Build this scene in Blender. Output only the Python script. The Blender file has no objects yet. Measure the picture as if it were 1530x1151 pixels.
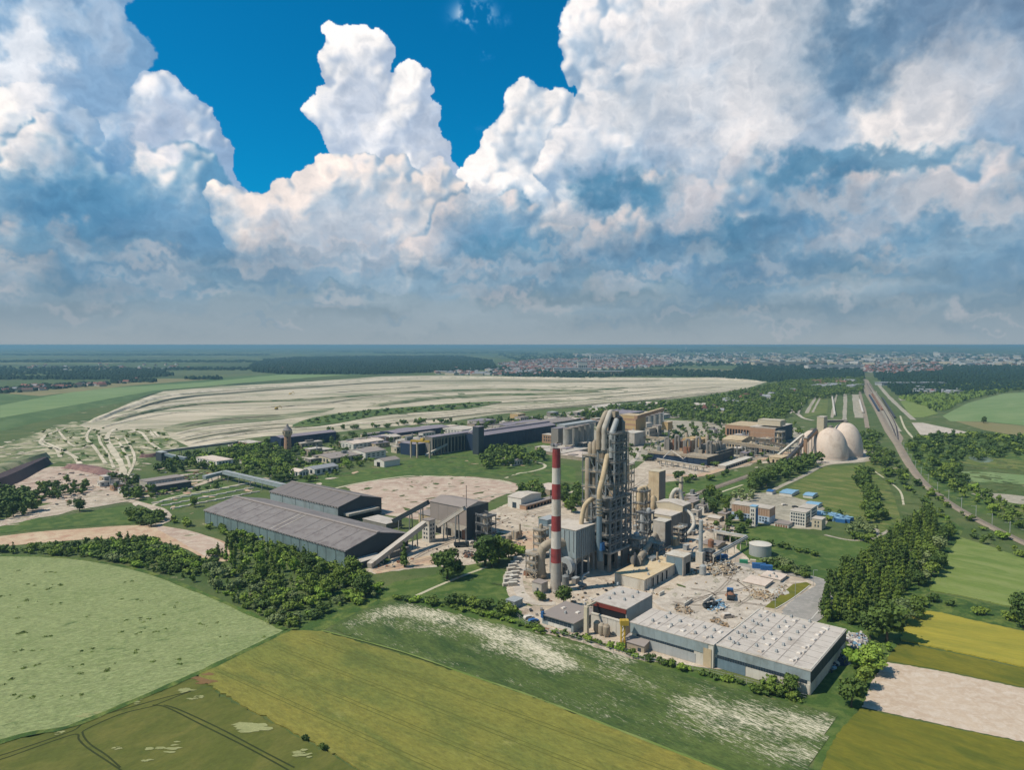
import bpy, bmesh, math, random
import numpy as np
from mathutils import Vector, Matrix
from mathutils.geometry import tessellate_polygon
random.seed(7); R=math.radians
S=bpy.context.scene; COL=S.collection
# ------------------------------------------------ camera
CAMH=120.0; FPX=1063.0; PITCH=math.atan(60/FPX)
cam=bpy.data.cameras.new('camera'); co=bpy.data.objects.new('camera',cam); COL.objects.link(co)
cam.sensor_width=36; cam.lens=36*FPX/1530; cam.clip_start=1; cam.clip_end=120000
co.location=(0,0,CAMH); co.rotation_euler=(math.pi/2-PITCH,0,0); S.camera=co
S.render.resolution_x=1024; S.render.resolution_y=771
# ------------------------------------------------ light
SUN_EL=53.0; SUN_AZ=-107.0      # degrees from +Y, clockwise: the sun stands to the left
SKY_K=0.10
sl=bpy.data.lights.new('sun','SUN'); so=bpy.data.objects.new('sun',sl); COL.objects.link(so)
sl.energy=5.0; sl.angle=R(.53); sl.color=(1,.925,.80)
_a=R(SUN_AZ); _e=R(SUN_EL)
sdir=Vector((math.sin(_a)*math.cos(_e),math.cos(_a)*math.cos(_e),math.sin(_e)))
so.rotation_euler=sdir.to_track_quat('Z','Y').to_euler(); so.location=(-200,-50,400)
S.view_settings.view_transform='Standard'; S.view_settings.look='None'; S.view_settings.exposure=0.0; S.view_settings.gamma=1
S.view_settings.use_curve_mapping=False
try:
    S.cycles.use_denoising=True; S.cycles.denoiser='OPENIMAGEDENOISE'; S.cycles.use_adaptive_sampling=True; S.cycles.adaptive_threshold=.02
    S.cycles.max_bounces=5; S.cycles.diffuse_bounces=2; S.cycles.glossy_bounces=2; S.cycles.volume_bounces=0; S.cycles.transparent_max_bounces=4
    S.cycles.caustics_reflective=False; S.cycles.caustics_refractive=False
except Exception: pass
# ---- SKY PICTURE (procedural clouds, computed here) ----
import numpy as np, math
FPX=1063.0; PITCH=math.atan(60/FPX)
def px_dir(px,py):
    x=px-765.0; y=FPX*math.cos(PITCH)+(575.5-py)*math.sin(PITCH); z=(575.5-py)*math.cos(PITCH)-FPX*math.sin(PITCH)
    return x,y,z
def azel(px,py):
    x,y,z=px_dir(px,py)
    return math.degrees(math.atan2(x,y)), math.degrees(math.atan2(z,math.hypot(x,y)))
def _hash(ix,iy,seed):
    n=(ix.astype(np.int64)*374761393+iy.astype(np.int64)*668265263+seed*1274126177)&0xffffffff
    n=((n^(n>>13))*1274126177)&0xffffffff
    n=((n^(n>>16))*2246822519)&0xffffffff
    return ((n^(n>>15))&0xffffff)/float(0xffffff)
def vnoise(x,y,seed):
    ix=np.floor(x); iy=np.floor(y); fx=x-ix; fy=y-iy
    ix=ix.astype(np.int64); iy=iy.astype(np.int64)
    fx=fx*fx*(3-2*fx); fy=fy*fy*(3-2*fy)
    a=_hash(ix,iy,seed);b=_hash(ix+1,iy,seed);c=_hash(ix,iy+1,seed);d=_hash(ix+1,iy+1,seed)
    return (a*(1-fx)+b*fx)*(1-fy)+(c*(1-fx)+d*fx)*fy
def fbm(x,y,seed,oct=5,gain=.5,billow=False):
    s=0;a=1;t=0
    for o in range(oct):
        n=vnoise(x*2**o+o*17.3,y*2**o+o*9.1,seed+o)
        if billow: n=1-np.abs(2*n-1)
        s=s+a*n;t+=a;a*=gain
    return s/t
def sst(a,b,x):
    t=np.clip((x-a)/(b-a),0,1); return t*t*(3-2*t)
def blur(a,r):
    r=int(max(1,r))
    for ax in (0,1):
        for _ in range(2):
            pad=[(0,0)]*a.ndim; pad[ax]=(r+1,r)
            c=np.cumsum(np.pad(a,pad,mode='edge'),axis=ax)
            n=a.shape[ax]
            a=(np.take(c,range(2*r+1,2*r+1+n),axis=ax)-np.take(c,range(0,n),axis=ax))/(2*r+1)
    return a
# cloud groups, far to near. px blobs: (x,y,r) in picture pixels; style
CLOUDS=[
 # name, blobs, (bright, shade) , darkening strength, edge softness, seed
 dict(b=[(40,40,75),(110,60,70),(150,110,45),(60,140,70),(120,180,60),(150,60,35),(20,-30,80),(90,-30,60),(170,215,50),(60,230,70)],dark=.16,soft=.3,seed=3,mot=.75,col=(238,240,246),sh=(118,158,196)),
 dict(b=[(236,158,34),(250,190,52),(215,215,50),(285,200,42),(300,245,42),(260,255,60),(200,265,42),(320,290,40),(232,134,20)],dark=.20,soft=.16,seed=5,mot=.5,col=(250,247,248),sh=(142,170,202)),
 dict(b=[(20,190,42),(60,200,45),(105,210,40),(50,240,55),(10,240,50),(130,235,28),(90,260,50),(20,290,60)],dark=.30,soft=.16,seed=7,col=(255,250,247),sh=(132,165,195)),
 dict(b=[(175,265,35),(215,270,35),(270,260,38),(300,275,34),(320,310,35),(240,300,45),(60,320,90),(150,335,90),(240,345,80),(310,350,55),(20,370,70),(350,375,55),(140,390,80),(250,395,70)],dark=.36,soft=.35,seed=9,col=(250,243,240),sh=(92,143,180)),
 dict(b=[(520,75,32),(548,90,34),(500,100,24),(540,140,40),(500,170,33),(560,170,36),(505,195,30),(610,145,34),(625,185,35),(590,210,45),(640,220,28),(560,240,45),(610,270,50),(640,260,34),(555,62,20),(507,62,17)],dark=.15,soft=.16,seed=11,col=(253,250,249),sh=(166,184,208)),
 dict(b=[(790,165,38),(760,210,36),(735,250,34),(820,215,55),(705,290,34),(780,280,55),(850,270,60),(720,330,50),(800,340,60)],dark=.24,soft=.2,seed=13,col=(250,246,245),sh=(140,168,196)),
 dict(b=[(355,320,34),(395,330,38),(440,320,40),(480,290,40),(520,270,36),(490,260,26),(560,290,50),(600,320,50),(660,300,42),(640,350,55),(400,370,45),(450,375,50),(520,360,60),(590,380,55),(360,345,28)],dark=.20,soft=.18,seed=15,col=(244,233,228),sh=(146,172,196)),
 dict(b=[(900,10,48),(880,90,36),(905,60,55),(930,110,60),(990,50,95),(1080,40,110),(950,180,80),(1040,150,110),(1150,80,120),(900,220,70),(860,230,45),(1000,240,90),(1120,210,120),(880,290,55),(1240,120,130),(1350,60,130),(1450,120,140),(1350,240,140),(1240,270,120),(1480,260,120),(1160,320,110),(1030,340,80),(920,350,60),(1580,100,150),(1600,260,130),(1400,-60,150),(1150,-60,120),(1000,-60,90),(1600,-60,150)],dark=.14,soft=.22,seed=17,col=(238,236,238),sh=(138,166,194)),
 dict(b=[(1190,370,120),(1330,360,100),(1450,370,110),(1560,370,100),(1010,320,60),(1060,330,50),(940,370,60),(700,350,60),(760,350,55),(740,385,60),(650,395,55),(830,385,50),(60,410,70),(1100,400,60)],dark=.34,soft=.5,seed=19,col=(214,208,210),sh=(98,142,176)),
]
def sky_field(az,el,ppd,detail=True):
    """az, el grids in degrees, returns display colour (sRGB 0..1)"""
    H,W=az.shape
    a0=az[0,0]; e0=el[0,0]
    col=np.zeros((H,W,3)); cov=np.zeros((H,W))
    # clear sky
    t=np.clip(el/32,0,1)[...,None]
    g=[(0,(150,166,175)),(.10,(132,158,174)),(.25,(80,145,180)),(.42,(20,128,192)),(.65,(2,112,186)),(1,(0,98,176))]
    tt=[x[0] for x in g]
    for k in range(3): col[...,k]=np.interp(np.clip(el/32,0,1),tt,[x[1][k]/255 for x in g])
    rng=np.random.RandomState(4)
    # warp
    wx=(fbm(az*.55,el*.55,101,5)-.5)*2.6+(fbm(az*2.2,el*2.2,131,4)-.5)*.9
    wy=(fbm(az*.55+40,el*.55,103,5)-.5)*2.6+(fbm(az*2.2+9,el*2.2,133,4)-.5)*.9
    groups=[]
    for c in CLOUDS:
        bl=[]
        for (x,y,r) in c['b']:
            A,E=azel(x,y); bl.append((A,E,math.degrees(r/FPX)*.96))
        groups.append((c,bl))
    # the rest of the horizon: cumulus of the same make all round
    r2=np.random.RandomState(12)
    for k in range(26):
        A=48+k*(264/26)+r2.uniform(-3,3); A=A if A<180 else A-360
        base=r2.uniform(7,10); hgt=r2.uniform(8,30); bl=[]
        for j in range(14):
            f=r2.uniform(0,1); w=9*(1-.6*f)
            bl.append((A+r2.uniform(-w,w),base+f*hgt,r2.uniform(2.2,4.6)*(1-.3*f)))
        groups.append((dict(dark=.22,soft=.25,seed=40+k,col=(246,243,242),sh=(130,162,192)),bl))
    for c,bl in groups:
        rs=np.random.RandomState(c['seed'])
        # spawn puffs
        puffs=[(x,y,r,0.) for x,y,r in bl]; lvl=list(puffs)
        for L in range(3 if detail else 1):
            nx=[]
            for (x,y,r,z) in lvl:
                if r<.35: continue
                for j in range(6 if L<2 else 5):
                    th=rs.uniform(-.35,1.18)*math.pi if L==0 else rs.uniform(0,2*math.pi)
                    q=rs.uniform(.30,.50)*r; dd=r*rs.uniform(.45,.95)
                    nx.append((x+dd*math.cos(th),y+dd*math.sin(th),q,z+math.sqrt(max(r*r-dd*dd,0))*.75))
            puffs+=nx; lvl=nx
        hm=np.full((H,W),-9.0)
        xs=[p[0] for p in puffs]; 
        R=max(p[2] for p in bl)*2.6
        i0=int(max(0,(min(xs)-R-a0)*ppd)); i1=int(min(W,(max(xs)+R-a0)*ppd))
        if i1<=i0+4: continue
        sl=slice(i0,i1)
        AZ=az[:,sl]; EL=el[:,sl]; WX=wx[:,sl]; WY=wy[:,sl]
        hs=hm[:,sl]; X=AZ+WX*.55; Y=EL+WY*.55
        for (x,y,r,z) in puffs:
            m=r+1.3
            j0=int(max(0,(y-m-e0)*ppd)); j1=int(min(H,(y+m-e0)*ppd)); k0=int(max(0,(x-m-a0)*ppd-i0)); k1=int(min(i1-i0,(x+m-a0)*ppd-i0))
            if j1<=j0 or k1<=k0: continue
            d2=r*r-(X[j0:j1,k0:k1]-x)**2-(Y[j0:j1,k0:k1]-y)**2
            v=np.where(d2>0,z+np.sqrt(np.maximum(d2,0)),-9.)
            np.maximum(hs[j0:j1,k0:k1],v,out=hs[j0:j1,k0:k1])
        inside=(hs>-8).astype(float)
        if inside.max()==0: continue
        hh=np.where(hs>-8,hs,0)
        bn=fbm(AZ*1.3+5,EL*1.3,c['seed']*7+1,6,.55,True)
        bn2=fbm(AZ*.35+5,EL*.45,c['seed']*7+3,4,.5)
        edge=blur(inside,max(1,ppd*(.16+.5*c['soft'])))
        fn=fbm(AZ*2.2+c['seed'],EL*2.2,c['seed']*3+5,5,.62)
        w_=np.clip(1-np.abs(2*edge-1),0,1)**.5; q_=.05+.9*max(0,c['soft']-.14)
        a=sst(.46-q_,.46+q_,edge+((bn-.42)*.75+(fn-.5)*.75)*w_)
        hh=blur(hh+.22*bn,max(1,.11*ppd))
        # normals
        gy,gx=np.gradient(hh,1/ppd)
        hl=blur(hh,.9*ppd); ly,lx=np.gradient(hl,1/ppd)
        h2=blur(hh,.35*ppd); my,mx=np.gradient(h2,1/ppd)
        gx=gx*.26+mx*.62+lx*.85; gy=gy*.26+my*.62+ly*.85
        n=1/np.sqrt(1+gx*gx+gy*gy)
        lam=(gx*.55-gy*.62+.56)*n
        # light marched down from the upper left through the cloud
        thick=blur(inside,.3*ppd); sh=np.zeros_like(thick)
        for s in (.6,1.4,2.6,4.2,6.2,8.5):
            dy=int(s*.85*ppd); dx=int(s*.5*ppd)
            q=np.zeros_like(thick)
            if dy<H and dx<(i1-i0): q[:H-dy or None,dx:]=thick[dy:,:(i1-i0)-dx]
            sh+=q*(1 if s<5 else 1.2)
        light=np.exp(-c['dark']*sh)
        pat=sst(.34,.66,fbm(AZ*.22+c['seed'],EL*.30,c['seed']*5+2,4,.5))
        L=(.13+.78*lam+.22*(bn-.5))*(.26+.74*light)*(1-c.get('mot',.38)*pat)
        ao=np.clip((hh-hl)*.38,-.45,.2)+np.clip((hh-h2)*.9,-.3,.15)
        L=L*(1+ao)
        L=np.clip(L*1.42,0,1.0)[...,None]
        L=blur(L,max(1,.05*ppd))
        hi=np.array(c['col'])/255.*.985; lo=np.array(c['sh'])/255.; 
        cc=lo+(hi-lo)*sst(0.08,.92,L)
        al=a[...,None]
        col[:,sl]=col[:,sl]*(1-al)+cc*al; cov[:,sl]=np.maximum(cov[:,sl],a)
    # broad dark and bright fields of the overcast right side and the low banks
    def dirblob(px,py,rx,ry,rot=0):
        A,E=azel(px,py); X=(az-A+wx*1.3)/math.degrees(rx/FPX); Y=(el-E+wy*1.3)/math.degrees(ry/FPX)
        return np.exp(-(X*X+Y*Y))
    tn=fbm(az*.45+7,el*.6,311,6,.58)
    def tone(px,py,rx,ry,rgb,k):
        g_=dirblob(px,py,rx,ry); m=(sst(.12,.85,g_+(tn-.5)*1.0*g_**.5)*min(1,k*1.15))[...,None]
        col[:]=col*(1-m)+np.array(rgb)/255*m
    D=(92,128,160); B=(84,134,168); Wt=(232,228,228); Cr=(206,196,198)
    for q in [(90,30,50,30,(232,234,240),.5),(160,60,30,40,(206,214,228),.5),(70,150,40,40,(196,206,224),.4),(1180,160,60,60,(150,168,190),.55),(1100,60,90,25,(176,188,204),.5),(1330,300,90,25,(150,168,188),.5),(1000,200,50,30,(152,170,194),.5),(1280,340,80,20,(188,186,194),.4),(1480,150,70,90,(150,170,192),.6),(1230,200,70,50,(152,172,194),.6),(1000,290,60,40,(120,152,180),.5),(1130,30,50,30,(200,206,214),.5),(950,60,50,30,(206,210,218),.5),(1400,60,60,40,(150,170,194),.6),(560,330,70,40,(176,188,204),.5),(450,350,60,40,(170,184,202),.5),(80,230,50,40,(196,206,220),.4),(880,200,50,40,(200,206,216),.4),(1050,230,70,40,(168,182,200),.5),(1140,190,60,30,(224,222,224),.5),(840,330,50,30,(214,208,208),.5),(1500,330,50,30,(200,196,202),.5),(130,120,60,90,(134,168,202),.6),(20,90,40,60,(240,240,244),.7),(185,235,22,40,(104,150,190),.8),(235,205,45,40,(176,190,212),.55),(540,160,45,60,(196,206,222),.5),(640,215,40,40,(184,196,214),.5),(470,330,60,30,(184,196,210),.5),(1050,60,120,60,(226,226,230),.5),(960,160,90,50,(186,196,208),.5),(1150,120,80,50,(200,206,214),.5),(1300,70,130,70,D,.85),(1440,20,120,60,(112,142,172),.7),(1230,20,50,40,D,.6),(1270,120,60,45,D,.6),
              (1370,160,75,80,(208,208,212),.75),(1340,200,60,40,Wt,.7),(1430,110,60,60,(190,196,206),.6),
              (1290,245,150,22,B,.65),(1180,260,70,20,B,.4),(1090,160,100,60,(222,222,226),.6),(1180,60,60,60,(214,216,222),.5),
              (920,285,75,38,B,.85),(1100,365,110,40,B,.85),(1180,370,60,50,(104,140,172),.5),(1050,310,45,40,(190,190,198),.7),(1250,300,60,20,(176,182,192),.6),
              (1440,300,90,30,(178,184,194),.7),(1420,350,90,22,(96,138,170),.6),(1320,388,55,14,Cr,.7),(1250,420,60,12,(176,178,186),.5),
              (740,350,75,55,(108,148,180),.75),(760,380,90,25,(88,138,172),.8),(660,360,40,30,(150,170,192),.4),(720,290,30,30,(206,208,216),.5),
              (130,330,110,60,(86,140,178),.75),(270,330,80,50,(104,148,184),.65),(150,380,130,22,(96,146,180),.7),(330,400,60,22,(110,152,182),.6),(40,300,60,40,(90,142,180),.5),
              (250,392,70,18,(188,188,196),.5),(20,400,45,14,(205,198,200),.6),(120,355,30,16,(176,180,192),.5),(585,385,30,20,(200,196,202),.5),
              (1340,460,34,10,(196,186,190),.6),(1290,428,34,10,(190,184,190),.5),(1440,468,22,8,(186,180,186),.4),(880,425,32,10,(190,184,190),.5),(530,425,45,10,(170,178,186),.5),(700,450,14,10,(180,178,186),.4)]:
        tone(*q)
    # low stratified band towards the horizon
    e=np.maximum(el,0)
    band=1-sst(2.0,9.5,e+(bn0:=fbm(az*.16,el*.8,77,5)-.5)*4)
    st=fbm(az*.16+wx*.3,el*.75+wy*.5,88,5)
    hz=np.zeros_like(col)
    g2=[(0,(156,168,176)),(1.5,(148,164,175)),(4,(138,160,175)),(8,(134,160,178)),(12,(124,156,180))]
    for k in range(3): hz[...,k]=np.interp(e,[x[0] for x in g2],[x[1][k]/255 for x in g2])
    hz+=((st-.5)*np.clip(e/5,0,1)*.26)[...,None]*np.array((1.1,.95,.85))
    hz-=(sst(.52,.7,fbm(az*.12+3+wx*.3,el*.45+wy*.4,99,4))*np.clip(e/6,0,1)*.10)[...,None]*np.array((1.2,.8,.5))
    bb=band[...,None]*.93
    col=col*(1-bb)+hz*bb
    rb=np.random.RandomState(9)
    for i in range(80):
        a_=rb.uniform(-40,40); e_=rb.uniform(1.2,8.5); f=(e_/8.5); px_,py_=765+FPX*math.tan(math.radians(a_)),515.5-FPX*math.tan(math.radians(e_))
        br=rb.rand()<.55; tone(px_,py_,(14+40*f)*rb.uniform(.6,1.6)*(1 if br else 1.8),(4+12*f)*rb.uniform(.6,1.3),(206,198,200) if br else (104,142,172),(.13+.20*f)*(1 if br else .9))
    tx=fbm(az*.7+wx*.5,el*.9+wy*.5,511,6,.6,True)-.5; tl=fbm(az*.16+3,el*.25,531,4)-.5
    col=col*(1+((tx*.20+tl*.22)*cov*sst(2,7,el))[...,None]*np.array((1.15,.95,.75)))
    # stray wisps in the blue
    w=sst(.60,.80,fbm(az*.5+11,el*.6,55,6,.6))*np.exp(-(((az-azel(715,80)[0])/2.6)**2+((el-azel(715,80)[1])/5.5)**2))
    w2=sst(.30,.62,fbm(az*.9+2,el*.9,56,5,.6))*np.exp(-(((az-azel(708,22)[0])/1.9)**2+((el-azel(708,22)[1])/1.1)**2)*1.3)
    w=np.clip(w*.7+w2*1.3,0,.9); low=1-sst(5,11,np.maximum(el,0)); cov=np.clip(cov+w+low,0,1); w=w[...,None]
    col=col*(1-w)+np.array((.86,.9,.95))*w
    return np.clip(col,0,1), cov
def tolin(c): return np.where(c<=.04045,c/12.92,((c+.055)/1.055)**2.4)
def make_world():
    W=bpy.data.worlds.new("World"); S.world=W; W.use_nodes=True; nt=W.node_tree; N=nt.nodes; Lk=nt.links
    for n in list(N): N.remove(n)
    out=N.new('ShaderNodeOutputWorld'); bg=N.new('ShaderNodeBackground'); bg.inputs[1].default_value=SKY_K
    sky=N.new('ShaderNodeTexSky'); sky.sky_type='NISHITA'; sky.sun_disc=False; sky.sun_elevation=_e; sky.sun_rotation=_a
    sky.altitude=200; sky.air_density=1.0; sky.dust_density=.6; sky.ozone_density=2.2
    def img(name,a0,a1,e0,e1,ppd):
        a=np.arange(a0+.5/ppd,a1,1/ppd); e=np.arange(e0+.5/ppd,e1,1/ppd)
        A,E=np.meshgrid(a,e)
        c,al=sky_field(A,E,ppd)
        h,w=A.shape
        px=np.ones((h,w,4),dtype=np.float32); px[...,:3]=tolin(c)/SKY_K
        mk=np.ones((h,w,4),dtype=np.float32); mk[...,:3]=al[...,None]
        r=[]
        for nm,p in ((name,px),(name+'_cover',mk)):
            im=bpy.data.images.new(nm,w,h,alpha=False,float_buffer=True); im.colorspace_settings.name='Non-Color'
            im.pixels.foreach_set(p.ravel()); im.update(); im.pack(); r.append(im)
        return r
    tc=N.new('ShaderNodeTexCoord'); sp=N.new('ShaderNodeSeparateXYZ'); Lk.new(tc.outputs['Generated'],sp.inputs[0])
    def m(op,a,b=None,c=None):
        n=N.new('ShaderNodeMath'); n.operation=op
        for i,x in enumerate((a,b,c)):
            if x is None: continue
            if isinstance(x,(int,float)): n.inputs[i].default_value=x
            else: Lk.new(x,n.inputs[i])
        return n.outputs[0]
    az=m('MULTIPLY',m('ARCTAN2',sp.outputs[0],sp.outputs[1]),180/math.pi); el=m('MULTIPLY',m('ARCSINE',sp.outputs[2]),180/math.pi)
    def tex(im,a0,a1,e0,e1):
        cb=N.new('ShaderNodeCombineXYZ'); Lk.new(m('DIVIDE',m('SUBTRACT',az,a0),a1-a0),cb.inputs[0]); Lk.new(m('DIVIDE',m('SUBTRACT',el,e0),e1-e0),cb.inputs[1])
        t=N.new('ShaderNodeTexImage'); t.image=im; t.extension='EXTEND'; t.interpolation='Linear'; Lk.new(cb.outputs[0],t.inputs[0]); return t.outputs[0]
    def mix(f,a,b,t='MIX'):
        n=N.new('ShaderNodeMix'); n.data_type='RGBA'; n.blend_type=t
        for i,x in ((0,f),(6,a),(7,b)):
            if isinstance(x,(int,float)): n.inputs[i].default_value=x
            elif isinstance(x,tuple): n.inputs[i].default_value=(*x,1)
            else: Lk.new(x,n.inputs[i])
        return n.outputs[2]
    F=img('cloud_field',-50,50,-3,40,15); G=img('cloud_field_round',-180,180,-3,90,3)
    near=m('SUBTRACT',1,m('SMOOTH_MIN',1,1,0)) if False else None
    # inside +-46 deg and below 36 deg the fine picture, beyond it the coarse one of the same field
    fa=m('MULTIPLY',m('SUBTRACT',49,m('ABSOLUTE',az)),.3); fe=m('MULTIPLY',m('SUBTRACT',39,el),.3)
    f=m('MINIMUM',m('MAXIMUM',m('MINIMUM',fa,fe),0),1)
    c=mix(f,tex(G[0],-180,180,-3,90),tex(F[0],-50,50,-3,40))
    k=mix(f,tex(G[1],-180,180,-3,90),tex(F[1],-50,50,-3,40))
    clear=mix(1.0,sky.outputs[0],(.02,.78,1.10),'MULTIPLY')
    fin=mix(k,clear,c)
    Lk.new(fin,bg.inputs[0]); Lk.new(bg.outputs[0],out.inputs[0])
    W.cycles.sampling_method='MANUAL'; W.cycles.sample_map_resolution=512
make_world()
# ------------------------------------------------ picture pixel (of the 1530 px photograph) -> point of the place
def pdir(px,py):
    return Vector((px-765.0, FPX*math.cos(PITCH)+(575.5-py)*math.sin(PITCH), (575.5-py)*math.cos(PITCH)-FPX*math.sin(PITCH)))
def gz(px,py,z=0.0):
    d=pdir(px,py); t=(z-CAMH)/d.z
    return Vector((d.x*t,d.y*t,z))
def proj(p):
    y=p[1]*math.cos(PITCH)-(p[2]-CAMH)*math.sin(PITCH); z=p[1]*math.sin(PITCH)+(p[2]-CAMH)*math.cos(PITCH)
    return 765+FPX*p[0]/y, 575.5-FPX*z/y
def hat(g,ytop):       # height at which a vertical over ground point g reaches picture row ytop
    a,b=0.0,400.0
    for _ in range(40):
        m=(a+b)/2
        if proj((g[0],g[1],g[2]+m))[1]>ytop: a=m
        else: b=m
    return (a+b)/2
U=Vector((math.cos(R(-39)),math.sin(R(-39)),0)); V=Vector((math.cos(R(51)),math.sin(R(51)),0)); Z=Vector((0,0,1))
# ------------------------------------------------ materials
MATS={}
def lin(c): return tuple(((x/255)/12.92 if x<=10 else ((x/255+.055)/1.055)**2.4) for x in c)
def _nodes(name,rough=.85,metal=0.):
    m=bpy.data.materials.new(name); m.use_nodes=True; nt=m.node_tree; b=nt.nodes['Principled BSDF']
    b.inputs['Roughness'].default_value=rough; b.inputs['Metallic'].default_value=metal
    b.inputs['Specular IOR Level'].default_value=.25
    return m,nt,b
class NG:
    def __init__(s,nt): s.nt=nt; s.N=nt.nodes; s.L=nt.links
    def pos(s,scale=(1,1,1),rot=0.,loc=(0,0,0)):
        g=s.N.new('ShaderNodeNewGeometry'); mp=s.N.new('ShaderNodeMapping'); s.L.new(g.outputs['Position'],mp.inputs[0])
        mp.vector_type='TEXTURE' ; mp.inputs['Rotation'].default_value=(0,0,rot); mp.inputs['Location'].default_value=loc
        mp.inputs['Scale'].default_value=tuple(1/x for x in scale); return mp.outputs[0]
    def noise(s,v,scale,detail=4,rough=.6,dist=0.):
        n=s.N.new('ShaderNodeTexNoise'); n.inputs['Scale'].default_value=scale; n.inputs['Detail'].default_value=detail
        n.inputs['Roughness'].default_value=rough; n.inputs['Distortion'].default_value=dist; s.L.new(v,n.inputs['Vector']); return n.outputs['Fac']
    def vor(s,v,scale,out='Color',feat='F1',rnd=1.):
        n=s.N.new('ShaderNodeTexVoronoi'); n.feature=feat; n.inputs['Scale'].default_value=scale; n.inputs['Randomness'].default_value=rnd; s.L.new(v,n.inputs['Vector']); return n.outputs[out]
    def ramp(s,f,a,b,stops=None):
        n=s.N.new('ShaderNodeValToRGB'); s.L.new(f,n.inputs[0]); e=n.color_ramp.elements
        e[0].position=a; e[1].position=b
        if stops:
            e[0].position=stops[0][0]; e[0].color=(*stops[0][1],1); e[1].position=stops[-1][0]; e[1].color=(*stops[-1][1],1)
            for p,c in stops[1:-1]:
                q=e.new(p); q.color=(*c,1)
        return n.outputs[0]
    def mix(s,f,a,b,t='MIX'):
        n=s.N.new('ShaderNodeMix'); n.data_type='RGBA'; n.blend_type=t
        for i,x in ((0,f),(6,a),(7,b)):
            if isinstance(x,(int,float)): n.inputs[i].default_value=x
            elif isinstance(x,tuple): n.inputs[i].default_value=(*x,1)
            else: s.L.new(x,n.inputs[i])
        return n.outputs[2]
    def math(s,op,a,b):
        n=s.N.new('ShaderNodeMath'); n.operation=op
        for i,x in enumerate((a,b)):
            if isinstance(x,(int,float)): n.inputs[i].default_value=x
            else: s.L.new(x,n.inputs[i])
        return n.outputs[0]
    def bump(s,h,strength,dist,b):
        n=s.N.new('ShaderNodeBump'); n.inputs['Strength'].default_value=strength; n.inputs['Distance'].default_value=dist
        s.L.new(h,n.inputs['Height']); s.L.new(n.outputs[0],b.inputs['Normal'])
GK=.76   # picture colour -> base colour under this sun
def ground_mat(name,c1,c2,c3=None,s1=.02,s2=.3,lo=.35,hi=.65,fine=.22,stretch=(1,1,1),rot=0.,bump=.0,patch=None,k=GK,fine_s=1.1,rows=None):
    """three picture colours blended by two sizes of noise, plus fine grain"""
    if name in MATS: return MATS[name]
    m,nt,b=_nodes(name,.95); g=NG(nt)
    c1=tuple(x*k for x in lin(c1)); c2=tuple(x*k for x in lin(c2)); c3=tuple(x*k for x in lin(c3)) if c3 else None
    v=g.pos(stretch,rot)
    f=g.ramp(g.noise(v,s1,5,.62,.4),lo,hi); c=g.mix(f,c1,c2)
    if c3:
        f2=g.ramp(g.noise(g.pos(stretch,rot,(300,90,0)),s2,6,.65,.6),lo+.08,hi); c=g.mix(f2,c,c3)
    if patch:     # bright or dark spots with a shape of their own: (colour, scale, lo, hi)
        for pc,ps,pl,ph in patch:
            f3=g.ramp(g.noise(g.pos(stretch,rot,(ps*900,50,0)),ps,7,.7,.5),pl,ph); c=g.mix(f3,c,tuple(x*k for x in lin(pc)))
    n=g.noise(v,fine_s,4,.75)
    mul=g.math('ADD',g.math('MULTIPLY',g.math('SUBTRACT',n,.5),fine*4),1.0)
    vm=g.N.new('ShaderNodeVectorMath'); vm.operation='SCALE'; g.L.new(c,vm.inputs[0]); g.L.new(mul,vm.inputs['Scale']); c=vm.outputs[0]
    if rows:      # (angle, spacing m, amount)
        w=g.N.new('ShaderNodeTexWave'); w.inputs['Scale'].default_value=1/rows[1]*.314; w.inputs['Distortion'].default_value=1.2; w.inputs['Detail'].default_value=2
        w.inputs['Detail Scale'].default_value=.4
        g.L.new(g.pos((1,1,1),rows[0]),w.inputs['Vector'])
        mm=g.math('ADD',g.math('MULTIPLY',g.math('SUBTRACT',w.outputs['Fac'],.5),rows[2]),1.0)
        vm=g.N.new('ShaderNodeVectorMath'); vm.operation='SCALE'; g.L.new(c,vm.inputs[0]); g.L.new(mm,vm.inputs['Scale']); c=vm.outputs[0]
    g.L.new(c,b.inputs['Base Color'])
    if bump: g.bump(n,.6,bump,b)
    MATS[name]=m; return m
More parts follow.
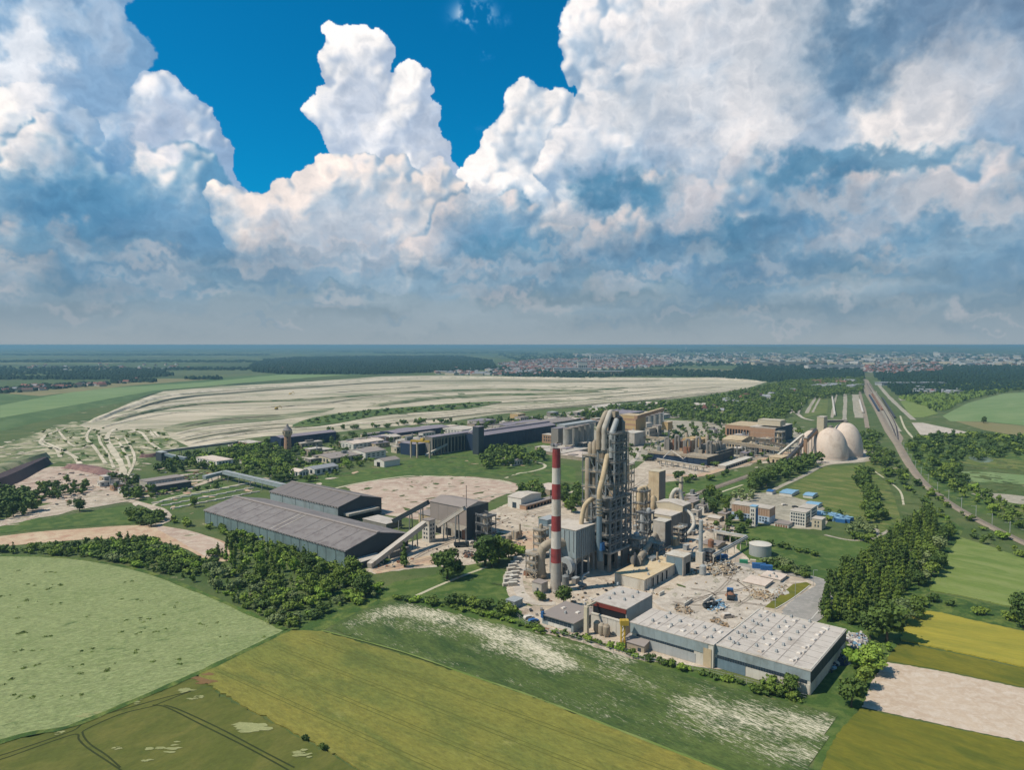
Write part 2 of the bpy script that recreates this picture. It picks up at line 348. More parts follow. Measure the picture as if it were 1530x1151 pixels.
def surf(name,c,rough=.8,metal=0.,var=.18,scale=.25,streak=True,bump=0.,k=.74,dirt=None):
    """painted, rendered, sheet or concrete surface with soft mottling and rain streaks; c is the picture colour when lit"""
    if name in MATS: return MATS[name]
    m,nt,b=_nodes(name,rough,metal); g=NG(nt); c=tuple(min(.9,x*k) for x in lin(c))
    v=g.pos()
    n1=g.noise(v,scale,5,.65,.3); n2=g.noise(g.pos((1.4,1.4,.12)),.9,3,.6)
    a=g.math('ADD',g.math('MULTIPLY',g.math('SUBTRACT',n1,.5),var*3),1.0)
    if streak: a=g.math('ADD',a,g.math('MULTIPLY',g.math('SUBTRACT',n2,.5),var*1.6))
    vm=g.N.new('ShaderNodeVectorMath'); vm.operation='SCALE'; vm.inputs[0].default_value=c; g.L.new(a,vm.inputs['Scale'])
    cc=vm.outputs[0]
    if dirt: cc=g.mix(g.ramp(g.noise(g.pos((1,1,.6),0,(70,10,5)),.16,6,.7,.6),.48,.68),cc,tuple(x*k for x in lin(dirt)))
    oi=g.N.new('ShaderNodeObjectInfo')
    vm=g.N.new('ShaderNodeVectorMath'); vm.operation='SCALE'; g.L.new(cc,vm.inputs[0]); g.L.new(g.math('ADD',g.math('MULTIPLY',oi.outputs['Random'],.12),.94),vm.inputs['Scale'])
    g.L.new(vm.outputs[0],b.inputs['Base Color'])
    if bump: g.bump(g.noise(v,2.5,4,.6),.5,bump,b)
    MATS[name]=m; return m
def leaf(name,c1,c2,k=1.0):
    if name in MATS: return MATS[name]
    m,nt,b=_nodes(name,.75); g=NG(nt); c1=tuple(x*k for x in lin(c1)); c2=tuple(x*k for x in lin(c2))
    oi=g.N.new('ShaderNodeObjectInfo'); n=g.noise(g.pos(),.45,3,.6)
    f=g.math('ADD',g.math('MULTIPLY',oi.outputs['Random'],.55),g.math('MULTIPLY',n,.5)); f=g.ramp(f,.2,.85)
    g.L.new(g.mix(f,c1,c2),b.inputs['Base Color']); MATS[name]=m; return m
# ------------------------------------------------ objects
ORG={}
def tagp(o,label=None,cat=None,group=None,kind=None):
    if label: o['label']=label
    if cat: o['category']=cat
    if group: o['group']=group
    if kind: o['kind']=kind
    return o
def thing(name,label,cat,loc,group=None):
    o=bpy.data.objects.new(name,None); o.empty_display_size=1; COL.objects.link(o); o.location=loc; ORG[o.name]=Vector(loc); return tagp(o,label,cat,group)
class MB:
    def __init__(s): s.v=[]; s.f=[]
    def add(s,vs,fs):
        n=len(s.v); s.v+= [tuple(x) for x in vs]; s.f+=[tuple(i+n for i in f) for f in fs]; return s
    def box(s,o,a,b,c):      # corner o, edge vectors
        o,a,b,c=Vector(o),Vector(a),Vector(b),Vector(c)
        P=[o,o+a,o+a+b,o+b,o+c,o+a+c,o+a+b+c,o+b+c]
        F=[(0,3,2,1),(4,5,6,7),(0,1,5,4),(1,2,6,5),(2,3,7,6),(3,0,4,7)]
        if a.cross(b).dot(c)<0: F=[f[::-1] for f in F]
        return s.add(P,F)
    def cbox(s,c,sx,sy,sz,ang=R(51)):   # centre of the base
        a=Vector((math.cos(ang),math.sin(ang),0))*sx; b=Vector((-math.sin(ang),math.cos(ang),0))*sy
        return s.box(Vector(c)-a/2-b/2,a,b,Z*sz)
    def prism(s,poly,z0,z1):
        n=len(poly); P=[(p[0],p[1],z0) for p in poly]+[(p[0],p[1],z1) for p in poly]
        return s.add(P,[tuple(range(n))[::-1],tuple(range(n,2*n))]+[(i,(i+1)%n,n+(i+1)%n,n+i) for i in range(n)])
    def beam(s,a,b,w,h=None):
        a,b=Vector(a),Vector(b); h=h or w; d=(b-a).normalized(); r=d.cross(Z)
        if r.length<.05: r=Vector((1,0,0)) if abs(d.z)>.9 else r
        if abs(d.z)>.97: r=V.copy()
        r.normalize(); u=r.cross(d).normalized()
        return s.box(a-r*w/2-u*h/2,b-a,r*w,u*h)
    def tube(s,pts,r,n=10,cap=True):
        pts=[Vector(p) for p in pts]; base=len(s.v); rr=r if isinstance(r,(list,tuple)) else [r]*len(pts)
        up=None
        for i,p in enumerate(pts):
            t=(pts[min(i+1,len(pts)-1)]-pts[max(i-1,0)]).normalized()
            if up is None: up=t.orthogonal().normalized()
            up=(up-t*up.dot(t)).normalized(); sd=t.cross(up)
            for k in range(n):
                a=2*math.pi*k/n; s.v.append(tuple(p+(up*math.cos(a)+sd*math.sin(a))*rr[i]))
        for i in range(len(pts)-1):
            for k in range(n):
                a=base+i*n+k; b=base+i*n+(k+1)%n; s.f.append((a,b,b+n,a+n))
        if cap: s.f.append(tuple(range(base,base+n))[::-1]); e=base+(len(pts)-1)*n; s.f.append(tuple(range(e,e+n)))
        return s
    def lathe(s,c,prof,n=20,cap=True):   # prof: (r,z)
        return s.tube([Vector(c)+Z*z for r,z in prof],[max(r,.02) for r,z in prof],n,cap)
    def build(s,name,mat,parent=None,smooth=False,root=None,bevel=0.):
        me=bpy.data.meshes.new(name); org=Vector((0,0,0))
        if parent is not None: org=ORG[parent.name]
        vs=[(x-org.x,y-org.y,z-org.z) for x,y,z in s.v]
        me.from_pydata(vs,[],s.f); me.materials.append(mat); me.update()
        if smooth:
            me.shade_smooth(); 
            try: me.set_sharp_from_angle(angle=R(40))
            except Exception: pass
        o=bpy.data.objects.new(name,me); COL.objects.link(o)
        if parent is not None: o.parent=parent; ORG[o.name]=org
        else: ORG[o.name]=Vector((0,0,0))
        return o
def single(mb,name,mat,label,cat,group=None,kind=None,smooth=False):
    """a thing that is one mesh, its origin put at its base"""
    vs=np.array(mb.v); c=Vector((float(vs[:,0].mean()),float(vs[:,1].mean()),float(vs[:,2].min())))
    mb.v=[(x-c.x,y-c.y,z-c.z) for x,y,z in mb.v]
    o=mb.build(name,mat,None,smooth); o.location=c; return tagp(o,label,cat,group,kind)
def npmesh(name,verts,faces,mat,smooth=False,parent=None):
    """verts (n,3) array, faces (m,k) array"""
    me=bpy.data.meshes.new(name); verts=np.asarray(verts,dtype=np.float32); faces=np.asarray(faces,dtype=np.int32); k=faces.shape[1]
    me.vertices.add(len(verts)); me.vertices.foreach_set('co',verts.ravel()); me.loops.add(faces.size); me.loops.foreach_set('vertex_index',faces.ravel())
    me.polygons.add(len(faces)); me.polygons.foreach_set('loop_start',np.arange(0,faces.size,k,dtype=np.int32)); 
    try: me.polygons.foreach_set('loop_total',np.full(len(faces),k,dtype=np.int32))
    except Exception: pass
    me.materials.append(mat); me.update(calc_edges=True)
    if smooth: me.shade_smooth()
    o=bpy.data.objects.new(name,me); COL.objects.link(o); 
    if parent is not None: o.parent=parent
    ORG[o.name]=Vector((0,0,0)); return o
def spline(pts,n=5,closed=False):
    P=[Vector(p) for p in pts]; out=[]; L=len(P)
    for i in range(L if closed else L-1):
        g=lambda j: P[j%L] if closed else P[max(0,min(L-1,j))]
        p0,p1,p2,p3=g(i-1),g(i),g(i+1),g(i+2)
        for k in range(n):
            t=k/n; out.append(.5*((2*p1)+(p2-p0)*t+(2*p0-5*p1+4*p2-p3)*t*t+(3*p1-p0-3*p2+p3)*t**3))
    if not closed: out.append(P[-1])
    return out
def patch(name,mat,px,z=.05,smooth=0,kind='structure',rough=0.,side=True,label=None):
    pts=[Vector((p[0],p[1],0)) for p in px]
    if smooth: pts=spline(pts,smooth,True)
    W_=[gz(p.x,p.y,0) for p in pts]
    if rough:
        rn=random.Random(len(px)*7+int(px[0][0])); out=[]
        for i,a in enumerate(W_):
            b=W_[(i+1)%len(W_)]; n=max(1,int((b-a).length/(rough*2.2))); n=min(n,40)
            for k in range(n): out.append(a.lerp(b,k/n)+Vector((rn.gauss(0,rough*.4),rn.gauss(0,rough*.4),0)))
        W_=out
    n=len(W_); tris=tessellate_polygon([W_]); mb=MB(); mb.v=[(p.x,p.y,z) for p in W_]
    fs=[]
    for t in tris:
        a,b,c=[Vector(W_[i]) for i in t]
        fs.append(tuple(t) if (b-a).cross(c-a).z>0 else tuple(t)[::-1])
    mb.f=fs
    if side and z>.15:
        area=sum(W_[i].x*W_[(i+1)%n].y-W_[(i+1)%n].x*W_[i].y for i in range(n)); mb.v+=[(p.x,p.y,0) for p in W_]
        for i in range(n):
            j=(i+1)%n; mb.f.append((i,n+i,n+j,j) if area>0 else (j,n+j,n+i,i))
    o=mb.build(name,mat); return tagp(o,label,None,None,kind)
def ribbon(name,mat,px,w,z=.08,n=5,kind='structure',wp=False,h=0.,jit=0.,prof=None):
    """band along a line of picture points on the ground, w metres wide (or list); h>0: raised bank"""
    P=[gz(p[0],p[1],0) for p in (spline([(a,b,0) for a,b in px],n) if n>1 else [Vector((a,b,0)) for a,b in px])]
    L=len(P); mb=MB(); rn=random.Random(L*3+int(px[0][0]*7))
    for i,p in enumerate(P):
        t=P[min(i+1,L-1)]-P[max(i-1,0)]; t.z=0; t.normalize(); s=Vector((-t.y,t.x,0))
        ww=w if not isinstance(w,(list,tuple)) else np.interp(i/(L-1),np.linspace(0,1,len(w)),w)
        ww=ww/2*(1+rn.uniform(-jit,jit))
        if h: 
            hh=h*min(1,min(i,L-1-i)*1.0)
            mb.v+=[tuple(p+s*ww+Z*z),tuple(p+s*ww*.45+Z*(z+hh)),tuple(p-s*ww*.45+Z*(z+hh)),tuple(p-s*ww+Z*z)]
        else: mb.v+=[tuple(p+s*ww+Z*z),tuple(p-s*ww+Z*z)]
    k=4 if h else 2
    for i in range(L-1):
        for j in range(k-1): mb.f.append((i*k+j,i*k+j+1,(i+1)*k+j+1,(i+1)*k+j))
    o=mb.build(name,mat,None,smooth=bool(h)); return tagp(o,None,None,None,kind)
def inpoly(x,y,P):
    c=False; n=len(P); j=n-1
    for i in range(n):
        if (P[i][1]>y)!=(P[j][1]>y) and x<(P[j][0]-P[i][0])*(y-P[i][1])/(P[j][1]-P[i][1])+P[i][0]: c=not c
        j=i
    return c
# ------------------------------------------------ ground materials
def countryside():
    m,nt,b=_nodes('countryside',.95); g=NG(nt)
    v=g.pos((1,1,1),.5); cell=g.vor(g.pos((.0035,.0019,1),.35),1.0,'Color'); sp=g.N.new('ShaderNodeSeparateColor'); g.L.new(cell,sp.inputs[0])
    q=.8
    f=lambda c:tuple(x*q for x in lin(c))
    c=g.ramp(sp.outputs[0],0,1,[(0,f((72,92,48))),(.3,f((88,106,58))),(.5,f((66,88,50))),(.65,f((120,122,84))),(.8,f((82,104,52))),(.92,f((142,134,100))),(1,f((70,92,56)))])
    n=g.ramp(g.noise(g.pos((1,1,1)),.0016,6,.62,.3),.50,.58); c=g.mix(n,c,f((30,50,36)))
    n=g.ramp(g.noise(v,.05,6,.7),.35,.75); c=g.mix(n,c,f((92,102,58)))
    g.L.new(c,b.inputs['Base Color']); return m
M=MATS
ground_mat('rough_grass',(90,106,54),(72,92,44),(106,112,66),.010,.04,.36,.66,fine=.40,patch=[((168,158,126),.03,.62,.68)])
ground_mat('lawn',(82,106,44),(66,92,38),(104,118,58),.02,.12,.38,.62,fine=.26,patch=[((128,132,76),.04,.62,.74)])
ground_mat('meadow',(102,116,54),(86,106,46),(128,128,72),.02,.1,.38,.62,fine=.28,stretch=(.4,1,1),rot=R(-45))
ground_mat('scrub_grass',(78,104,42),(56,82,34),(112,124,58),.03,.12,.38,.62,fine=.45)
ground_mat('pale_crop',(150,158,104),(136,148,92),(162,170,114),.018,.25,fine=.42,stretch=(1,2.2,1),rot=R(30),bump=1.4,fine_s=.55,patch=[((98,118,66),.07,.60,.70),((112,134,78),.35,.56,.70)])
ground_mat('olive_crop',(102,106,44),(92,98,40),(114,112,52),.01,.12,fine=.20,stretch=(1,.5,1),rot=R(-40),fine_s=1.0,patch=[((80,92,34),.06,.55,.7)])
ground_mat('golden_crop',(122,126,58),(148,134,58),(104,112,52),.010,.06,.38,.66,fine=.36,stretch=(.38,1,1),rot=R(-40),fine_s=.9,bump=.3,patch=[((108,112,50),.07,.56,.70),((150,146,80),.12,.62,.74)])
ground_mat('patchy_crop',(76,94,44),(96,110,54),(60,82,38),.03,.12,fine=.45,stretch=(.4,1,1),rot=R(-45),patch=[((128,136,92),.16,.60,.74)])
ground_mat('yellow_crop',(176,162,62),(160,150,58),(140,138,54),.02,.1,fine=.16,stretch=(.2,1,1),rot=R(-30),bump=.3)
ground_mat('green_crop',(122,138,66),(108,128,58),(138,148,84),.015,.1,fine=.16,stretch=(.3,1,1),rot=R(-45))
ground_mat('olive_meadow',(112,110,34),(128,122,40),(96,102,34),.012,.15,fine=.2,stretch=(.3,1,1),rot=R(-45))
ground_mat('far_green',(86,110,60),(74,98,52),(100,120,70),.004,.03,fine=.1,stretch=(1,.3,1),rot=R(40))
ground_mat('far_light_green',(124,146,92),(114,138,84),(136,152,100),.004,.03,fine=.08,stretch=(.3,1,1),rot=R(30))
ground_mat('brown_field',(146,134,92),(128,124,80),None,.01,.05,fine=.12,stretch=(.2,1,1),rot=R(-30))
ground_mat('bare_soil',(208,186,162),(194,170,146),(216,198,178),.03,.3,fine=.10,patch=[((120,110,90),.55,.70,.74)])
ground_mat('dirt',(200,182,160),(178,160,140),(216,200,178),.04,.16,.38,.62,fine=.22,patch=[((120,122,84),.045,.60,.68),((154,136,118),.11,.58,.68)])
ground_mat('pink_dirt',(200,174,154),(176,148,130),(212,194,172),.025,.12,fine=.2,patch=[((96,112,62),.05,.60,.70),((126,100,96),.03,.62,.72)])
ground_mat('tan_dirt',(214,192,160),(202,172,140),(190,150,124),.02,.12,fine=.14)
ground_mat('yard_concrete',(200,186,170),(186,173,157),(212,199,182),.04,.2,.38,.62,fine=.14,patch=[((156,142,126),.09,.60,.72),((176,158,134),.3,.6,.7)])
ground_mat('road_asphalt',(164,158,150),(150,146,138),(174,166,158),.05,.3,fine=.06)
ground_mat('pale_path',(204,194,166),(190,182,150),None,.05,.3,fine=.14)
ground_mat('quarry_rock',(216,200,174),(198,184,158),(172,164,136),.006,.018,.40,.60,fine=.30,fine_s=.16,stretch=(.16,1,1),rot=R(14),patch=[((134,138,104),.010,.55,.62),((150,140,118),.035,.60,.66)])
ground_mat('quarry_bench',(226,211,186),(208,194,168),(184,174,148),.012,.05,.42,.6,fine=.22,fine_s=.3,patch=[((150,150,118),.02,.64,.70)])
ground_mat('quarry_scrub',(124,128,92),(164,158,126),(88,104,64),.014,.05,.42,.58,fine=.35,stretch=(.3,1,1),rot=R(20))
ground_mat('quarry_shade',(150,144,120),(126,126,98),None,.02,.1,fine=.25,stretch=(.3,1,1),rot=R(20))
ground_mat('dark_spoil',(70,58,62),(86,70,70),None,.05,.3,fine=.2)
ground_mat('red_spoil',(138,104,98),(112,84,84),(164,130,116),.04,.2,fine=.25)
ground_mat('ballast',(166,150,130),(146,132,116),None,.1,.5,fine=.14)
ground_mat('gravel_tan',(176,166,146),(150,142,124),(190,180,160),.04,.2,fine=.16)
ground_mat('canopy_far',(38,62,40),(28,50,34),None,.01,.05,fine=.25,k=.75)
# ------------------------------------------------ the ground sheet: one fan reaching the horizon, with hills far off
def ground():
    radii=[0,60]; 
    while radii[-1]<52000: radii.append(radii[-1]*1.07)
    na=260; angs=np.linspace(-math.pi,math.pi,na+1)[:-1]
    vs=[(0,0,0)]; fs=[]
    for r in radii[1:]:
        for a in angs:
            x=r*math.sin(a); y=r*math.cos(a); z=0.
            if r>9500:
                az=math.degrees(a); k=min(1,(r-9500)/6000)
                n=.5+.5*math.sin(az*.31+1.7)*math.cos(az*.13+r*.0002)+.25*math.sin(az*.9+r*.0003)
                side=.22+.78*(1/(1+math.exp(-(az-3)/3.5)))
                if abs(az)>60: side=.5
                z=k*side*max(0,18+75*n)*(1 if r<30000 else 1)
            vs.append((x,y,z))
    nr=len(radii)-1
    for k in range(na): fs.append((0,1+(k+1)%na,1+k))
    mb=MB(); mb.v=vs
    for i in range(nr-1):
        for k in range(na):
            a=1+i*na+k; b=1+i*na+(k+1)%na; fs.append((a,b,b+na,a+na))
    mb.f=[f[::-1] for f in fs]
    o=mb.build('ground',countryside(),None,True); o['kind']='structure'
ground()
def patchy_field(px):
    """field where the crop failed in drifts: a fine sheet carrying how bare the soil is at each point"""
    W_=[gz(*p) for p in px]; P=[(p.x,p.y) for p in W_]; st=1.6; ca,sa=math.cos(R(50)),math.sin(R(50))
    Q=[(x*ca+y*sa,-x*sa+y*ca) for x,y in P]; x0=min(q[0] for q in Q); x1=max(q[0] for q in Q); y0=min(q[1] for q in Q); y1=max(q[1] for q in Q)
    nx=int((x1-x0)/st)+1; ny=int((y1-y0)/st)+1; gx,gy=np.meshgrid(x0+np.arange(nx+1)*st,y0+np.arange(ny+1)*st); X=gx*ca-gy*sa; Y=gx*sa+gy*ca
    cx=(X[:-1,:-1]+X[1:,1:])/2; cy=(Y[:-1,:-1]+Y[1:,1:])/2; ins=np.zeros(cx.shape,bool); n=len(P); j=n-1
    for i in range(n):
        xi,yi=P[i]; xj,yj=P[j]; c=((yi>cy)!=(yj>cy))&(cx<(xj-xi)*(cy-yi)/(yj-yi+1e-9)+xi); ins^=c; j=i
    D=np.zeros(X.shape)
    for pts,w,k in (([(560,920),(600,912),(660,925),(730,945),(790,965),(840,990)],10,1.0),([(520,935),(560,925),(600,935),(680,950)],6,.55),([(680,930),(760,945),(850,965),(930,985)],7,.75),([(740,965),(790,985),(830,1000)],7,.9),([(1040,1055),(1100,1075),(1170,1090),(1230,1080)],11,.85),([(1090,1090),(1150,1120),(1200,1130)],10,.85),([(900,1000),(980,1025),(1060,1040)],9,.45),([(520,945),(600,970),(700,1000),(800,1030),(900,1068)],4,.30),([(870,1005),(960,1050),(1040,1090)],10,.30),([(1120,1060),(1180,1070),(1235,1085)],8,.85)):
        L=[gz(*p) for p in pts]
        for a,b in zip(L,L[1:]):
            for t in np.linspace(0,1,6): q=a.lerp(b,t); D=np.maximum(D,k*np.exp(-((X-q.x)**2+(Y-q.y)**2)/(w*w)))
    v=np.stack([X.ravel(),Y.ravel(),np.full(X.size,.22)],1); idx=np.arange(X.size).reshape(X.shape); f=np.stack([idx[:-1,:-1][ins],idx[:-1,1:][ins],idx[1:,1:][ins],idx[1:,:-1][ins]],1)
    m=M['patchy_crop']; o=npmesh('crop_field',v,f,m); o['kind']='structure'; at=o.data.attributes.new('bare','FLOAT','POINT'); at.data.foreach_set('value',D.ravel().astype(np.float32))
    nt=m.node_tree; g=NG(nt); bs=nt.nodes['Principled BSDF']; old=bs.inputs['Base Color'].links[0].from_socket; an=nt.nodes.new('ShaderNodeAttribute'); an.attribute_name='bare'
    v_=g.pos((.45,1.6,1),R(-50)); n1=g.noise(v_,.8,7,.78,.3); n2=g.noise(g.pos((.5,1,1),R(-50),(40,9,0)),.07,4,.6); q=g.math('ADD',g.math('MULTIPLY',g.math('SUBTRACT',n1,.5),3.2),g.math('MULTIPLY',g.math('SUBTRACT',n2,.5),1.1)); q=g.math('ADD',q,g.math('MULTIPLY',an.outputs['Fac'],.72))
    nt.links.new(g.mix(g.ramp(q,.40,.95),old,tuple(x*GK for x in lin((226,214,186)))),bs.inputs['Base Color'])
# ------------------------------------------------ near ground and fields (traced at ground level)
patch('grass_plain',M['rough_grass'],[(-900,1100),(-700,700),(-420,640),(-60,640),(60,618),(260,590),(420,573),(560,563),(800,560),(1150,566),(1300,563),(1540,560),(1900,600),(2600,700),(2900,1200),(1500,2600),(100,2600)],.03,side=False)
patch('crop_field',M['pale_crop'],[(-700,880),(-200,836),(0,831),(80,833),(150,841),(220,856),(290,882),(360,912),(428,945),(360,976),(290,1010),(200,1049),(100,1089),(0,1110),(-500,1330)],.45,rough=1.2)
patch('crop_field',M['olive_crop'],[(-500,1340),(0,1113),(100,1092),(200,1052),(292,1013),(330,1042),(480,1122),(560,1170),(900,1420),(-300,2000)],.40,rough=.8)
patch('crop_field',M['golden_crop'],[(294,1011),(362,978),(432,944),(480,945),(600,980),(700,1012),(800,1046),(900,1085),(1000,1124),(1090,1160),(1500,1400),(950,1440),(565,1170),(480,1118),(330,1038)],.50,rough=.8)
patchy_field([(492,940),(540,916),(592,898),(640,908),(700,923),(800,947),(940,985),(1040,1014),(1120,1037),(1252,1070),(1222,1125),(1190,1200),(1180,1300),(1110,1166),(1000,1122),(900,1083),(800,1044),(700,1010),(600,975)])
ground_mat('tuft',(74,104,48),(60,90,42),None,.1,.5,fine=.2)
patch('crop_field',M['olive_meadow'],[(1285,1061),(1410,1088),(1545,1116),(1900,1200),(1900,1500),(1200,1400),(1222,1160),(1250,1100)],.45,rough=.6)
patch('bare_field',M['bare_soil'],[(1288,1058),(1302,1020),(1322,990),(1400,1003),(1545,1033),(1900,1110),(1900,1196),(1545,1113),(1410,1085)],.14,rough=.5)
patch('field_margin',M['olive_meadow'],[(1324,988),(1345,961),(1440,980),(1545,1004),(1900,1085),(1900,1108),(1545,1031),(1400,1001)],.10,rough=.6)
patch('crop_field',M['yellow_crop'],[(1345,958),(1356,930),(1368,914),(1400,916),(1450,928),(1545,949),(1900,1030),(1900,1083),(1545,1002),(1440,978)],.55,rough=.6)
patch('crop_field',M['green_crop'],[(1390,884),(1410,840),(1434,804),(1480,818),(1545,842),(1900,950),(1900,1000),(1545,913),(1500,906),(1440,892)],.5,rough=.6)
patch('scrub_strip',M['scrub_grass'],[(1356,912),(1392,886),(1440,895),(1500,908),(1545,916),(1900,1005),(1900,1028),(1545,946),(1450,926),(1400,914)],.08)
patch('verge',M['lawn'],[(1195,1045),(1230,1000),(1275,950),(1330,930),(1365,916),(1345,958),(1322,988),(1300,1020),(1286,1058),(1250,1100),(1225,1151),(1205,1180),(1225,1110),(1252,1068)],.06)
patch('lawn',M['lawn'],[(1105,800),(1118,790),(1160,786),(1215,800),(1270,808),(1312,812),(1285,835),(1262,868),(1235,872),(1190,862),(1140,848),(1120,835),(1100,820)],.12)
patch('meadow',M['meadow'],[(1085,752),(1120,738),(1165,738),(1200,715),(1230,699),(1262,697),(1288,694),(1292,720),(1290,750),(1296,778),(1262,777),(1230,765),(1180,748),(1120,745)],.12)
patch('grass_slope',M['lawn'],[(960,735),(985,722),(1030,722),(1060,716),(1100,704),(1125,714),(1120,735),(1060,760),(1010,760),(985,745)],.09)
patch('meadow',M['meadow'],[(1292,690),(1312,690),(1335,740),(1350,790),(1310,800),(1300,770)],.09)
patch('grass_plain',M['lawn'],[(430,722),(480,712),(560,700),(640,682),(720,668),(800,655),(822,657),(830,690),(860,700),(860,740),(800,735),(765,712),(620,712),(520,722),(470,735)],.09)
patch('lawn',M['lawn'],[(560,885),(590,870),(640,862),(700,842),(745,848),(765,870),(770,895),(790,930),(820,950),(760,938),(690,920),(640,908),(592,897),(575,893)],.09)
patch('green_verge',M['scrub_grass'],[(428,943),(492,910),(590,885),(600,893),(540,912),(492,938),(480,944)],.08)
patch('green_verge',M['lawn'],[(830,950),(940,985),(1100,1030),(1252,1068),(1230,1040),(1210,1046),(1060,1003),(940,965),(850,942)],.07)
# ------------------------------------------------ plant yards, dirt and roads
patch('dirt_lot',M['gravel_tan'],[(815,668),(850,655),(900,640),(950,628),(1000,628),(1090,632),(1130,628),(1190,640),(1215,668),(1205,690),(1130,688),(1060,694),(1000,688),(960,690),(900,688),(850,686)],.092,rough=2)
patch('dirt_lot',M['gravel_tan'],[(560,662),(600,650),(700,634),(800,624),(862,614),(900,606),(960,606),(900,630),(820,632),(720,645),(640,652),(600,668)],.091,rough=3)
patch('dirt_lot',M['pink_dirt'],[(520,728),(570,718),(640,712),(710,714),(762,720),(775,732),(740,745),(715,762),(700,775),(640,778),(590,772),(560,765),(540,745)],.14,3,rough=2.2)
patch('dirt_lot',M['dirt'],[(540,852),(580,842),(600,815),(640,802),(690,795),(720,770),(760,752),(830,742),(870,730),(950,700),(965,688),(1000,688),(1100,684),(1130,688),(1120,697),(1075,704),(1035,716),(985,722),(965,745),(1010,760),(1060,762),(1100,790),(1105,815),(1120,838),(1180,858),(1240,872),(1215,925),(1150,1010),(940,985),(850,955),(800,945),(782,920),(760,890),(752,862),(775,830),(700,845),(620,850),(560,858)],.10,rough=.8)
patch('concrete_yard',M['yard_concrete'],[(1000,885),(1040,862),(1095,842),(1180,862),(1150,905),(1135,912),(1092,941),(1000,917),(975,900)],.20,rough=.5)
patch('dirt_lot',M['tan_dirt'],[(745,806),(790,794),(820,800),(815,815),(790,822),(765,820)],.2,3)
patch('dirt_lot',M['tan_dirt'],[(560,850),(610,838),(650,830),(668,838),(640,846),(600,850),(565,858)],.2,3)
ribbon('road',M['road_asphalt'],[(1100,842),(1140,852),(1190,860),(1222,868),(1236,878),(1228,893),(1212,912),(1192,925)],[5,6,7,9,13,15,15],.26)
patch('road',M['road_asphalt'],[(1168,914),(1212,880),(1232,876),(1238,884),(1222,905),(1206,925)],.255,3)
for nm,w_,z_,pp in (('kerb',.5,.36,[(1188,860),(1216,863),(1236,871),(1243,882),(1230,905),(1212,927)]),('kerb',.5,.36,[(1159,911),(1185,895),(1210,876)])):
    ribbon(nm,surf('kerb_stone',(206,200,190)),pp,w_,z_)
patch('grass_strip',M['olive_meadow'],[(1143,908),(1185,874),(1205,871),(1212,875),(1160,911)],.28)
ribbon('path',M['pale_path'],[(622,891),(660,874),(700,858),(728,848)],1.9,.16)
ribbon('path',M['pale_path'],[(498,731),(540,722),(600,713),(640,712),(700,716),(745,718),(764,724)],3.4,.2)
ribbon('path',M['gravel_tan'],[(700,750),(740,740),(790,736),(830,730)],3,.2)
ribbon('path',M['pale_path'],[(755,715),(775,708),(790,706),(812,700),(812,694),(790,688)],3,.2)
ribbon('service_road',M['yard_concrete'],[(792,822),(780,842),(773,866),(780,890),(802,902),(830,903)],[4.5,5,5.5,5.5,5,4.5],.22)
ribbon('path',M['gravel_tan'],[(1045,770),(1075,776),(1105,778)],4,.2)
ribbon('path',M['gravel_tan'],[(1232,800),(1270,808),(1300,806),(1322,797),(1328,793)],2.6,.2)
ribbon('path',M['gravel_tan'],[(1300,806),(1312,797),(1305,788),(1296,785)],2.2,.22)
ribbon('service_road',M['gravel_tan'],[(1140,742),(1165,728),(1200,712),(1228,697),(1255,693),(1290,690),(1303,683),(1300,677),(1288,672)],[4.5,4.5,4.5,4.5,5,6,8,6,5],.22)
patch('dirt_lot',M['yard_concrete'],[(1205,690),(1225,678),(1290,674),(1304,682),(1290,690),(1235,694)],.18,3)
patch('dirt_lot',M['gravel_tan'],[(1100,742),(1140,737),(1170,740),(1215,752),(1240,768),(1225,790),(1170,788),(1100,775),(1080,760)],.16,3)
ribbon('path',M['pale_path'],[(1307,705),(1325,718),(1345,735),(1350,755)],1.6,.2)
# left side haul roads
patch('dirt_lot',M['tan_dirt'],[(-60,808),(0,802),(60,795),(130,790),(190,786),(240,786),(290,797),(330,808),(352,822),(345,838),(310,838),(280,822),(235,810),(150,806),(60,812),(-60,822)],.14,3)
patch('dirt_lot',M['pink_dirt'],[(232,788),(280,793),(325,808),(340,822),(318,836),(296,826),(262,806)],.18,3)
ribbon('haul_road',M['dirt'],[(-80,800),(0,785),(60,768),(120,760),(170,752),(205,745),(245,737),(290,727),(330,712),(350,705)],[9,9,8,8,7,6,6,6],.2,jit=.2)
ribbon('haul_road',M['dirt'],[(190,748),(220,756),(244,766),(246,778),(228,786)],[6,7,8,8,9],.22,jit=.15)
ribbon('haul_road',M['dirt'],[(10,768),(60,762),(110,745),(150,735),(180,730),(195,722)],[10,12,10,8,8],.16,jit=.25)
patch('dirt_lot',M['pink_dirt'],[(20,728),(45,712),(75,698),(120,700),(165,703),(192,712),(190,728),(160,738),(120,745),(80,752),(40,748)],.12,3)
patch('dirt_lot',M['dirt'],[(20,770),(80,752),(150,738),(185,733),(190,745),(120,760),(60,778),(0,785)],.13,3)
patch('green_slope',M['lawn'],[(-60,800),(0,788),(60,774),(120,766),(185,757),(212,764),(240,776),(190,784),(120,787),(60,792),(-60,804)],.2,rough=.8)
patch('green_slope',M['lawn'],[(205,748),(260,735),(330,722),(362,732),(330,742),(290,752),(265,764),(235,762)],.13)
ground_mat('mottled_slope',(96,112,60),(150,146,108),(76,98,48),.03,.07,.42,.60,fine=.4,patch=[((204,190,160),.03,.50,.60)])
patch('green_slope',M['mottled_slope'],[(-80,700),(0,668),(60,645),(110,630),(150,640),(250,640),(268,668),(215,688),(192,706),(150,698),(90,690),(40,705),(-60,735)],.11)
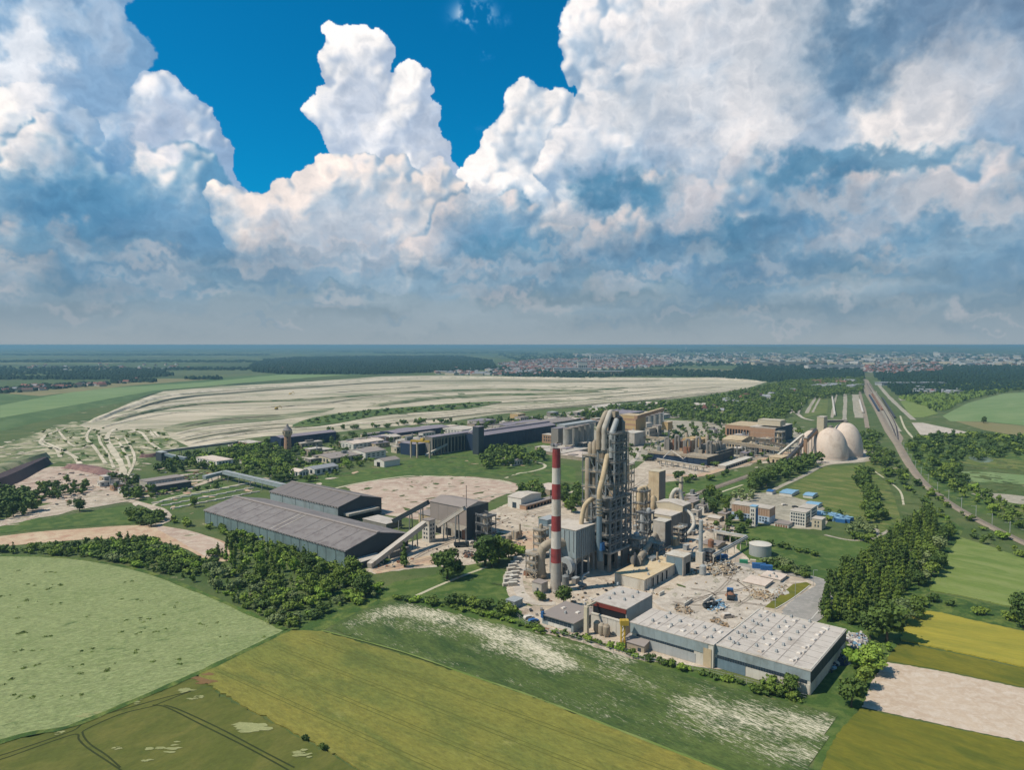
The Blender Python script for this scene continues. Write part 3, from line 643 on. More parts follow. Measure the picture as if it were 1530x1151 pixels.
ribbon('path',M['pale_path'],[(225,757),(250,746),(290,737),(340,728),(370,722)],3,.2)
# ------------------------------------------------ quarry
patch('far_field',M['far_green'],[(-700,720),(-300,680),(0,645),(60,630),(130,612),(190,600),(240,584),(330,572),(470,563),(560,560),(450,556),(250,570),(0,590),(-500,600)],.10)
patch('far_field',M['far_light_green'],[(0,606),(130,582),(300,572),(420,560),(520,560),(380,571),(230,584),(120,604),(0,625)],.2)
patch('far_field',M['brown_field'],[(0,588),(100,580),(240,566),(330,566),(200,576),(60,592)],.25)
patch('quarry_floor',M['quarry_rock'],[(118,636),(150,622),(195,602),(245,585),(330,578),(470,570),(570,563),(660,561),(770,563),(900,564),(1010,565),(1090,564),(1146,571),(1115,581),(1060,590),(1000,597),(940,601),(870,608),(800,613),(740,620),(660,632),(560,640),(470,650),(400,652),(340,660),(285,669),(255,655),(247,642),(210,640),(150,648)],.30)
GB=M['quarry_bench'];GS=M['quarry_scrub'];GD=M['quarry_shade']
ribbon('quarry_bench',GB,[(135,632),(190,610),(240,594),(330,584),(450,576),(600,566),(760,565),(900,567),(1050,567),(1140,571)],[10,16,22,28,30,32,34,36,30,16],.34,h=3.5,jit=.3)
ribbon('quarry_bench',GD,[(205,611),(260,597),(340,589),(460,580),(600,571),(740,570),(860,571),(1000,569)],[5,8,10,12,14,16,14,8],.5,h=3,jit=.3)  # shade ribbon: darkness of the bench side is in its colour
ribbon('quarry_bench',GB,[(200,620),(260,605),(360,595),(470,589),(600,580),(740,577),(900,578),(1010,573),(1090,574)],[8,12,18,22,24,20,18,22,20],.5,h=2,jit=.4)
ribbon('quarry_bench',GS,[(170,630),(230,615),(300,605),(420,600),(520,594),(640,586),(760,583),(860,585),(940,580)],[8,12,14,16,22,26,30,22,10],.7,h=3,jit=.3)
ribbon('quarry_bench',GS,[(560,608),(640,598),(720,592),(820,590),(900,586)],[14,26,36,30,12],.75,h=4,jit=.3)
patch('scrub_patch',M['scrub_grass'],[(437,637),(465,626),(520,617),(560,613),(640,607),(690,603),(750,601),(700,611),(620,617),(560,623),(500,634),(450,640)],1.2,3)
patch('scrub_patch',GS,[(245,640),(300,628),(380,622),(440,618),(500,610),(470,620),(400,630),(320,636),(262,646)],.6,3)
for i,pp in enumerate([[(150,640),(200,628),(260,618),(340,612),(430,608),(520,602)],[(262,650),(310,640),(380,634),(440,628)],[(268,656),(320,647),(390,640),(430,638)],[(285,664),(330,655),(400,645),(450,642),(560,632),(680,622),(800,611),(900,603),(1000,594),(1100,580)],
    [(560,627),(660,618),(760,610),(860,602),(960,592),(1060,582)],[(650,622),(740,614),(840,606)]]):
    ribbon('quarry_bench',GB,pp,[5,9,8,6],.6+i*.03,h=1.2,jit=.4)
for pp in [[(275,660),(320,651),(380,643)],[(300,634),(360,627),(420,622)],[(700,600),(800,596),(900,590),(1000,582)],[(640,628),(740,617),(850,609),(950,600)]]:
    ribbon('quarry_bench',GD,pp,[3,6,3],.9,h=.8,jit=.4)  # thin shade ribbons, bench shading painted as a darker tone
for pp,w_ in [([(98,640),(68,652),(62,664),(84,672),(90,684)],4.5),([(84,640),(100,660),(112,668)],3),([(64,660),(90,672),(112,684),(119,694)],5.5),([(136,640),(129,655),(140,668),(150,682),(158,694)],4),([(146,645),(150,662),(160,676),(166,690),(170,700)],3),
    ([(192,634),(166,645),(160,658),(170,676),(180,692),(184,706),(180,722),(170,726)],7),([(196,642),(212,648),(222,660),(238,672)],4.5),([(175,655),(185,675),(192,690),(194,700)],3),([(186,655),(197,672),(201,685),(198,698),(188,716)],3),([(222,643),(232,655)],4),([(230,645),(238,654)],4),
    ([(120,630),(150,630),(185,620)],5),([(155,640),(175,632),(196,628)],5)]:
    ribbon('haul_road',M['quarry_bench'],pp,[w_*.6,w_,w_*.8,w_],.5,jit=.2)
# spoil banks
ribbon('spoil_bank',M['dark_spoil'],[(-60,745),(0,724),(40,706),(72,692)],[26,26,20,6],.2,h=7)
ribbon('spoil_bank',M['quarry_scrub'],[(-60,728),(0,706),(40,692),(70,684)],[30,30,24,8],.2,h=6)
ribbon('spoil_bank',M['red_spoil'],[(100,698),(140,703),(165,712)],[14,20,8],.2,h=3)
ribbon('spoil_bank',M['red_spoil'],[(208,684),(225,683),(240,680)],[5,9,4],.2,h=3)
# right hand side of the picture
patch('far_field',M['far_light_green'],[(1408,622),(1445,603),(1500,588),(1560,586),(1900,590),(1900,650),(1540,637),(1470,630),(1420,630)],.2)
patch('far_field',M['brown_field'],[(1428,630),(1470,631),(1540,638),(1900,652),(1900,675),(1540,655),(1470,643)],.22)
patch('far_field',M['green_crop'],[(1345,600),(1365,597),(1385,604),(1402,618),(1380,624),(1362,624)],.2)
patch('meadow',M['meadow'],[(1425,690),(1470,684),(1545,690),(1900,720),(1900,760),(1545,705),(1480,700)],.12)
patch('meadow',M['far_light_green'],[(1420,705),(1480,706),(1545,712),(1545,725),(1440,720)],.13)
patch('meadow',M['meadow'],[(1480,745),(1545,750),(1700,770),(1700,850),(1545,785),(1500,765)],.13)
patch('dirt_lot',M['gravel_tan'],[(1450,738),(1490,738),(1545,744),(1600,752),(1545,756),(1490,748)],.14,2)
patch('pond',surf('pond_water',(112,128,100),.3,0,.05,.05,False),[(1448,682),(1465,680),(1485,688),(1470,692),(1452,688)],.14,3)
patch('dirt_lot',M['yard_concrete'],[(1362,632),(1378,632),(1440,645),(1450,648),(1430,652),(1375,650)],.16)
patch('scrub_patch',M['scrub_grass'],[(1335,665),(1360,660),(1430,650),(1540,650),(1900,680),(1900,720),(1545,690),(1430,690),(1440,720),(1480,750),(1500,780),(1450,760),(1400,735),(1360,700)],.10)
patch('green_slope',M['scrub_grass'],[(1225,930),(1232,880),(1290,830),(1310,805),(1350,790),(1400,765),(1440,790),(1434,805),(1390,884),(1356,915),(1345,945),(1280,950)],.09)
# railway: bed, rails, yard
surf('rail_steel',(120,112,106),.4,.3,.05); surf('sleeper',(92,84,78),.9,0,.05)
RL=[(1291,570),(1300,590),(1312,613),(1325,638),(1340,662),(1350,680),(1362,700),(1380,722),(1410,747),(1450,772),(1500,798),(1560,826),(1700,890)]
patch('railway_yard',M['ballast'],[(1284,575),(1290,566),(1297,568),(1311,590),(1328,622),(1350,655),(1346,664),(1335,664),(1322,645),(1305,610)],.16)
ribbon('railway_bed',M['ballast'],RL,[8,8,9,9,7,7,7,7],.3,h=.8)
def rails(px,z,off=(-.75,.75),gap=0.):
    for k in off:
        P=[gz(p.x,p.y,0) for p in spline([(a,b,0) for a,b in px],5)]; mb=MB(); L=len(P)
        for i,p in enumerate(P):
            t=P[min(i+1,L-1)]-P[max(i-1,0)]; t.z=0; t.normalize(); s=Vector((-t.y,t.x,0)); q=p+s*(k+gap)
            mb.v+=[tuple(q+s*.08+Z*z),tuple(q+s*.08+Z*(z+.17)),tuple(q-s*.08+Z*(z+.17)),tuple(q-s*.08+Z*z)]
        for i in range(L-1):
            for j in range(3): mb.f.append((i*4+j,i*4+j+1,(i+1)*4+j+1,(i+1)*4+j))
        o=mb.build('rail',MATS['rail_steel']); o['kind']='structure'
rails(RL,1.1)
for pp,w_,mm in [([(1262,575),(1263,600),(1262,618),(1262,628)],7,'gravel_tan'),([(1278,590),(1281,610),(1284,625)],14,'gravel_tan'),([(1284,585),(1291,612),(1296,640)],6,'ballast'),
    ([(1250,590),(1245,610),(1243,625)],4,'gravel_tan'),([(1222,590),(1212,605),(1205,618)],6,'gravel_tan'),([(1228,590),(1220,605),(1214,617)],4,'gravel_tan'),([(1195,595),(1187,606),(1180,618)],6,'yard_concrete'),([(1205,593),(1198,605),(1192,618)],6,'yard_concrete'),
    ([(1162,610),(1185,615),(1200,625),(1216,629)],6,'yard_concrete'),([(1310,572),(1325,590),(1340,605),(1365,628)],9,'gravel_tan'),([(1305,585),(1320,610),(1340,645)],12,'gravel_tan'),([(1345,622),(1352,640),(1364,655)],3,'pale_path')]:
    ribbon('railway_siding' if mm!='yard_concrete' else 'service_road',M[mm],pp,w_,.34,jit=.2)
patch('grass_strip',M['meadow'],[(1212,594),(1238,584),(1236,618),(1200,625)],.25)
patch('dirt_lot',M['gravel_tan'],[(1342,595),(1374,594),(1376,598),(1345,599)],.3)
# twin track by the plant
RT=[(975,762),(1010,750),(1035,741),(1075,727),(1115,713),(1165,697)]
ribbon('railway_bed',M['ballast'],RT,7,.25,h=.5); rails(RT,.7,(-2.6,-1.2,1.2,2.6))
ribbon('path',M['pale_path'],[(1040,750),(1075,737),(1110,725)],2.2,.24)
ribbon('service_road',M['tan_dirt'],[(975,708),(1035,712),(1075,703),(1110,694),(1150,684),(1180,676)],[7,9,9,9,9,10],.2)

# dry and bare patches, tracks and small mounds strewn over the plain round the plant
ground_mat('weeds',(84,100,48),(112,116,66),(60,82,38),.05,.2,fine=.4)
_rn=random.Random(21)
def blots(name,mat,px,n,r0,r1,z,seed,label):
    rn=random.Random(seed); P=[(gz(*p).x,gz(*p).y) for p in px]; xs=[p[0] for p in P]; ys=[p[1] for p in P]; mb=MB(); c=0
    while c<n:
        x=rn.uniform(min(xs),max(xs)); y=rn.uniform(min(ys),max(ys))
        if not inpoly(x,y,P): continue
        m=14; r=rn.uniform(r0,r1)*rn.uniform(.4,1); a0=rn.uniform(0,3); st=rn.uniform(.18,.6); b=len(mb.v); q=1
        for k in range(m):
            q=.45*q+.55*rn.uniform(.3,1.7); t=2*math.pi*k/m; u_,v_=math.cos(t)*r*q,math.sin(t)*r*q*st; mb.v.append((x+u_*math.cos(a0)-v_*math.sin(a0),y+u_*math.sin(a0)+v_*math.cos(a0),z+c*.0012))
        mb.f.append(tuple(range(b,b+m))); c+=1
    o=mb.build(name,MATS[mat]); return tagp(o,label,None,None,'stuff')
blots('bare_patches','dirt',[(440,725),(620,690),(800,655),(960,640),(1100,640),(1180,680),(1100,720),(960,700),(860,700),(700,712),(560,722)],26,2,9,.24,1,'bare dusty patches on the green ground between the plant buildings')
blots('bare_patches','dirt',[(0,790),(60,700),(200,690),(330,690),(430,700),(400,722),(300,735),(200,760),(60,790)],70,2,9,.27,2,'pale bare patches on the ground left of the halls')
blots('bare_patches','gravel_tan',[(430,690),(480,665),(600,650),(720,640),(860,625),(950,612),(1040,620),(960,640),(800,648),(640,660),(520,690)],170,5,22,.27,3,'pale yard patches between the workshops along the quarry edge')
blots('bare_patches','dirt',[(950,640),(1040,632),(1120,640),(1200,660),(1210,690),(1120,695),(1080,700),(1000,700),(960,690)],120,4,16,.27,4,'pale dusty yard patches round the old kiln house')
blots('weed_patches','weeds',[(560,855),(700,800),(770,755),(880,715),(960,745),(1090,790),(1100,850),(1000,905),(850,950),(760,890)],60,1.2,5,.30,5,'weed patches growing through the plant yard')
blots('weed_patches','weeds',[(520,728),(640,712),(760,720),(720,760),(640,776),(560,762)],24,1,4,.30,6,'weed patches in the bare pink-brown lot')
blots('weed_patches','quarry_scrub',[(500,606),(560,590),(700,579),(900,577),(960,584),(880,600),(760,606),(600,622)],90,8,34,.62,7,'scrub patches spreading over the pale quarry floor')
blots('weed_patches','weeds',[(1295,690),(1340,690),(1400,760),(1430,790),(1340,790),(1310,800)],60,2,8,.2,8,'darker weed patches on the meadow left of the railway')
blots('weed_patches','weeds',[(1400,690),(1540,690),(1540,800),(1480,770)],70,3,12,.2,9,'darker weed patches on the meadows right of the railway')
blots('dark_stains','gravel_tan',[(1000,885),(1040,862),(1095,842),(1180,862),(1150,905),(1092,941),(1000,917)],40,1,4,.225,10,'darker stains on the concrete yard')

for k in range(0):
    x=_rn.uniform(60,230); y=_rn.uniform(640,690); ribbon('haul_road',M['quarry_bench'],[(x,y),(x+_rn.uniform(4,12),y+_rn.uniform(6,10)),(x+_rn.uniform(8,22),y+_rn.uniform(14,22))],[1.2,2.6,1],.5,jit=.5)

ground_mat('pale_gap',(164,164,112),(150,152,100),None,.1,.5,fine=.2); ground_mat('brown_gap',(136,104,68),(122,98,60),None,.1,.5,fine=.2)
for i,(x,y,r0,mt) in enumerate([(375,1088,3.6,'pale_gap'),(246,1122,2.6,'pale_gap'),(135,1073,2.2,'pale_gap'),(200,1050,1.8,'pale_gap'),(90,1097,1.2,'pale_gap'),(292,1045,1.6,'pale_gap'),(174,1121,1,'pale_gap'),(455,1130,2.4,'pale_gap'),(300,1020,4,'brown_gap'),(280,1034,2.4,'pale_gap'),(218,1140,1.2,'pale_gap')]):
    P_=gz(x,y); mb=MB(); rn=random.Random(i)
    for j in range(9):
        cx,cy=P_.x+rn.gauss(0,r0*.6),P_.y+rn.gauss(0,r0*.5); b=len(mb.v); a0=rn.uniform(0,3); rr=r0*rn.uniform(.2,.6)
        for k in range(9): t=2*math.pi*k/9; q=rn.uniform(.5,1.4); mb.v.append((cx+math.cos(t+a0)*rr*q*1.5,cy+math.sin(t+a0)*rr*q*.6,.53+j*.001+(.0 if x<440 else .05)))
        mb.f.append(tuple(range(b,b+9)))
    o=mb.build('crop_gap',M[mt]); tagp(o,'ragged gap in the olive crop',None,None,'stuff')
ground_mat('wheel_track',(106,106,46),(98,100,42),None,.1,.5,fine=.2)
A0,A1,E1=gz(294,1011),gz(480,945),gz(1110,1166); dr=(E1-A1).normalized(); sd=Vector((dr.y,-dr.x,0)); wd=abs((A0-A1).dot(sd)); sg=1 if (A0-A1).dot(sd)>0 else -1
for i in range(4):
    o_=A1+sd*sg*wd*(i+.6)/4.2+dr*(A0-A1).dot(dr)*(i+.6)/4.2+dr*3
    for d_ in (0,1.7):
        q=[o_+sd*sg*d_+dr*t for t in (0,30,60,95,130,170)]; ribbon('tramline',M['wheel_track'],[proj(x) for x in q],.32,.52,n=3)

ribbon('field_margin',M['scrub_grass'],[(-300,1225),(0,1112),(100,1090),(200,1050),(290,1011),(362,977),(428,945),(446,940)],2.6,.56,jit=.3)
ribbon('field_margin',M['scrub_grass'],[(0,832),(80,834),(150,842),(220,857),(290,883),(360,913),(428,944)],2.4,.56,jit=.4)
ribbon('field_margin',M['green_crop'],[(480,944),(600,976),(700,1011),(800,1045),(900,1084),(1000,1123),(1110,1166)],.9,.54,jit=.3)
blots('weed_patches','weeds',[(515,730),(640,706),(770,718),(775,738),(700,780),(620,782),(550,770)],40,1.5,6,.31,26,'grass tongues growing over the edge of the bare lot')
blots('bare_patches','pink_dirt',[(0,690),(100,690),(190,700),(200,735),(100,770),(0,790)],60,3,12,.25,27,'pinkish bare patches on the spoil ground')
blots('bare_patches','tan_dirt',[(330,700),(240,735),(200,760),(240,790),(300,770),(430,730)],26,2,7,.25,28,'tan patches beside the haul road')

ground_mat('tyre_track',(178,163,146),(168,153,137),None,.1,.5,fine=.1)
for pp in [[(1020,905),(1060,890),(1110,880),(1150,862)],[(1030,880),(1060,885),(1075,900),(1085,920)],[(1095,850),(1085,870),(1060,890),(1020,895)],[(1100,905),(1120,890),(1105,872),(1080,862)],[(1005,900),(1045,905),(1090,900),(1140,905)],[(560,852),(610,842),(660,830),(710,822)],[(780,770),(830,760),(870,745),(930,735),(965,715)],[(600,846),(640,822),(700,800),(760,775)],[(60,775),(120,764),(180,752),(230,742),(300,728)],[(100,742),(150,735),(190,728)],[(970,712),(1040,714),(1100,698),(1150,686)]]:
    for d_ in (0,3): ribbon('tyre_track',M['tyre_track'],[(x+d_,y+d_*.6) for x,y in pp],.55,.33)

ground_mat('rock_face_shade',(132,124,102),(108,106,84),(150,142,118),.03,.1,fine=.3)
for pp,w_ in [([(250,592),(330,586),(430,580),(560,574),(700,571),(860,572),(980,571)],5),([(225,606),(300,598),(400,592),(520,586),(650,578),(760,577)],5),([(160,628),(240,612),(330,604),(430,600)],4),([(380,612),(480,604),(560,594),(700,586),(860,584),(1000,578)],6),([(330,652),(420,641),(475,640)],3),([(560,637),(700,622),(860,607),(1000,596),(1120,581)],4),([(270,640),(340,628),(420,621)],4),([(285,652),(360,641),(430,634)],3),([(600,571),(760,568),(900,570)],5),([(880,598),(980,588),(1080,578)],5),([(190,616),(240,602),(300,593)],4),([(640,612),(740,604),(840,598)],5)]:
    ribbon('quarry_face_shade',M['rock_face_shade'],pp,[w_*.3,w_,w_*.6,w_*1.1,w_*.3],1.35,h=.8,jit=.7)  # dark contour ribbons: the shading of the bench faces put into their colour
blots('bare_patches','quarry_bench',[(60,640),(130,630),(250,640),(268,668),(215,690),(100,695),(0,700),(0,665)],60,3,11,.5,41,'pale chalk patches on the slope left of the quarry')
blots('bare_patches','tan_dirt',[(430,718),(560,690),(700,668),(812,655),(812,700),(640,690),(520,712)],16,2,8,.25,42,'thin bare scars across the green plain')
blots('weed_patches','weeds',[(430,720),(560,694),(700,670),(812,658),(855,735),(700,705),(520,718)],70,3,14,.22,43,'coarser weed patches across the green plain')

for k_ in range(5):
    pp=[(1292+k_*1.6,573),(1300+k_*2.6,590),(1314+k_*3.2,614),(1327+k_*3,638),(1342,662)]
    ribbon('track_bed',M['gravel_tan'] if k_%2 else M['dark_spoil'],pp,1.5,.42+.01*k_,h=.15); rails(pp,.7)
# ------------------------------------------------ trees and bushes
leaf('leaf_green',(78,98,34),(112,128,50)); leaf('leaf_dark',(58,78,32),(88,106,44)); leaf('leaf_bright',(102,130,40),(134,152,62)); leaf('leaf_grey',(96,110,64),(120,130,82)); surf('bark',(92,80,66),.9,0,.2,1.)
def leafcloud(lobes,n,size,seed,flat=.75):
    """leaf clumps set on and inside overlapping lobes: (x,y,z,r)"""
    r=np.random.RandomState(seed); w=np.array([l[3]**2 for l in lobes]); w/=w.sum(); idx=r.choice(len(lobes),n,p=w); L=np.array(lobes)[idx]
    d=r.normal(size=(n,3)); d/=np.linalg.norm(d,axis=1)[:,None]; d[:,2]=np.where(d[:,2]<-.55,-d[:,2],d[:,2])
    rad=L[:,3]*r.uniform(.70,1.12,n)*(1+.55*r.rand(n)**5); c=L[:,:3]+d*rad[:,None]*np.array([1,1,flat])
    nrm=d+r.normal(size=(n,3))*.42; nrm/=np.linalg.norm(nrm,axis=1)[:,None]
    t=np.cross(nrm,r.normal(size=(n,3))); t/=np.linalg.norm(t,axis=1)[:,None]; b=np.cross(nrm,t); s=size*r.uniform(.55,1.25,n)[:,None]
    v=np.stack([c-t*s-b*s*.6,c+t*s*.9-b*s*.7,c+t*s*.5+b*s,c-t*s*.7+b*s*.8],1).reshape(-1,3); f=np.arange(n*4).reshape(-1,4)
    return v,f
ICO=None
def core(lobes,k=.80,flat=.75):
    global ICO
    if ICO is None:
        bm=bmesh.new(); bmesh.ops.create_icosphere(bm,subdivisions=1,radius=1); ICO=(np.array([v.co[:] for v in bm.verts]),np.array([[v.index for v in f.verts] for f in bm.faces])); bm.free()
    V_=[];F_=[]; o=0
    for x,y,z,r in lobes:
        V_.append(ICO[0]*np.array([r*k,r*k,r*k*flat])+np.array([x,y,z])); q=ICO[1]+o; F_.append(np.concatenate([q,q[:,2:3]],1)); o+=len(ICO[0])
    return np.concatenate(V_),np.concatenate(F_)
def lobes_for(kind,rn):
    if kind=='broad':   # a tree 10 m tall
        L=[(0,0,6.2,2.9)]
        for i in range(9):
            a=i*2.4+rn.uniform(-.4,.4); q=rn.uniform(1.2,2.6); L.append((q*math.cos(a),q*math.sin(a),rn.uniform(3.2,8.6)-.25*q,rn.uniform(.8,2.1)))
        L.append((rn.uniform(-.5,.5),rn.uniform(-.5,.5),8.4,1.5)); return L
    if kind=='tall':
        L=[]
        for i in range(10):
            h=1.8+i*.8; q=rn.uniform(.2,.9)*(1-.05*i); a=i*2.4; L.append((q*math.cos(a),q*math.sin(a),h,(1.45-.105*i)*rn.uniform(.8,1.2)))
        return L
    if kind=='bush':    # 3 m
        L=[(0,0,1.3,1.4)]
        for i in range(6):
            a=i*1.05+rn.uniform(-.3,.3); q=rn.uniform(.9,1.7); L.append((q*math.cos(a),q*math.sin(a),rn.uniform(.6,2.5),rn.uniform(.4,1.15)))
        return L
def trunk_mb(h,r,rn):
    mb=MB(); top=Vector((rn.uniform(-.3,.3),rn.uniform(-.3,.3),h*.62)); mb.tube([(0,0,-.1),(0,0,h*.12),top*.6+Vector((0,0,.2)),top,top+Vector((.1,.1,h*.2))],[r*1.3,r,r*.75,r*.45,r*.12],7)
    for i in range(4):
        a=i*1.6+rn.random(); z0=h*(.26+.09*i); mb.tube([(0,0,z0),(math.cos(a)*1.1,math.sin(a)*1.1,z0+h*.1),(math.cos(a)*1.9,math.sin(a)*1.9,z0+h*.2)],[r*.5,r*.3,r*.08],5)
    return mb
PROTO={}
def proto(kind,i,mat):
    key=(kind,i,mat)
    if key in PROTO: return PROTO[key]
    rn=random.Random(i*31+len(kind)); L=lobes_for(kind,rn); n={'broad':900,'tall':700,'bush':340}[kind]; sz={'broad':.42,'tall':.36,'bush':.26}[kind]
    v,f=leafcloud(L,n,sz,i*7+3); v2,f2=core(L); f2=f2+len(v)
    me=npmesh('crown',np.concatenate([v,v2]),np.concatenate([f,f2]),MATS[mat]); m=me.data; bpy.data.objects.remove(me)
    t=trunk_mb(10 if kind!='bush' else 3,.28 if kind!='bush' else .1,rn).build('trunk',MATS['bark']); tm=t.data; bpy.data.objects.remove(t)
    # the light kind, for crowns of the wider stand
    n2={'broad':95,'tall':70,'bush':34}[kind]; v3,f3=leafcloud(L,n2,sz*2.1,i*5+1); v4,f4=core(L[:6] if kind!='tall' else L[::2],.92); f4=f4+len(v3)
    PROTO[key]=(m,tm,np.concatenate([v3,v4]),np.concatenate([f3,f4])); return PROTO[key]
CAND=[]
def place(kind,x,y,h,mat,label,group,region):
    CAND.append((kind,x,y,h,mat,label,group,region))
def scatter(px,spacing,kind,mats,h,label,group,region,seed=1,gap=0.,ground_px=True,edge=None):
    rn=random.Random(seed); P=[(gz(*p).x,gz(*p).y) for p in px]; xs=[p[0] for p in P]; ys=[p[1] for p in P]; cell={}; s=spacing; n=0
    A=abs(sum(P[i][0]*P[(i+1)%len(P)][1]-P[(i+1)%len(P)][0]*P[i][1] for i in range(len(P))))/2
    for _ in range(int(A/(s*s)*6)+20):
        x=rn.uniform(min(xs),max(xs)); y=rn.uniform(min(ys),max(ys))
        if not inpoly(x,y,P): continue
        if gap and math.sin(x*.045+seed)+math.sin(y*.06+seed*2)+math.sin((x+y)*.11)>3*(1-gap)-1.2: continue
        k=(int(x//s),int(y//s)); ok=True
        for a in (-1,0,1):
            for b in (-1,0,1):
                for (u,v) in cell.get((k[0]+a,k[1]+b),()):
                    if (u-x)**2+(v-y)**2<s*s: ok=False
        if not ok: continue
        cell.setdefault(k,[]).append((x,y)); kk=kind if isinstance(kind,str) else rn.choice(kind); m=rn.choice(mats)
        hh=rn.uniform(*h)*(1 if kk!='bush' else 1); place(kk,x,y,hh,m,label,group,region); n+=1
def lone(px,py,top,kind,mat,label,group=None):
    g=gz(px,py); place(kind,g.x,g.y,hat(g,top),mat,label,group,'lone')
def row(px,spacing,kind,mats,h,label,group,region,seed=1,jit=.8):
    rn=random.Random(seed); P=[gz(*p) for p in px]; 
    for a,b in zip(P,P[1:]):
        L=(b-a).length; n=max(1,int(L/spacing))
        for i in range(n):
            q=a.lerp(b,(i+rn.uniform(.2,.8))/n); place(kind if isinstance(kind,str) else rn.choice(kind),q.x+rn.gauss(0,jit),q.y+rn.gauss(0,jit),rn.uniform(*h),rn.choice(mats),label,group,region)
G_=['leaf_green','leaf_green','leaf_bright','leaf_dark']; D_=['leaf_dark','leaf_dark','leaf_green']; B_=['leaf_bright','leaf_green']
DESC={}
SHORT={'thicket':'thicket below the long hall','thicket_trees':'tree belt above the pale crop','hall_trees':'grove before the long hall','thicket_end':'thicket tip by the patchy field','hall_bushes':'long hall wall foot','strip':'dense strip behind the warehouse','strip_edge':'dense strip\'s right edge','fence_hedge':'hedge along the plant fence','fence_hedge2':'shrub row beside the container',
 'meadow_row':'tree row beside the meadow','dome_row':'tree row before the domes','blue_trees':'trees by the blue building','office_hedge':'hedge below the office block','tank_hedge':'hedge behind the tank','mill_trees':'trees behind the mill house','willows':'willows behind the blue building','willows2':'willows at the curved path','bc':'bushes by the blue containers','plain':'clump on the green plain','plain2':'trees at the farm house','shed_trees':'trees behind the white shed','tower_trees':'trees between chimney and tower',
 'oh':'houses round the water tower','bk':'back plant yards','qt':'slope between quarry tracks','qw':'workshops by the quarry','qm':'green mound in the quarry','bp':'back plant buildings','slope_trees':'grass slope by the twin track','leftwood':'wood at the left edge','spoil_trees':'spoil ground at the left','th':'trees left of the two-storey hall','th2':'trees behind the two-storey hall','bend':'haul road bend','wt':'trees round the water tower','ws':'trees among the workshops','hr':'haul road below the hall','qe':'tree line on the quarry edge','bs':'trees behind the long store','wood':'wood behind the plant','rw':'trees between domes and railway','rs':'scrub right of the railway','rs2':'right side of the track','rs3':'left side of the track','rs4':'scrub strip above the yellow field','rs5':'bushes beside the bare field','rs6':'woods beyond the fields'}
def describe(c,label,group,kn):
    if c[7]=='lone': return label,group
    b=DESC[c[7]]; px_,py_=proj((c[1],c[2],0)); w=b[1]-b[0]; fx=(px_-b[0])/max(1,w); fy=(py_-b[2])/max(1,b[3]-b[2])
    tone={'leaf_dark':'dark','leaf_green':'mid-green','leaf_bright':'bright','leaf_grey':'greyish'}[c[4]]
    form={'broad':'rounded tree','tall':'narrow tree','bush':'bush'}[c[0]]; q=c[3]/{'tall':10.5,'broad':8,'bush':4.2}[c[0]]; big='small' if q<.78 else 'medium' if q<1.05 else 'big'
    hs=['far left','left','middle','right','far right'] if w>120 else ['left','middle','right'] if w>20 else ['']
    h=hs[max(0,min(len(hs)-1,int(fx*len(hs))))]; v=['back','central','front'][max(0,min(2,int(fy*3)))] if b[3]-b[2]>18 else ''
    l='%s %s %s'%(big,tone,form)+(', '+' '.join(x for x in (v,h) if x) if (v or h) else '')+' of the '+SHORT.get(c[7],group)
    return l,group
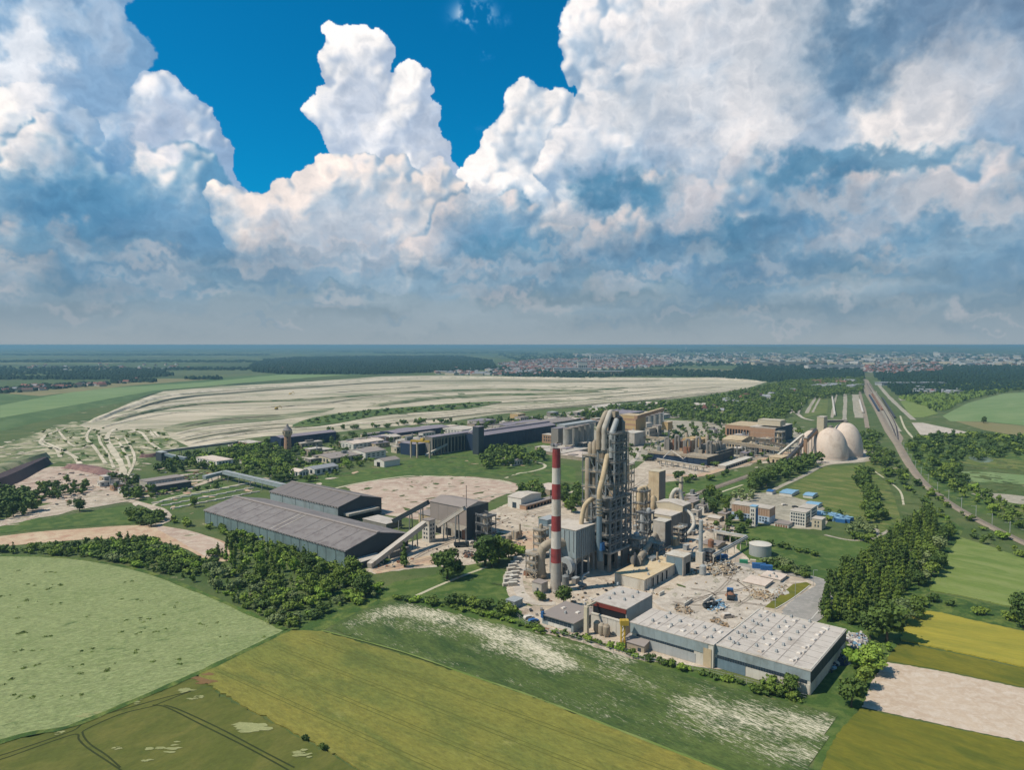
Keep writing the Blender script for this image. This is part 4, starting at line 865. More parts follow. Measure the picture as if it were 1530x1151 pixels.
def plant_trees():
    # thicket between the pale crop and the long halls
    scatter([(0,824),(60,824),(120,818),(160,810),(200,804),(235,810),(262,824),(300,840),(360,812),(400,822),(440,826),(480,842),(520,856),(560,880),(570,893),(500,912),(440,938),(425,940),(360,908),(300,880),(240,858),(160,838),(60,828),(-40,828),(-120,840),(-120,828)],3.4,['bush','bush','tall','bush','broad'],['leaf_green','leaf_bright','leaf_bright','leaf_green','leaf_dark','leaf_grey'],(2.0,5.2),'green bush in the thicket between pale crop field and long grey halls','bushes in the thicket','thicket',2,.24)
    scatter([(0,824),(160,812),(210,806),(260,826),(310,845),(300,875),(160,836),(0,826)],4.4,['broad','bush','tall','bush'],D_,(3,5.5),'dark tree at the left end of the thicket above the pale crop','trees along the top of the pale crop','thicket_trees',3)
    scatter([(320,835),(345,812),(400,822),(440,826),(470,848),(400,870),(350,860)],5.5,['tall','tall','broad'],G_,(6,9.5),'upright tree in the thicket in front of the long grey hall','trees before the long hall','hall_trees',4)
    scatter([(460,850),(520,858),(560,872),(560,890),(500,905),(460,900)],10,'broad',D_,(8,11),'round dark tree at the right end of the thicket','trees at the thicket end','thicket_end',5)
    scatter([(255,770),(300,785),(400,808),(470,835),(500,850),(470,850),(400,824),(330,800),(262,785)],4.5,'bush',B_,(3,5),'pale green bush along the foot of the long grey hall','bushes along the hall wall','hall_bushes',6)
    # forest strip on the right
    scatter([(1228,930),(1226,912),(1240,880),(1264,862),(1300,832),(1345,795),(1392,767),(1400,800),(1375,850),(1345,900),(1320,935),(1280,938)],3.3,'tall',['leaf_dark','leaf_green','leaf_dark','leaf_green'],(8.5,12.5),'dark green tree in the dense strip right of the grey warehouse','trees in the dense strip','strip',7)
    scatter([(1350,900),(1380,850),(1405,798),(1440,792),(1430,812),(1400,860),(1375,895)],6,'broad',['leaf_green','leaf_grey','leaf_dark'],(7,10),'rounded tree at the right edge of the dense strip','trees on the strip edge','strip_edge',8)
    for px,py,top,k,m,l in [(1325,960,898,'broad','leaf_dark','large dark tree where the dense strip meets the yellow field'),(1300,955,915,'broad','leaf_dark','dark round tree left of the large one by the yellow field'),(1347,935,896,'broad','leaf_grey','pale grey-green tree beside the corner of the yellow field'),(1368,925,895,'broad','leaf_dark','small dark tree at the upper corner of the yellow field'),
        (1303,1008,968,'broad','leaf_bright','bright green tree above the bare pale field'),(1272,1058,1012,'broad','leaf_dark','dark rounded tree left of the bare pale field'),(1290,1030,996,'broad','leaf_green','green tree at the top left corner of the bare field'),(1181,1040,1008,'broad','leaf_dark','dark round tree in front of the warehouse corner'),(1150,1035,1012,'bush','leaf_green','round bush left of the tree at the warehouse front'),
        (1265,852,829,'broad','leaf_dark','lone round tree on the lawn right of the tank'),(668,866,820,'broad','leaf_dark','large leaning dark tree on the lawn by the pale path'),(684,862,836,'broad','leaf_dark','lower dark tree leaning on the one by the pale path'),(604,848,808,'tall','leaf_dark','narrow poplar right of the long hall gable'),(842,906,874,'broad','leaf_dark','dark tree at the foot of the striped chimney'),(808,898,884,'bush','leaf_green','small bush left of the chimney foot'),
        (725,846,798,'broad','leaf_dark','tallest tree of the clump below the crushing plant'),(745,842,800,'broad','leaf_green','middle tree of the clump below the crushing plant'),(760,835,806,'broad','leaf_green','right tree of the clump below the crushing plant'),(735,848,815,'broad','leaf_green','front tree of the clump below the crushing plant'),(775,830,812,'bush','leaf_bright','low tree at the right end of the clump'),
        (1530,940,888,'broad','leaf_dark','dark tree at the right picture edge'),(1285,1000,970,'bush','leaf_bright','bush beside the scrap heap at the warehouse back'),(119,765,745,'broad','leaf_dark','lone tree among the haul roads'),(104,757,747,'broad','leaf_grey','smaller pale tree left of the lone one'),(290,758,742,'broad','leaf_green','small tree on the verge above the long hall'),
        (400,1015,1005,'bush','leaf_dark','x'),(1297,635,624,'broad','leaf_dark','x')]:
        if l=='x': continue
        lone(px,py,top,k,m,l)
    for px,py,top,l in [(455,1118,1101,'upper left dark bush growing in the golden field'),(484,1127,1113,'lower right dark bush growing in the golden field')]: pass
    lone(456,1108,1100,'bush','leaf_dark','left dark bush in the golden field'); lone(484,1122,1112,'bush','leaf_dark','right dark bush in the golden field')
    # rows along field edges and fences
    row([(592,897),(640,903),(690,912),(740,925),(790,938),(820,948),(860,955),(900,965),(960,986),(1040,1006),(1120,1030),(1200,1052)],2.0,'bush',['leaf_green','leaf_bright','leaf_dark'],(1.2,3.2),'low bush in the hedge between plant fence and patchy field','hedge along the plant fence','fence_hedge',9)
    row([(640,905),(700,905),(750,915),(770,925)],5,'bush',D_,(4,6),'dark shrub of the hedge near the white container','shrubs near the container','fence_hedge2',10)
    row([(1290,705),(1295,730),(1300,752),(1305,778)],5,['broad','bush'],D_,(6,9),'dark tree in the row right of the mown meadow','tree row right of the meadow','meadow_row',11,2)
    scatter([(1296,740),(1312,745),(1322,775),(1312,785),(1298,782)],6,'broad',D_,(7,10),'dark tree in the row right of the mown meadow','tree row right of the meadow','meadow_row',12)
    scatter([(1118,733),(1122,722),(1160,708),(1205,690),(1228,690),(1228,697),(1190,712),(1150,728),(1126,738)],6.5,'broad',['leaf_dark'],(10,13),'tall dark tree in the row before the pale domes','tree row before the domes','dome_row',13)
    scatter([(1060,790),(1100,775),(1120,790),(1100,808),(1075,812)],8,'broad',D_,(5,8),'tree among pipes left of the blue and tan building','trees by the blue building','blue_trees',14)
    row([(1075,808),(1130,812),(1170,820),(1225,832)],5,'bush',D_,(3,4.5),'dark hedge bush below the office block','hedge below the office','office_hedge',15)
    scatter([(1140,842),(1160,838),(1215,858),(1208,866),(1170,858)],4,'bush',['leaf_dark','leaf_grey'],(3,4.5),'dark bush in the hedge between tank lawn and yard','hedge behind the tank','tank_hedge',16)
    scatter([(1040,745),(1075,745),(1090,765),(1050,770)],9,'broad',D_,(9,12),'dark tree behind the gable-roofed mill','trees behind the mill','mill_trees',17)
    scatter([(1095,740),(1125,738),(1125,755),(1098,755)],8,'broad',['leaf_grey'],(6,8),'pale willow tree behind the blue and tan building','pale willows','willows',18)
    scatter([(1275,785),(1295,785),(1308,808),(1285,815),(1268,800)],7,['broad','bush'],['leaf_grey','leaf_green'],(5,7),'pale rounded willow beside the curved path','willows at the curved path','willows2',19)
    scatter([(1235,765),(1262,772),(1240,782),(1228,775)],6,'bush',D_,(3,5),'bush by the blue containers','bushes by blue containers','bc',20)
    # centre
    scatter([(715,690),(740,675),(775,680),(790,690),(760,700),(725,702)],7,'broad',D_,(8,12),'dark tree in the clump on the green plain','tree clump on the plain','plain',21)
    scatter([(765,692),(810,680),(818,690),(790,698)],8,'broad',D_,(8,11),'dark tree beside the small farm house','trees at the farm house','plain2',22)
    scatter([(775,735),(800,730),(822,745),(800,750),(780,748)],7,'broad',D_,(7,11),'dark tree behind the small white shed','trees behind the white shed','shed_trees',23)
    scatter([(835,740),(870,735),(880,760),(850,768),(838,755)],8,'broad',D_,(8,11),'dark tree between chimney and preheater tower','trees between chimney and tower','tower_trees',24)
    scatter([(1000,712),(1050,712),(1090,705),(1085,716),(1040,726),(1005,730)],11,['broad','bush'],D_,(4,8),'tree on the grass slope by the twin track','trees on the slope','slope_trees',25,.2)
    # left
    scatter([(-60,742),(0,738),(30,742),(55,752),(58,768),(20,776),(-60,782)],5.5,['tall','broad'],['leaf_dark'],(8,11),'dark tree in the small wood at the left picture edge','small wood at the left edge','leftwood',26)
    scatter([(30,735),(60,728),(100,722),(140,732),(100,745),(50,750)],8,['broad','bush'],D_,(4,8),'tree on the spoil ground at the left','trees on the spoil ground','spoil_trees',27,.2)
    scatter([(165,720),(200,722),(230,742),(215,755),(180,745)],8,'broad',D_,(7,11),'dark tree left of the two-storey hall','trees left of the hall','th',28)
    scatter([(228,708),(260,690),(300,682),(300,700),(262,712)],8,'broad',D_,(7,10),'tree behind the two-storey hall','trees behind the hall','th2',29)
    scatter([(193,768),(240,770),(242,782),(225,788),(200,785)],6,'bush',D_,(4,7),'bush at the bend of the haul road','bushes at the road bend','bend',30)
    scatter([(300,700),(330,680),(400,665),(430,690),(445,715),(420,722),(380,712),(350,712)],9,['broad','bush'],G_,(6,10),'tree around the water tower','trees round the water tower','wt',31,.1)
    scatter([(470,660),(520,650),(560,655),(600,655),(560,668),(500,672)],11,'broad',D_,(6,9),'tree among the workshops beyond the plain','trees among the workshops','ws',32,.25)
    row([(222,745),(262,735),(300,733),(330,728)],7,'bush',D_,(3,5),'bush beside the haul road below the hall','bushes beside the haul road','hr',33)
    row([(480,646),(560,640),(640,632),(720,632),(800,628),(860,622)],11,['broad','bush'],D_,(5,9),'tree along the quarry edge','trees along the quarry edge','qe',34,6)
    scatter([(700,640),(740,628),(760,632),(720,642)],9,'broad',D_,(7,10),'tree behind the long dark store','trees behind the store','bs',35)
    # right: wood beyond the plant, scrub right of the railway
    scatter([(860,622),(920,614),(1000,607),(1050,600),(1100,590),(1180,573),(1290,567),(1288,588),(1210,600),(1190,620),(1150,632),(1090,640),(1040,632),(1000,625),(940,618),(880,630)],11,'broad',['leaf_dark','leaf_dark','leaf_green'],(10,15),'tree in the wood behind the plant','wood behind the plant','wood',36,.06)
    scatter([(1285,650),(1318,650),(1330,680),(1345,700),(1350,730),(1325,725),(1300,690)],8,['broad','bush'],D_,(4,9),'tree between the domes and the railway','trees by the railway','rw',37,.12)
    scatter([(1352,665),(1380,655),(1440,648),(1540,655),(1540,680),(1440,690),(1425,705),(1450,725),(1440,748),(1400,725),(1370,692)],8,['broad','bush'],D_,(4,9),'tree in the scrub right of the railway','scrub right of the railway','rs',38,.10)
    scatter([(1440,725),(1500,748),(1545,770),(1545,800),(1500,780),(1460,755)],7,['bush','broad'],G_,(3,6),'bush along the right side of the track','bushes along the track','rs2',39,.1)
    scatter([(1345,700),(1400,745),(1460,785),(1530,822),(1530,840),(1460,812),(1400,775),(1350,730)],8,['bush','broad'],G_,(3,6),'bush along the left side of the track','bushes left of the track','rs3',40,.12)
    scatter([(1360,908),(1400,892),(1460,902),(1530,915),(1530,936),(1460,926),(1400,912)],7,['bush'],G_,(2.5,5),'bush in the scrub strip above the yellow field','bushes above the yellow field','rs4',41,.15)
    scatter([(1320,960),(1345,955),(1300,1015),(1285,1050),(1260,1040),(1278,1005)],6,['bush','broad'],B_,(3,6),'bright bush beside the bare pale field','bushes beside the bare field','rs5',42,.2)
    scatter([(1360,600),(1400,618),(1440,600),(1490,590),(1530,585),(1530,572),(1420,578),(1350,585)],16,'broad',D_,(7,11),'tree in the woods beyond the fields','woods beyond the fields','rs6',43)
    for px,py,top,l in [(1470,633,622,'lone tree on the far light green field')]: lone(px,py,top,'broad','leaf_dark',l)
    scatter([(60,645),(140,640),(240,645),(262,668),(215,690),(110,690),(70,670)],17,['bush'],G_,(2,4),'bush on the green slope between the quarry tracks','bushes between the quarry tracks','qt',51,.05)
    scatter([(560,660),(640,640),(760,630),(860,620),(940,612),(1000,618),(960,640),(860,640),(700,645),(600,665)],13,['bush','broad'],D_,(4,8),'tree among the workshops by the quarry','trees among the quarry workshops','qw',52,.12)
    scatter([(437,636),(520,618),(640,608),(740,602),(700,611),(560,622),(470,637)],14,['bush'],D_,(3,6),'bush on the green mound in the quarry','bushes on the quarry mound','qm',53)
    scatter([(1000,650),(1090,640),(1190,640),(1210,680),(1130,700),(1060,702),(1000,690)],16,['bush','broad'],D_,(3,7),'tree among the back plant buildings','trees among the back plant buildings','bp',54,.15)
    scatter([(290,690),(340,672),(420,660),(450,672),(520,668),(560,690),(470,722),(400,722),(330,715)],9,['bush','broad','bush'],G_,(3,8),'tree among the houses round the water tower','trees among the old houses','oh',61,.12)
    scatter([(880,690),(960,655),(1000,640),(1100,630),(1190,636),(1200,650),(1100,660),(960,690)],14,['bush','broad'],D_,(4,8),'tree at the back of the plant','trees at the back of the plant','bk',62,.2)
    # far: individuals too small, still trees
    rn=random.Random(5)
    def size(c):
        return c[3]/math.hypot(c[1],c[2])
    kinds={'tree':[c for c in CAND if c[0]!='bush'],'bush':[c for c in CAND if c[0]=='bush']}
    for kn,cs in kinds.items():
        cs.sort(key=lambda c:-(size(c)+(9 if c[7]=='lone' else 0))); first,rest=cs[:290],cs[290:]
        BB={}
        for c in first:
            px_,py_=proj((c[1],c[2],0)); b=BB.setdefault(c[7],[1e9,-1e9,1e9,-1e9]); b[0]=min(b[0],px_); b[1]=max(b[1],px_); b[2]=min(b[2],py_); b[3]=max(b[3],py_)
        DESC.update(BB)
        for c0 in first:
            (k,x,y,h,mat,label,group,reg)=c0
            m,tm,_,_=proto(k,rn.randrange(4),mat); s=h/(10 if k!='bush' else 3)
            nm={'broad':'tree','tall':'narrow_tree','bush':'bush'}[k]
            label,group=describe(c0,label,group,kn)
            root=bpy.data.objects.new(nm,None); COL.objects.link(root); root.location=(x,y,0); sx=s*rn.uniform(.9,1.2) if k!='tall' else s*rn.uniform(.8,1.08); root.scale=(sx,sx*rn.uniform(.9,1.1),s); root.rotation_euler=(0,0,rn.uniform(0,6.28)); tagp(root,label,'tree' if k!='bush' else 'bush',group)
            c=bpy.data.objects.new('crown',m); COL.objects.link(c); c.parent=root
            t=bpy.data.objects.new('trunk' if k!='bush' else 'stem',tm); COL.objects.link(t); t.parent=root
        regs={}
        for c in rest: regs.setdefault(c[7],[]).append(c)
        for reg,lst in regs.items():
            bym={}
            for c in lst: bym.setdefault(c[4],[]).append(c)
            for mat,l2 in bym.items():
                VV=[];FF=[];o=0
                for (k,x,y,h,_m,label,group,_r) in l2:
                    _,_,v,f=proto(k,rn.randrange(4),mat); s=h/(10 if k!='bush' else 3); a=rn.uniform(0,6.28); ca,sa=math.cos(a)*s*1.1,math.sin(a)*s*1.1
                    w=np.empty_like(v); w[:,0]=v[:,0]*ca-v[:,1]*sa+x; w[:,1]=v[:,0]*sa+v[:,1]*ca+y; w[:,2]=v[:,2]*s; VV.append(w); FF.append(f+o); o+=len(v)
                ob=npmesh('tree_cover' if kn=='tree' else 'shrub_cover',np.concatenate(VV),np.concatenate(FF),MATS[mat]); 
                tagp(ob,('further '+{'leaf_dark':'dark ','leaf_green':'mid-green ','leaf_bright':'bright ','leaf_grey':'pale '}[mat]+('trees' if kn=='tree' else 'bushes')+' of the '+l2[0][6]),None,None,'stuff')
plant_trees()
# tufts of weeds standing in the pale crop
def tufts():
    rn=np.random.RandomState(3); P=[gz(*p) for p in [(0,850),(150,858),(290,900),(400,945),(290,1005),(100,1080),(-20,1100)]]; P=[(p.x,p.y) for p in P]; xs=[p[0] for p in P]; ys=[p[1] for p in P]; lob=[]
    cl=[]
    while len(cl)<48:
        x=rn.uniform(min(xs),max(xs)); y=rn.uniform(min(ys),max(ys))
        if inpoly(x,y,P): cl.append((x,y))
    for (x,y) in cl:
        for i in range(rn.randint(1,5)): lob.append((x+rn.normal()*3.2,y+rn.normal()*1.2,.42,rn.uniform(.3,1.1)))
    v,f=leafcloud(lob,2200,.26,9,.16); o=npmesh('weed_tufts',v,f,MATS['leaf_green']); tagp(o,'darker weed tufts standing scattered in the pale green crop',None,None,'stuff')
tufts()
def tramlines():
    ground_mat('tram_soil',(58,66,26),(48,56,22),None,.1,.5,fine=.1,k=.8)
    T=[[(-60,1148),(0,1132),(60,1112),(100,1098),(114,1092),(125,1083),(150,1072),(200,1058),(250,1044),(285,1036)],
       [(-60,1151),(0,1138),(60,1117),(112,1100),(118,1108),(130,1120),(160,1140),(190,1160)],
       [(290,1033),(240,1053),(228,1058),(180,1070),(130,1092),(124,1100),(135,1115),(160,1132),(180,1150)],
       [(228,1056),(250,1060),(300,1085),(360,1115),(410,1142),(450,1165)],[(245,1056),(270,1064),(330,1092),(390,1124),(440,1150)]]
    for t in T: ribbon('tramline',MATS['tram_soil'],t,.55,.44)
tramlines()
# ------------------------------------------------ far woods, hedges and the town
def canopy(name,px,label,h=12,dx=2.2,dy=.9,seed=1,fill=1.,mat='canopy_far',wmax=60):
    rs=np.random.RandomState(seed); xs=[p[0] for p in px]; ys=[p[1] for p in px]; C=[]
    for y in np.arange(min(ys),max(ys),dy):
        for x in np.arange(min(xs),max(xs),dx):
            X=x+rs.uniform(-1,1)*dx*.7; Y=y+rs.uniform(-.6,.6)*dy
            if rs.rand()<fill and inpoly(X,Y,px): g=gz(X,Y); C.append((g.x,g.y))
    if not C: return
    C=np.array(C); n=len(C); d=np.hypot(C[:,0],C[:,1]); r=np.clip(d*1.5*dx/FPX*.62,3,wmax)*rs.uniform(.7,1.25,n); hh=h*rs.uniform(.65,1.2,n)
    m=6; V_=np.zeros((n,2*m+1,3)); 
    for k in range(m):
        a=2*math.pi*k/m; q=rs.uniform(.8,1.2,n)
        V_[:,k,0]=C[:,0]+r*q*math.cos(a); V_[:,k,1]=C[:,1]+r*q*math.sin(a); V_[:,k,2]=hh*.12
        V_[:,m+k,0]=C[:,0]+r*q*.72*math.cos(a+.3); V_[:,m+k,1]=C[:,1]+r*q*.72*math.sin(a+.3); V_[:,m+k,2]=hh*rs.uniform(.66,.85,n)
    V_[:,2*m,0]=C[:,0]; V_[:,2*m,1]=C[:,1]; V_[:,2*m,2]=hh
    F=[]
    for k in range(m):
        j=(k+1)%m; F.append((k,j,m+j,m+k)); F.append((m+k,m+j,2*m,2*m))
    F=np.array(F); F3=[];
    quads=F[::2]; tris=F[1::2][:,:3]
    base=(np.arange(n)*(2*m+1))[:,None,None]
    q=(quads[None]+base).reshape(-1,4); t=(tris[None]+base).reshape(-1,3); allt=np.concatenate([q[:,[0,1,2]],q[:,[0,2,3]],t])
    o=npmesh(name,V_.reshape(-1,3),allt,MATS[mat]); tagp(o,label,None,None,'stuff'); return n
canopy('far_wood',[(378,556),(372,548),(395,539),(440,535),(560,533),(690,533),(735,540),(742,552),(700,556),(560,560),(480,560),(420,560)],'dark wood far behind the quarry',16,2.4,.7,2)
canopy('far_wood',[(-40,565),(-40,548),(60,550),(140,548),(200,551),(245,552),(250,562),(160,566),(60,560)],'line of far trees on the left plain',10,2.5,1.1,3,.55)
canopy('far_wood',[(90,562),(160,556),(250,557),(262,562),(180,568),(100,568)],'dark far grove on the left plain',11,2.4,.9,4,.9)
canopy('far_wood',[(0,583),(60,576),(150,573),(230,567),(240,569),(150,577),(60,584),(0,590)],'hedgerow with farm trees on the left plain',9,3,1.2,5,.6)
for i,(x0,x1,y,hh) in enumerate([(-20,400,531,.9),(0,760,526,.8),(-20,380,541,1.0),(250,420,553,1.2),(170,230,571,1.),(280,330,567,1.),(0,95,567,1.2),(560,800,528,.8),(380,560,524,.6)]):
    canopy('far_wood',[(x0,y-hh*1.4),(x1,y-hh*1.6),(x1+5,y+hh),(x0-5,y+hh)],'far line of trees number of the left distance' if 0 else ['thin line of trees on the left horizon','long belt of trees below the horizon','second belt of trees on the left plain','short tree line before the far fields','small hedge on the far green field','little hedge above the quarry bank','broken tree line at left edge','tree belt behind the dark wood','faint tree belt at the horizon'][i],12,3,.8,6+i,.8)
canopy('far_wood',[(730,560),(745,548),(800,552),(900,556),(1000,553),(1100,556),(1150,560),(1290,562),(1292,569),(1150,572),(1080,565),(980,562),(860,566),(760,563)],'green belt of trees between quarry and town',11,2.6,1.,21,.6)
canopy('far_wood',[(1150,540),(1290,545),(1290,566),(1160,571),(1090,563),(1100,548)],'tree cover on the near side of the town',12,2.6,1.,22,.6)
canopy('far_wood',[(740,530),(900,527),(1050,526),(1200,525),(1300,527),(1420,526),(1540,527),(1540,548),(1300,548),(1150,545),(960,550),(800,548)],'trees between the houses of the town',11,3.0,1.1,23,.55)
canopy('far_wood',[(1300,548),(1400,546),(1540,548),(1700,552),(1700,585),(1540,582),(1420,590),(1340,592),(1330,582),(1305,562)],'wide dark wood right of the railway',12,2.4,1.,24,.62)
canopy('far_wood',[(1340,595),(1420,588),(1500,584),(1440,600),(1410,615),(1390,610)],'scrubby wood between far fields',7,2.4,1.2,25,.8,mat='leaf_green')
canopy('far_wood',[(980,524),(1000,521),(1040,521),(1080,525),(1060,528),(1000,528)],'wooded hill with a tower in the town',38,3,.8,26)
canopy('far_wood',[(1150,521),(1300,519.6),(1540,520),(1700,521),(1700,527),(1400,526),(1200,526)],'forest on the horizon ridge',25,4,.6,27,.9,wmax=90)
canopy('far_wood',[(1370,604),(1420,600),(1440,606),(1400,618)],'x',7,2.4,1.2,28,.5,mat='leaf_green') if 0 else None
surf('house_white',(214,208,200),.8,0,.1); surf('house_cream',(200,186,160),.8,0,.1); surf('roof_red',(150,100,88),.8,0,.15); surf('roof_brown',(116,92,84),.8,0,.15); surf('roof_grey',(160,160,162),.7,0,.1)
def house_meshes():
    out=[]
    for i,(w,l,h,rh) in enumerate([(9,12,5.5,3.2),(8,16,4,3.5),(11,22,7.5,2),(14,50,15,.6),(18,34,6,1.4)]):
        a=MB(); a.box((-l/2,-w/2,0),(l,0,0),(0,w,0),(0,0,h)); A=a.build('wall',MATS['house_white'])
        b=MB(); o=.4; P=[(-l/2-o,-w/2-o,h),(l/2+o,-w/2-o,h),(l/2+o,w/2+o,h),(-l/2-o,w/2+o,h),(-l/2,0,h+rh),(l/2,0,h+rh)]; b.add(P,[(0,1,5,4),(2,3,4,5),(1,2,5),(3,0,4),(0,3,2,1)])
        if i<3: b.cbox((l*.2,w*.12,h+rh*.3),.9,.9,rh*.9,0)
        B=b.build('roof',MATS['roof_red']); out.append((A.data,B.data,np.array(a.v),a.f,np.array(b.v),b.f)); bpy.data.objects.remove(A); bpy.data.objects.remove(B)
    return out
HM=house_meshes()
def dsc(r,x,y,k,tg,lab,grp):
    px_,py_=proj((x,y,0)); c=['far left','left','near left','centre','near right','right','far right'][min(6,max(0,int(px_/1530*7)))]; sz=['small gabled','long gabled','large gabled','block-like','wide'][k]
    pl={'town':'far town','suburb':'suburb by the railway','village':'village behind the quarry','hamlet':'far left plain','wood_edge':'wood behind the plant'}[tg]; row=['nearest','near','middle','far','farthest'][min(4,max(0,int((600-py_)/14)))]
    tagp(r,'%s house, %s rows of the %s, %s'%(sz,row,pl,c),'house',grp[tg])
def town():
    rn=random.Random(11); pts=[]
    def area(px,n,kinds,tag_):
        xs=[p[0] for p in px]; ys=[p[1] for p in px]; c=0
        while c<n:
            x=rn.uniform(min(xs),max(xs)); y=min(ys)+(max(ys)-min(ys))*rn.random()
            if inpoly(x,y,px): g=gz(x,y); pts.append((g.x,g.y,rn.choice(kinds),tag_,rn.uniform(0,3.14))); c+=1
    area([(745,545),(800,538),(880,536),(960,534),(1020,536),(1000,548),(920,552),(840,554),(770,556)],1500,[0,0,1,2,2],'town')
    area([(960,532),(1100,527),(1300,526),(1530,529),(1530,548),(1300,548),(1100,545),(980,542)],1500,[0,1,2,2,3,4],'town')
    area([(1280,545),(1400,543),(1410,556),(1330,560),(1290,556)],420,[0,1],'suburb')
    area([(860,530),(990,530),(985,533),(860,534)],160,[2,2,3],'town')
    area([(645,554),(700,551),(760,553),(830,556),(835,562),(740,562),(650,560)],110,[0,1,4],'village')
    area([(380,553),(440,551),(520,556),(515,559),(440,557),(385,557)],40,[0,1],'village')
    area([(0,584),(60,576),(150,573),(220,566),(222,570),(150,578),(60,584),(0,590)],34,[0,1],'hamlet')
    area([(0,548),(100,544),(360,546),(360,552),(100,556),(0,558)],40,[0,1],'hamlet')
    area([(1050,614),(1120,592),(1180,580),(1190,590),(1120,608),(1070,622)],26,[0,1,4],'wood_edge')
    area([(1220,570),(1262,566),(1276,574),(1250,582),(1222,580)],8,[4,2],'wood_edge')
    area([(1370,582),(1400,580),(1440,588),(1420,592),(1380,590)],10,[0,4],'wood_edge')
    pts.sort(key=lambda p:p[0]**2+p[1]**2)
    lab={'town':'small house in the far town beyond the quarry','suburb':'small house of the suburb right of the railway line','village':'small house in the village row behind the quarry','hamlet':'farm house on the far left plain','wood_edge':'pale house at the edge of the wood behind the plant'}
    grp={'town':'houses of the far town','suburb':'suburb houses right of the railway','village':'village houses behind the quarry','hamlet':'farm houses on the plain','wood_edge':'houses at the wood edge'}
    wm=['house_white','house_cream','house_white']; rm=['roof_red','roof_brown','roof_grey','roof_red']
    VA={}
    for i,(x,y,k,tg,a) in enumerate(pts):
        s=rn.uniform(1.0,1.5)
        z=0.
        if i<285:
            r=bpy.data.objects.new('house',None); COL.objects.link(r); r.location=(x,y,z); r.rotation_euler=(0,0,a); r.scale=(s,s,s); dsc(r,x,y,k,tg,lab,grp)
            for nm,me,mt in (('wall',HM[k][0],rn.choice(wm)),('roof',HM[k][1],rn.choice(rm))):
                o=bpy.data.objects.new(nm,me); COL.objects.link(o); o.parent=r; o.material_slots[0].link='OBJECT'; o.material_slots[0].material=MATS[mt if k<3 or nm=='wall' else 'roof_grey']
        else:
            for vv,ff,mt in ((HM[k][2],HM[k][3],rn.choice(wm)),(HM[k][4],HM[k][5],rn.choice(rm) if k<3 else 'roof_grey')):
                b=VA.setdefault(mt,MB()); c_,s_=math.cos(a)*s,math.sin(a)*s; n=len(b.v); b.v+=[(p[0]*c_-p[1]*s_+x,p[0]*s_+p[1]*c_+y,p[2]*s+z) for p in vv]; b.f+=[tuple(q+n for q in f) for f in ff]
    for mt,b in VA.items():
        o=b.build('town_houses',MATS[mt]); tagp(o,{'house_white':'white walls of the further town houses','house_cream':'cream walls of the further town houses','roof_red':'red roofs of the further town houses','roof_brown':'brown roofs of the further town houses','roof_grey':'grey roofs of the further town houses'}[mt],None,None,'stuff')
town()
def haze():
    b=MB(); b.box((-56000,-56000,-3),(112000,0,0),(0,112000,0),(0,0,125)); m=bpy.data.materials.new('haze'); m.use_nodes=True; nt=m.node_tree
    for n in list(nt.nodes): nt.nodes.remove(n)
    o=nt.nodes.new('ShaderNodeOutputMaterial'); v=nt.nodes.new('ShaderNodeVolumePrincipled'); v.inputs['Color'].default_value=HAZE_COL; v.inputs['Density'].default_value=HAZE_D; v.inputs['Anisotropy'].default_value=.1
    nt.links.new(v.outputs[0],o.inputs['Volume']); ob=b.build('haze',m); ob['kind']='stuff'; ob['label']='thin blue air haze over the plain'; ob.display_type='WIRE'
HAZE_COL=(.27,.51,.65,1); HAZE_D=1.05e-4
# ------------------------------------------------ building kit
surf('conc',(190,182,170),.9,0,.14,.2,dirt=(160,148,132)); surf('conc_pale',(214,206,192),.9,0,.10,.2,dirt=(190,176,156)); surf('conc_dark',(140,134,126),.9,0,.16,.2)
surf('dusty',(176,162,142),.95,0,.2,.3,dirt=(158,138,114)); surf('dusty_tan',(206,184,150),.95,0,.16,.3,dirt=(176,150,118)); surf('steel',(140,142,140),.6,.2,.16,.4); surf('steel_light',(176,178,176),.6,.1,.14,.4)
surf('steel_dark',(72,72,74),.6,.2,.2,.4); surf('steel_blue',(120,140,150),.55,.1,.15,.4); surf('sheet_grey',(158,170,172),.6,.1,.10,.2,dirt=(140,148,146)); surf('sheet_teal',(122,142,142),.6,.1,.08,.2,dirt=(108,124,122))
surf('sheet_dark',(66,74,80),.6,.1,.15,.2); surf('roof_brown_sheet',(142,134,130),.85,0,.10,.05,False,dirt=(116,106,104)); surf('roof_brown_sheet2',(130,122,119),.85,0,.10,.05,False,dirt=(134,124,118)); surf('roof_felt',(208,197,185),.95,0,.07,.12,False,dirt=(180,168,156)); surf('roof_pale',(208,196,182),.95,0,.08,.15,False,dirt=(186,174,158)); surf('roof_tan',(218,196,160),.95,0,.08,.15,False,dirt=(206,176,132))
surf('roof_greybrown',(158,146,138),.9,0,.12,.1,False); surf('white_wall',(222,216,204),.85,0,.08,.3); surf('cream_wall',(206,192,166),.85,0,.1,.3); surf('tan_wall',(190,160,136),.85,0,.1,.3); surf('blue_wall',(178,196,214),.8,0,.08,.3); surf('blue_paint',(52,104,158),.6,0,.12,.4); surf('blue_pale',(140,180,206),.6,0,.1,.4)
surf('navy_sheet',(44,60,84),.6,.1,.15,.2); surf('dark_void',(26,28,32),.9,0,.1,.3); surf('glass_dark',(60,72,82),.2,0,.05,.3); surf('red_paint',(158,68,68),.7,0,.22,.5,dirt=(150,88,80)); surf('white_paint',(224,214,202),.7,0,.14,.4,dirt=(190,172,154)); surf('red_fascia',(122,54,46),.7,0,.12,.4)  # dark_void paints the shade of open interiors near-black; tyres share it
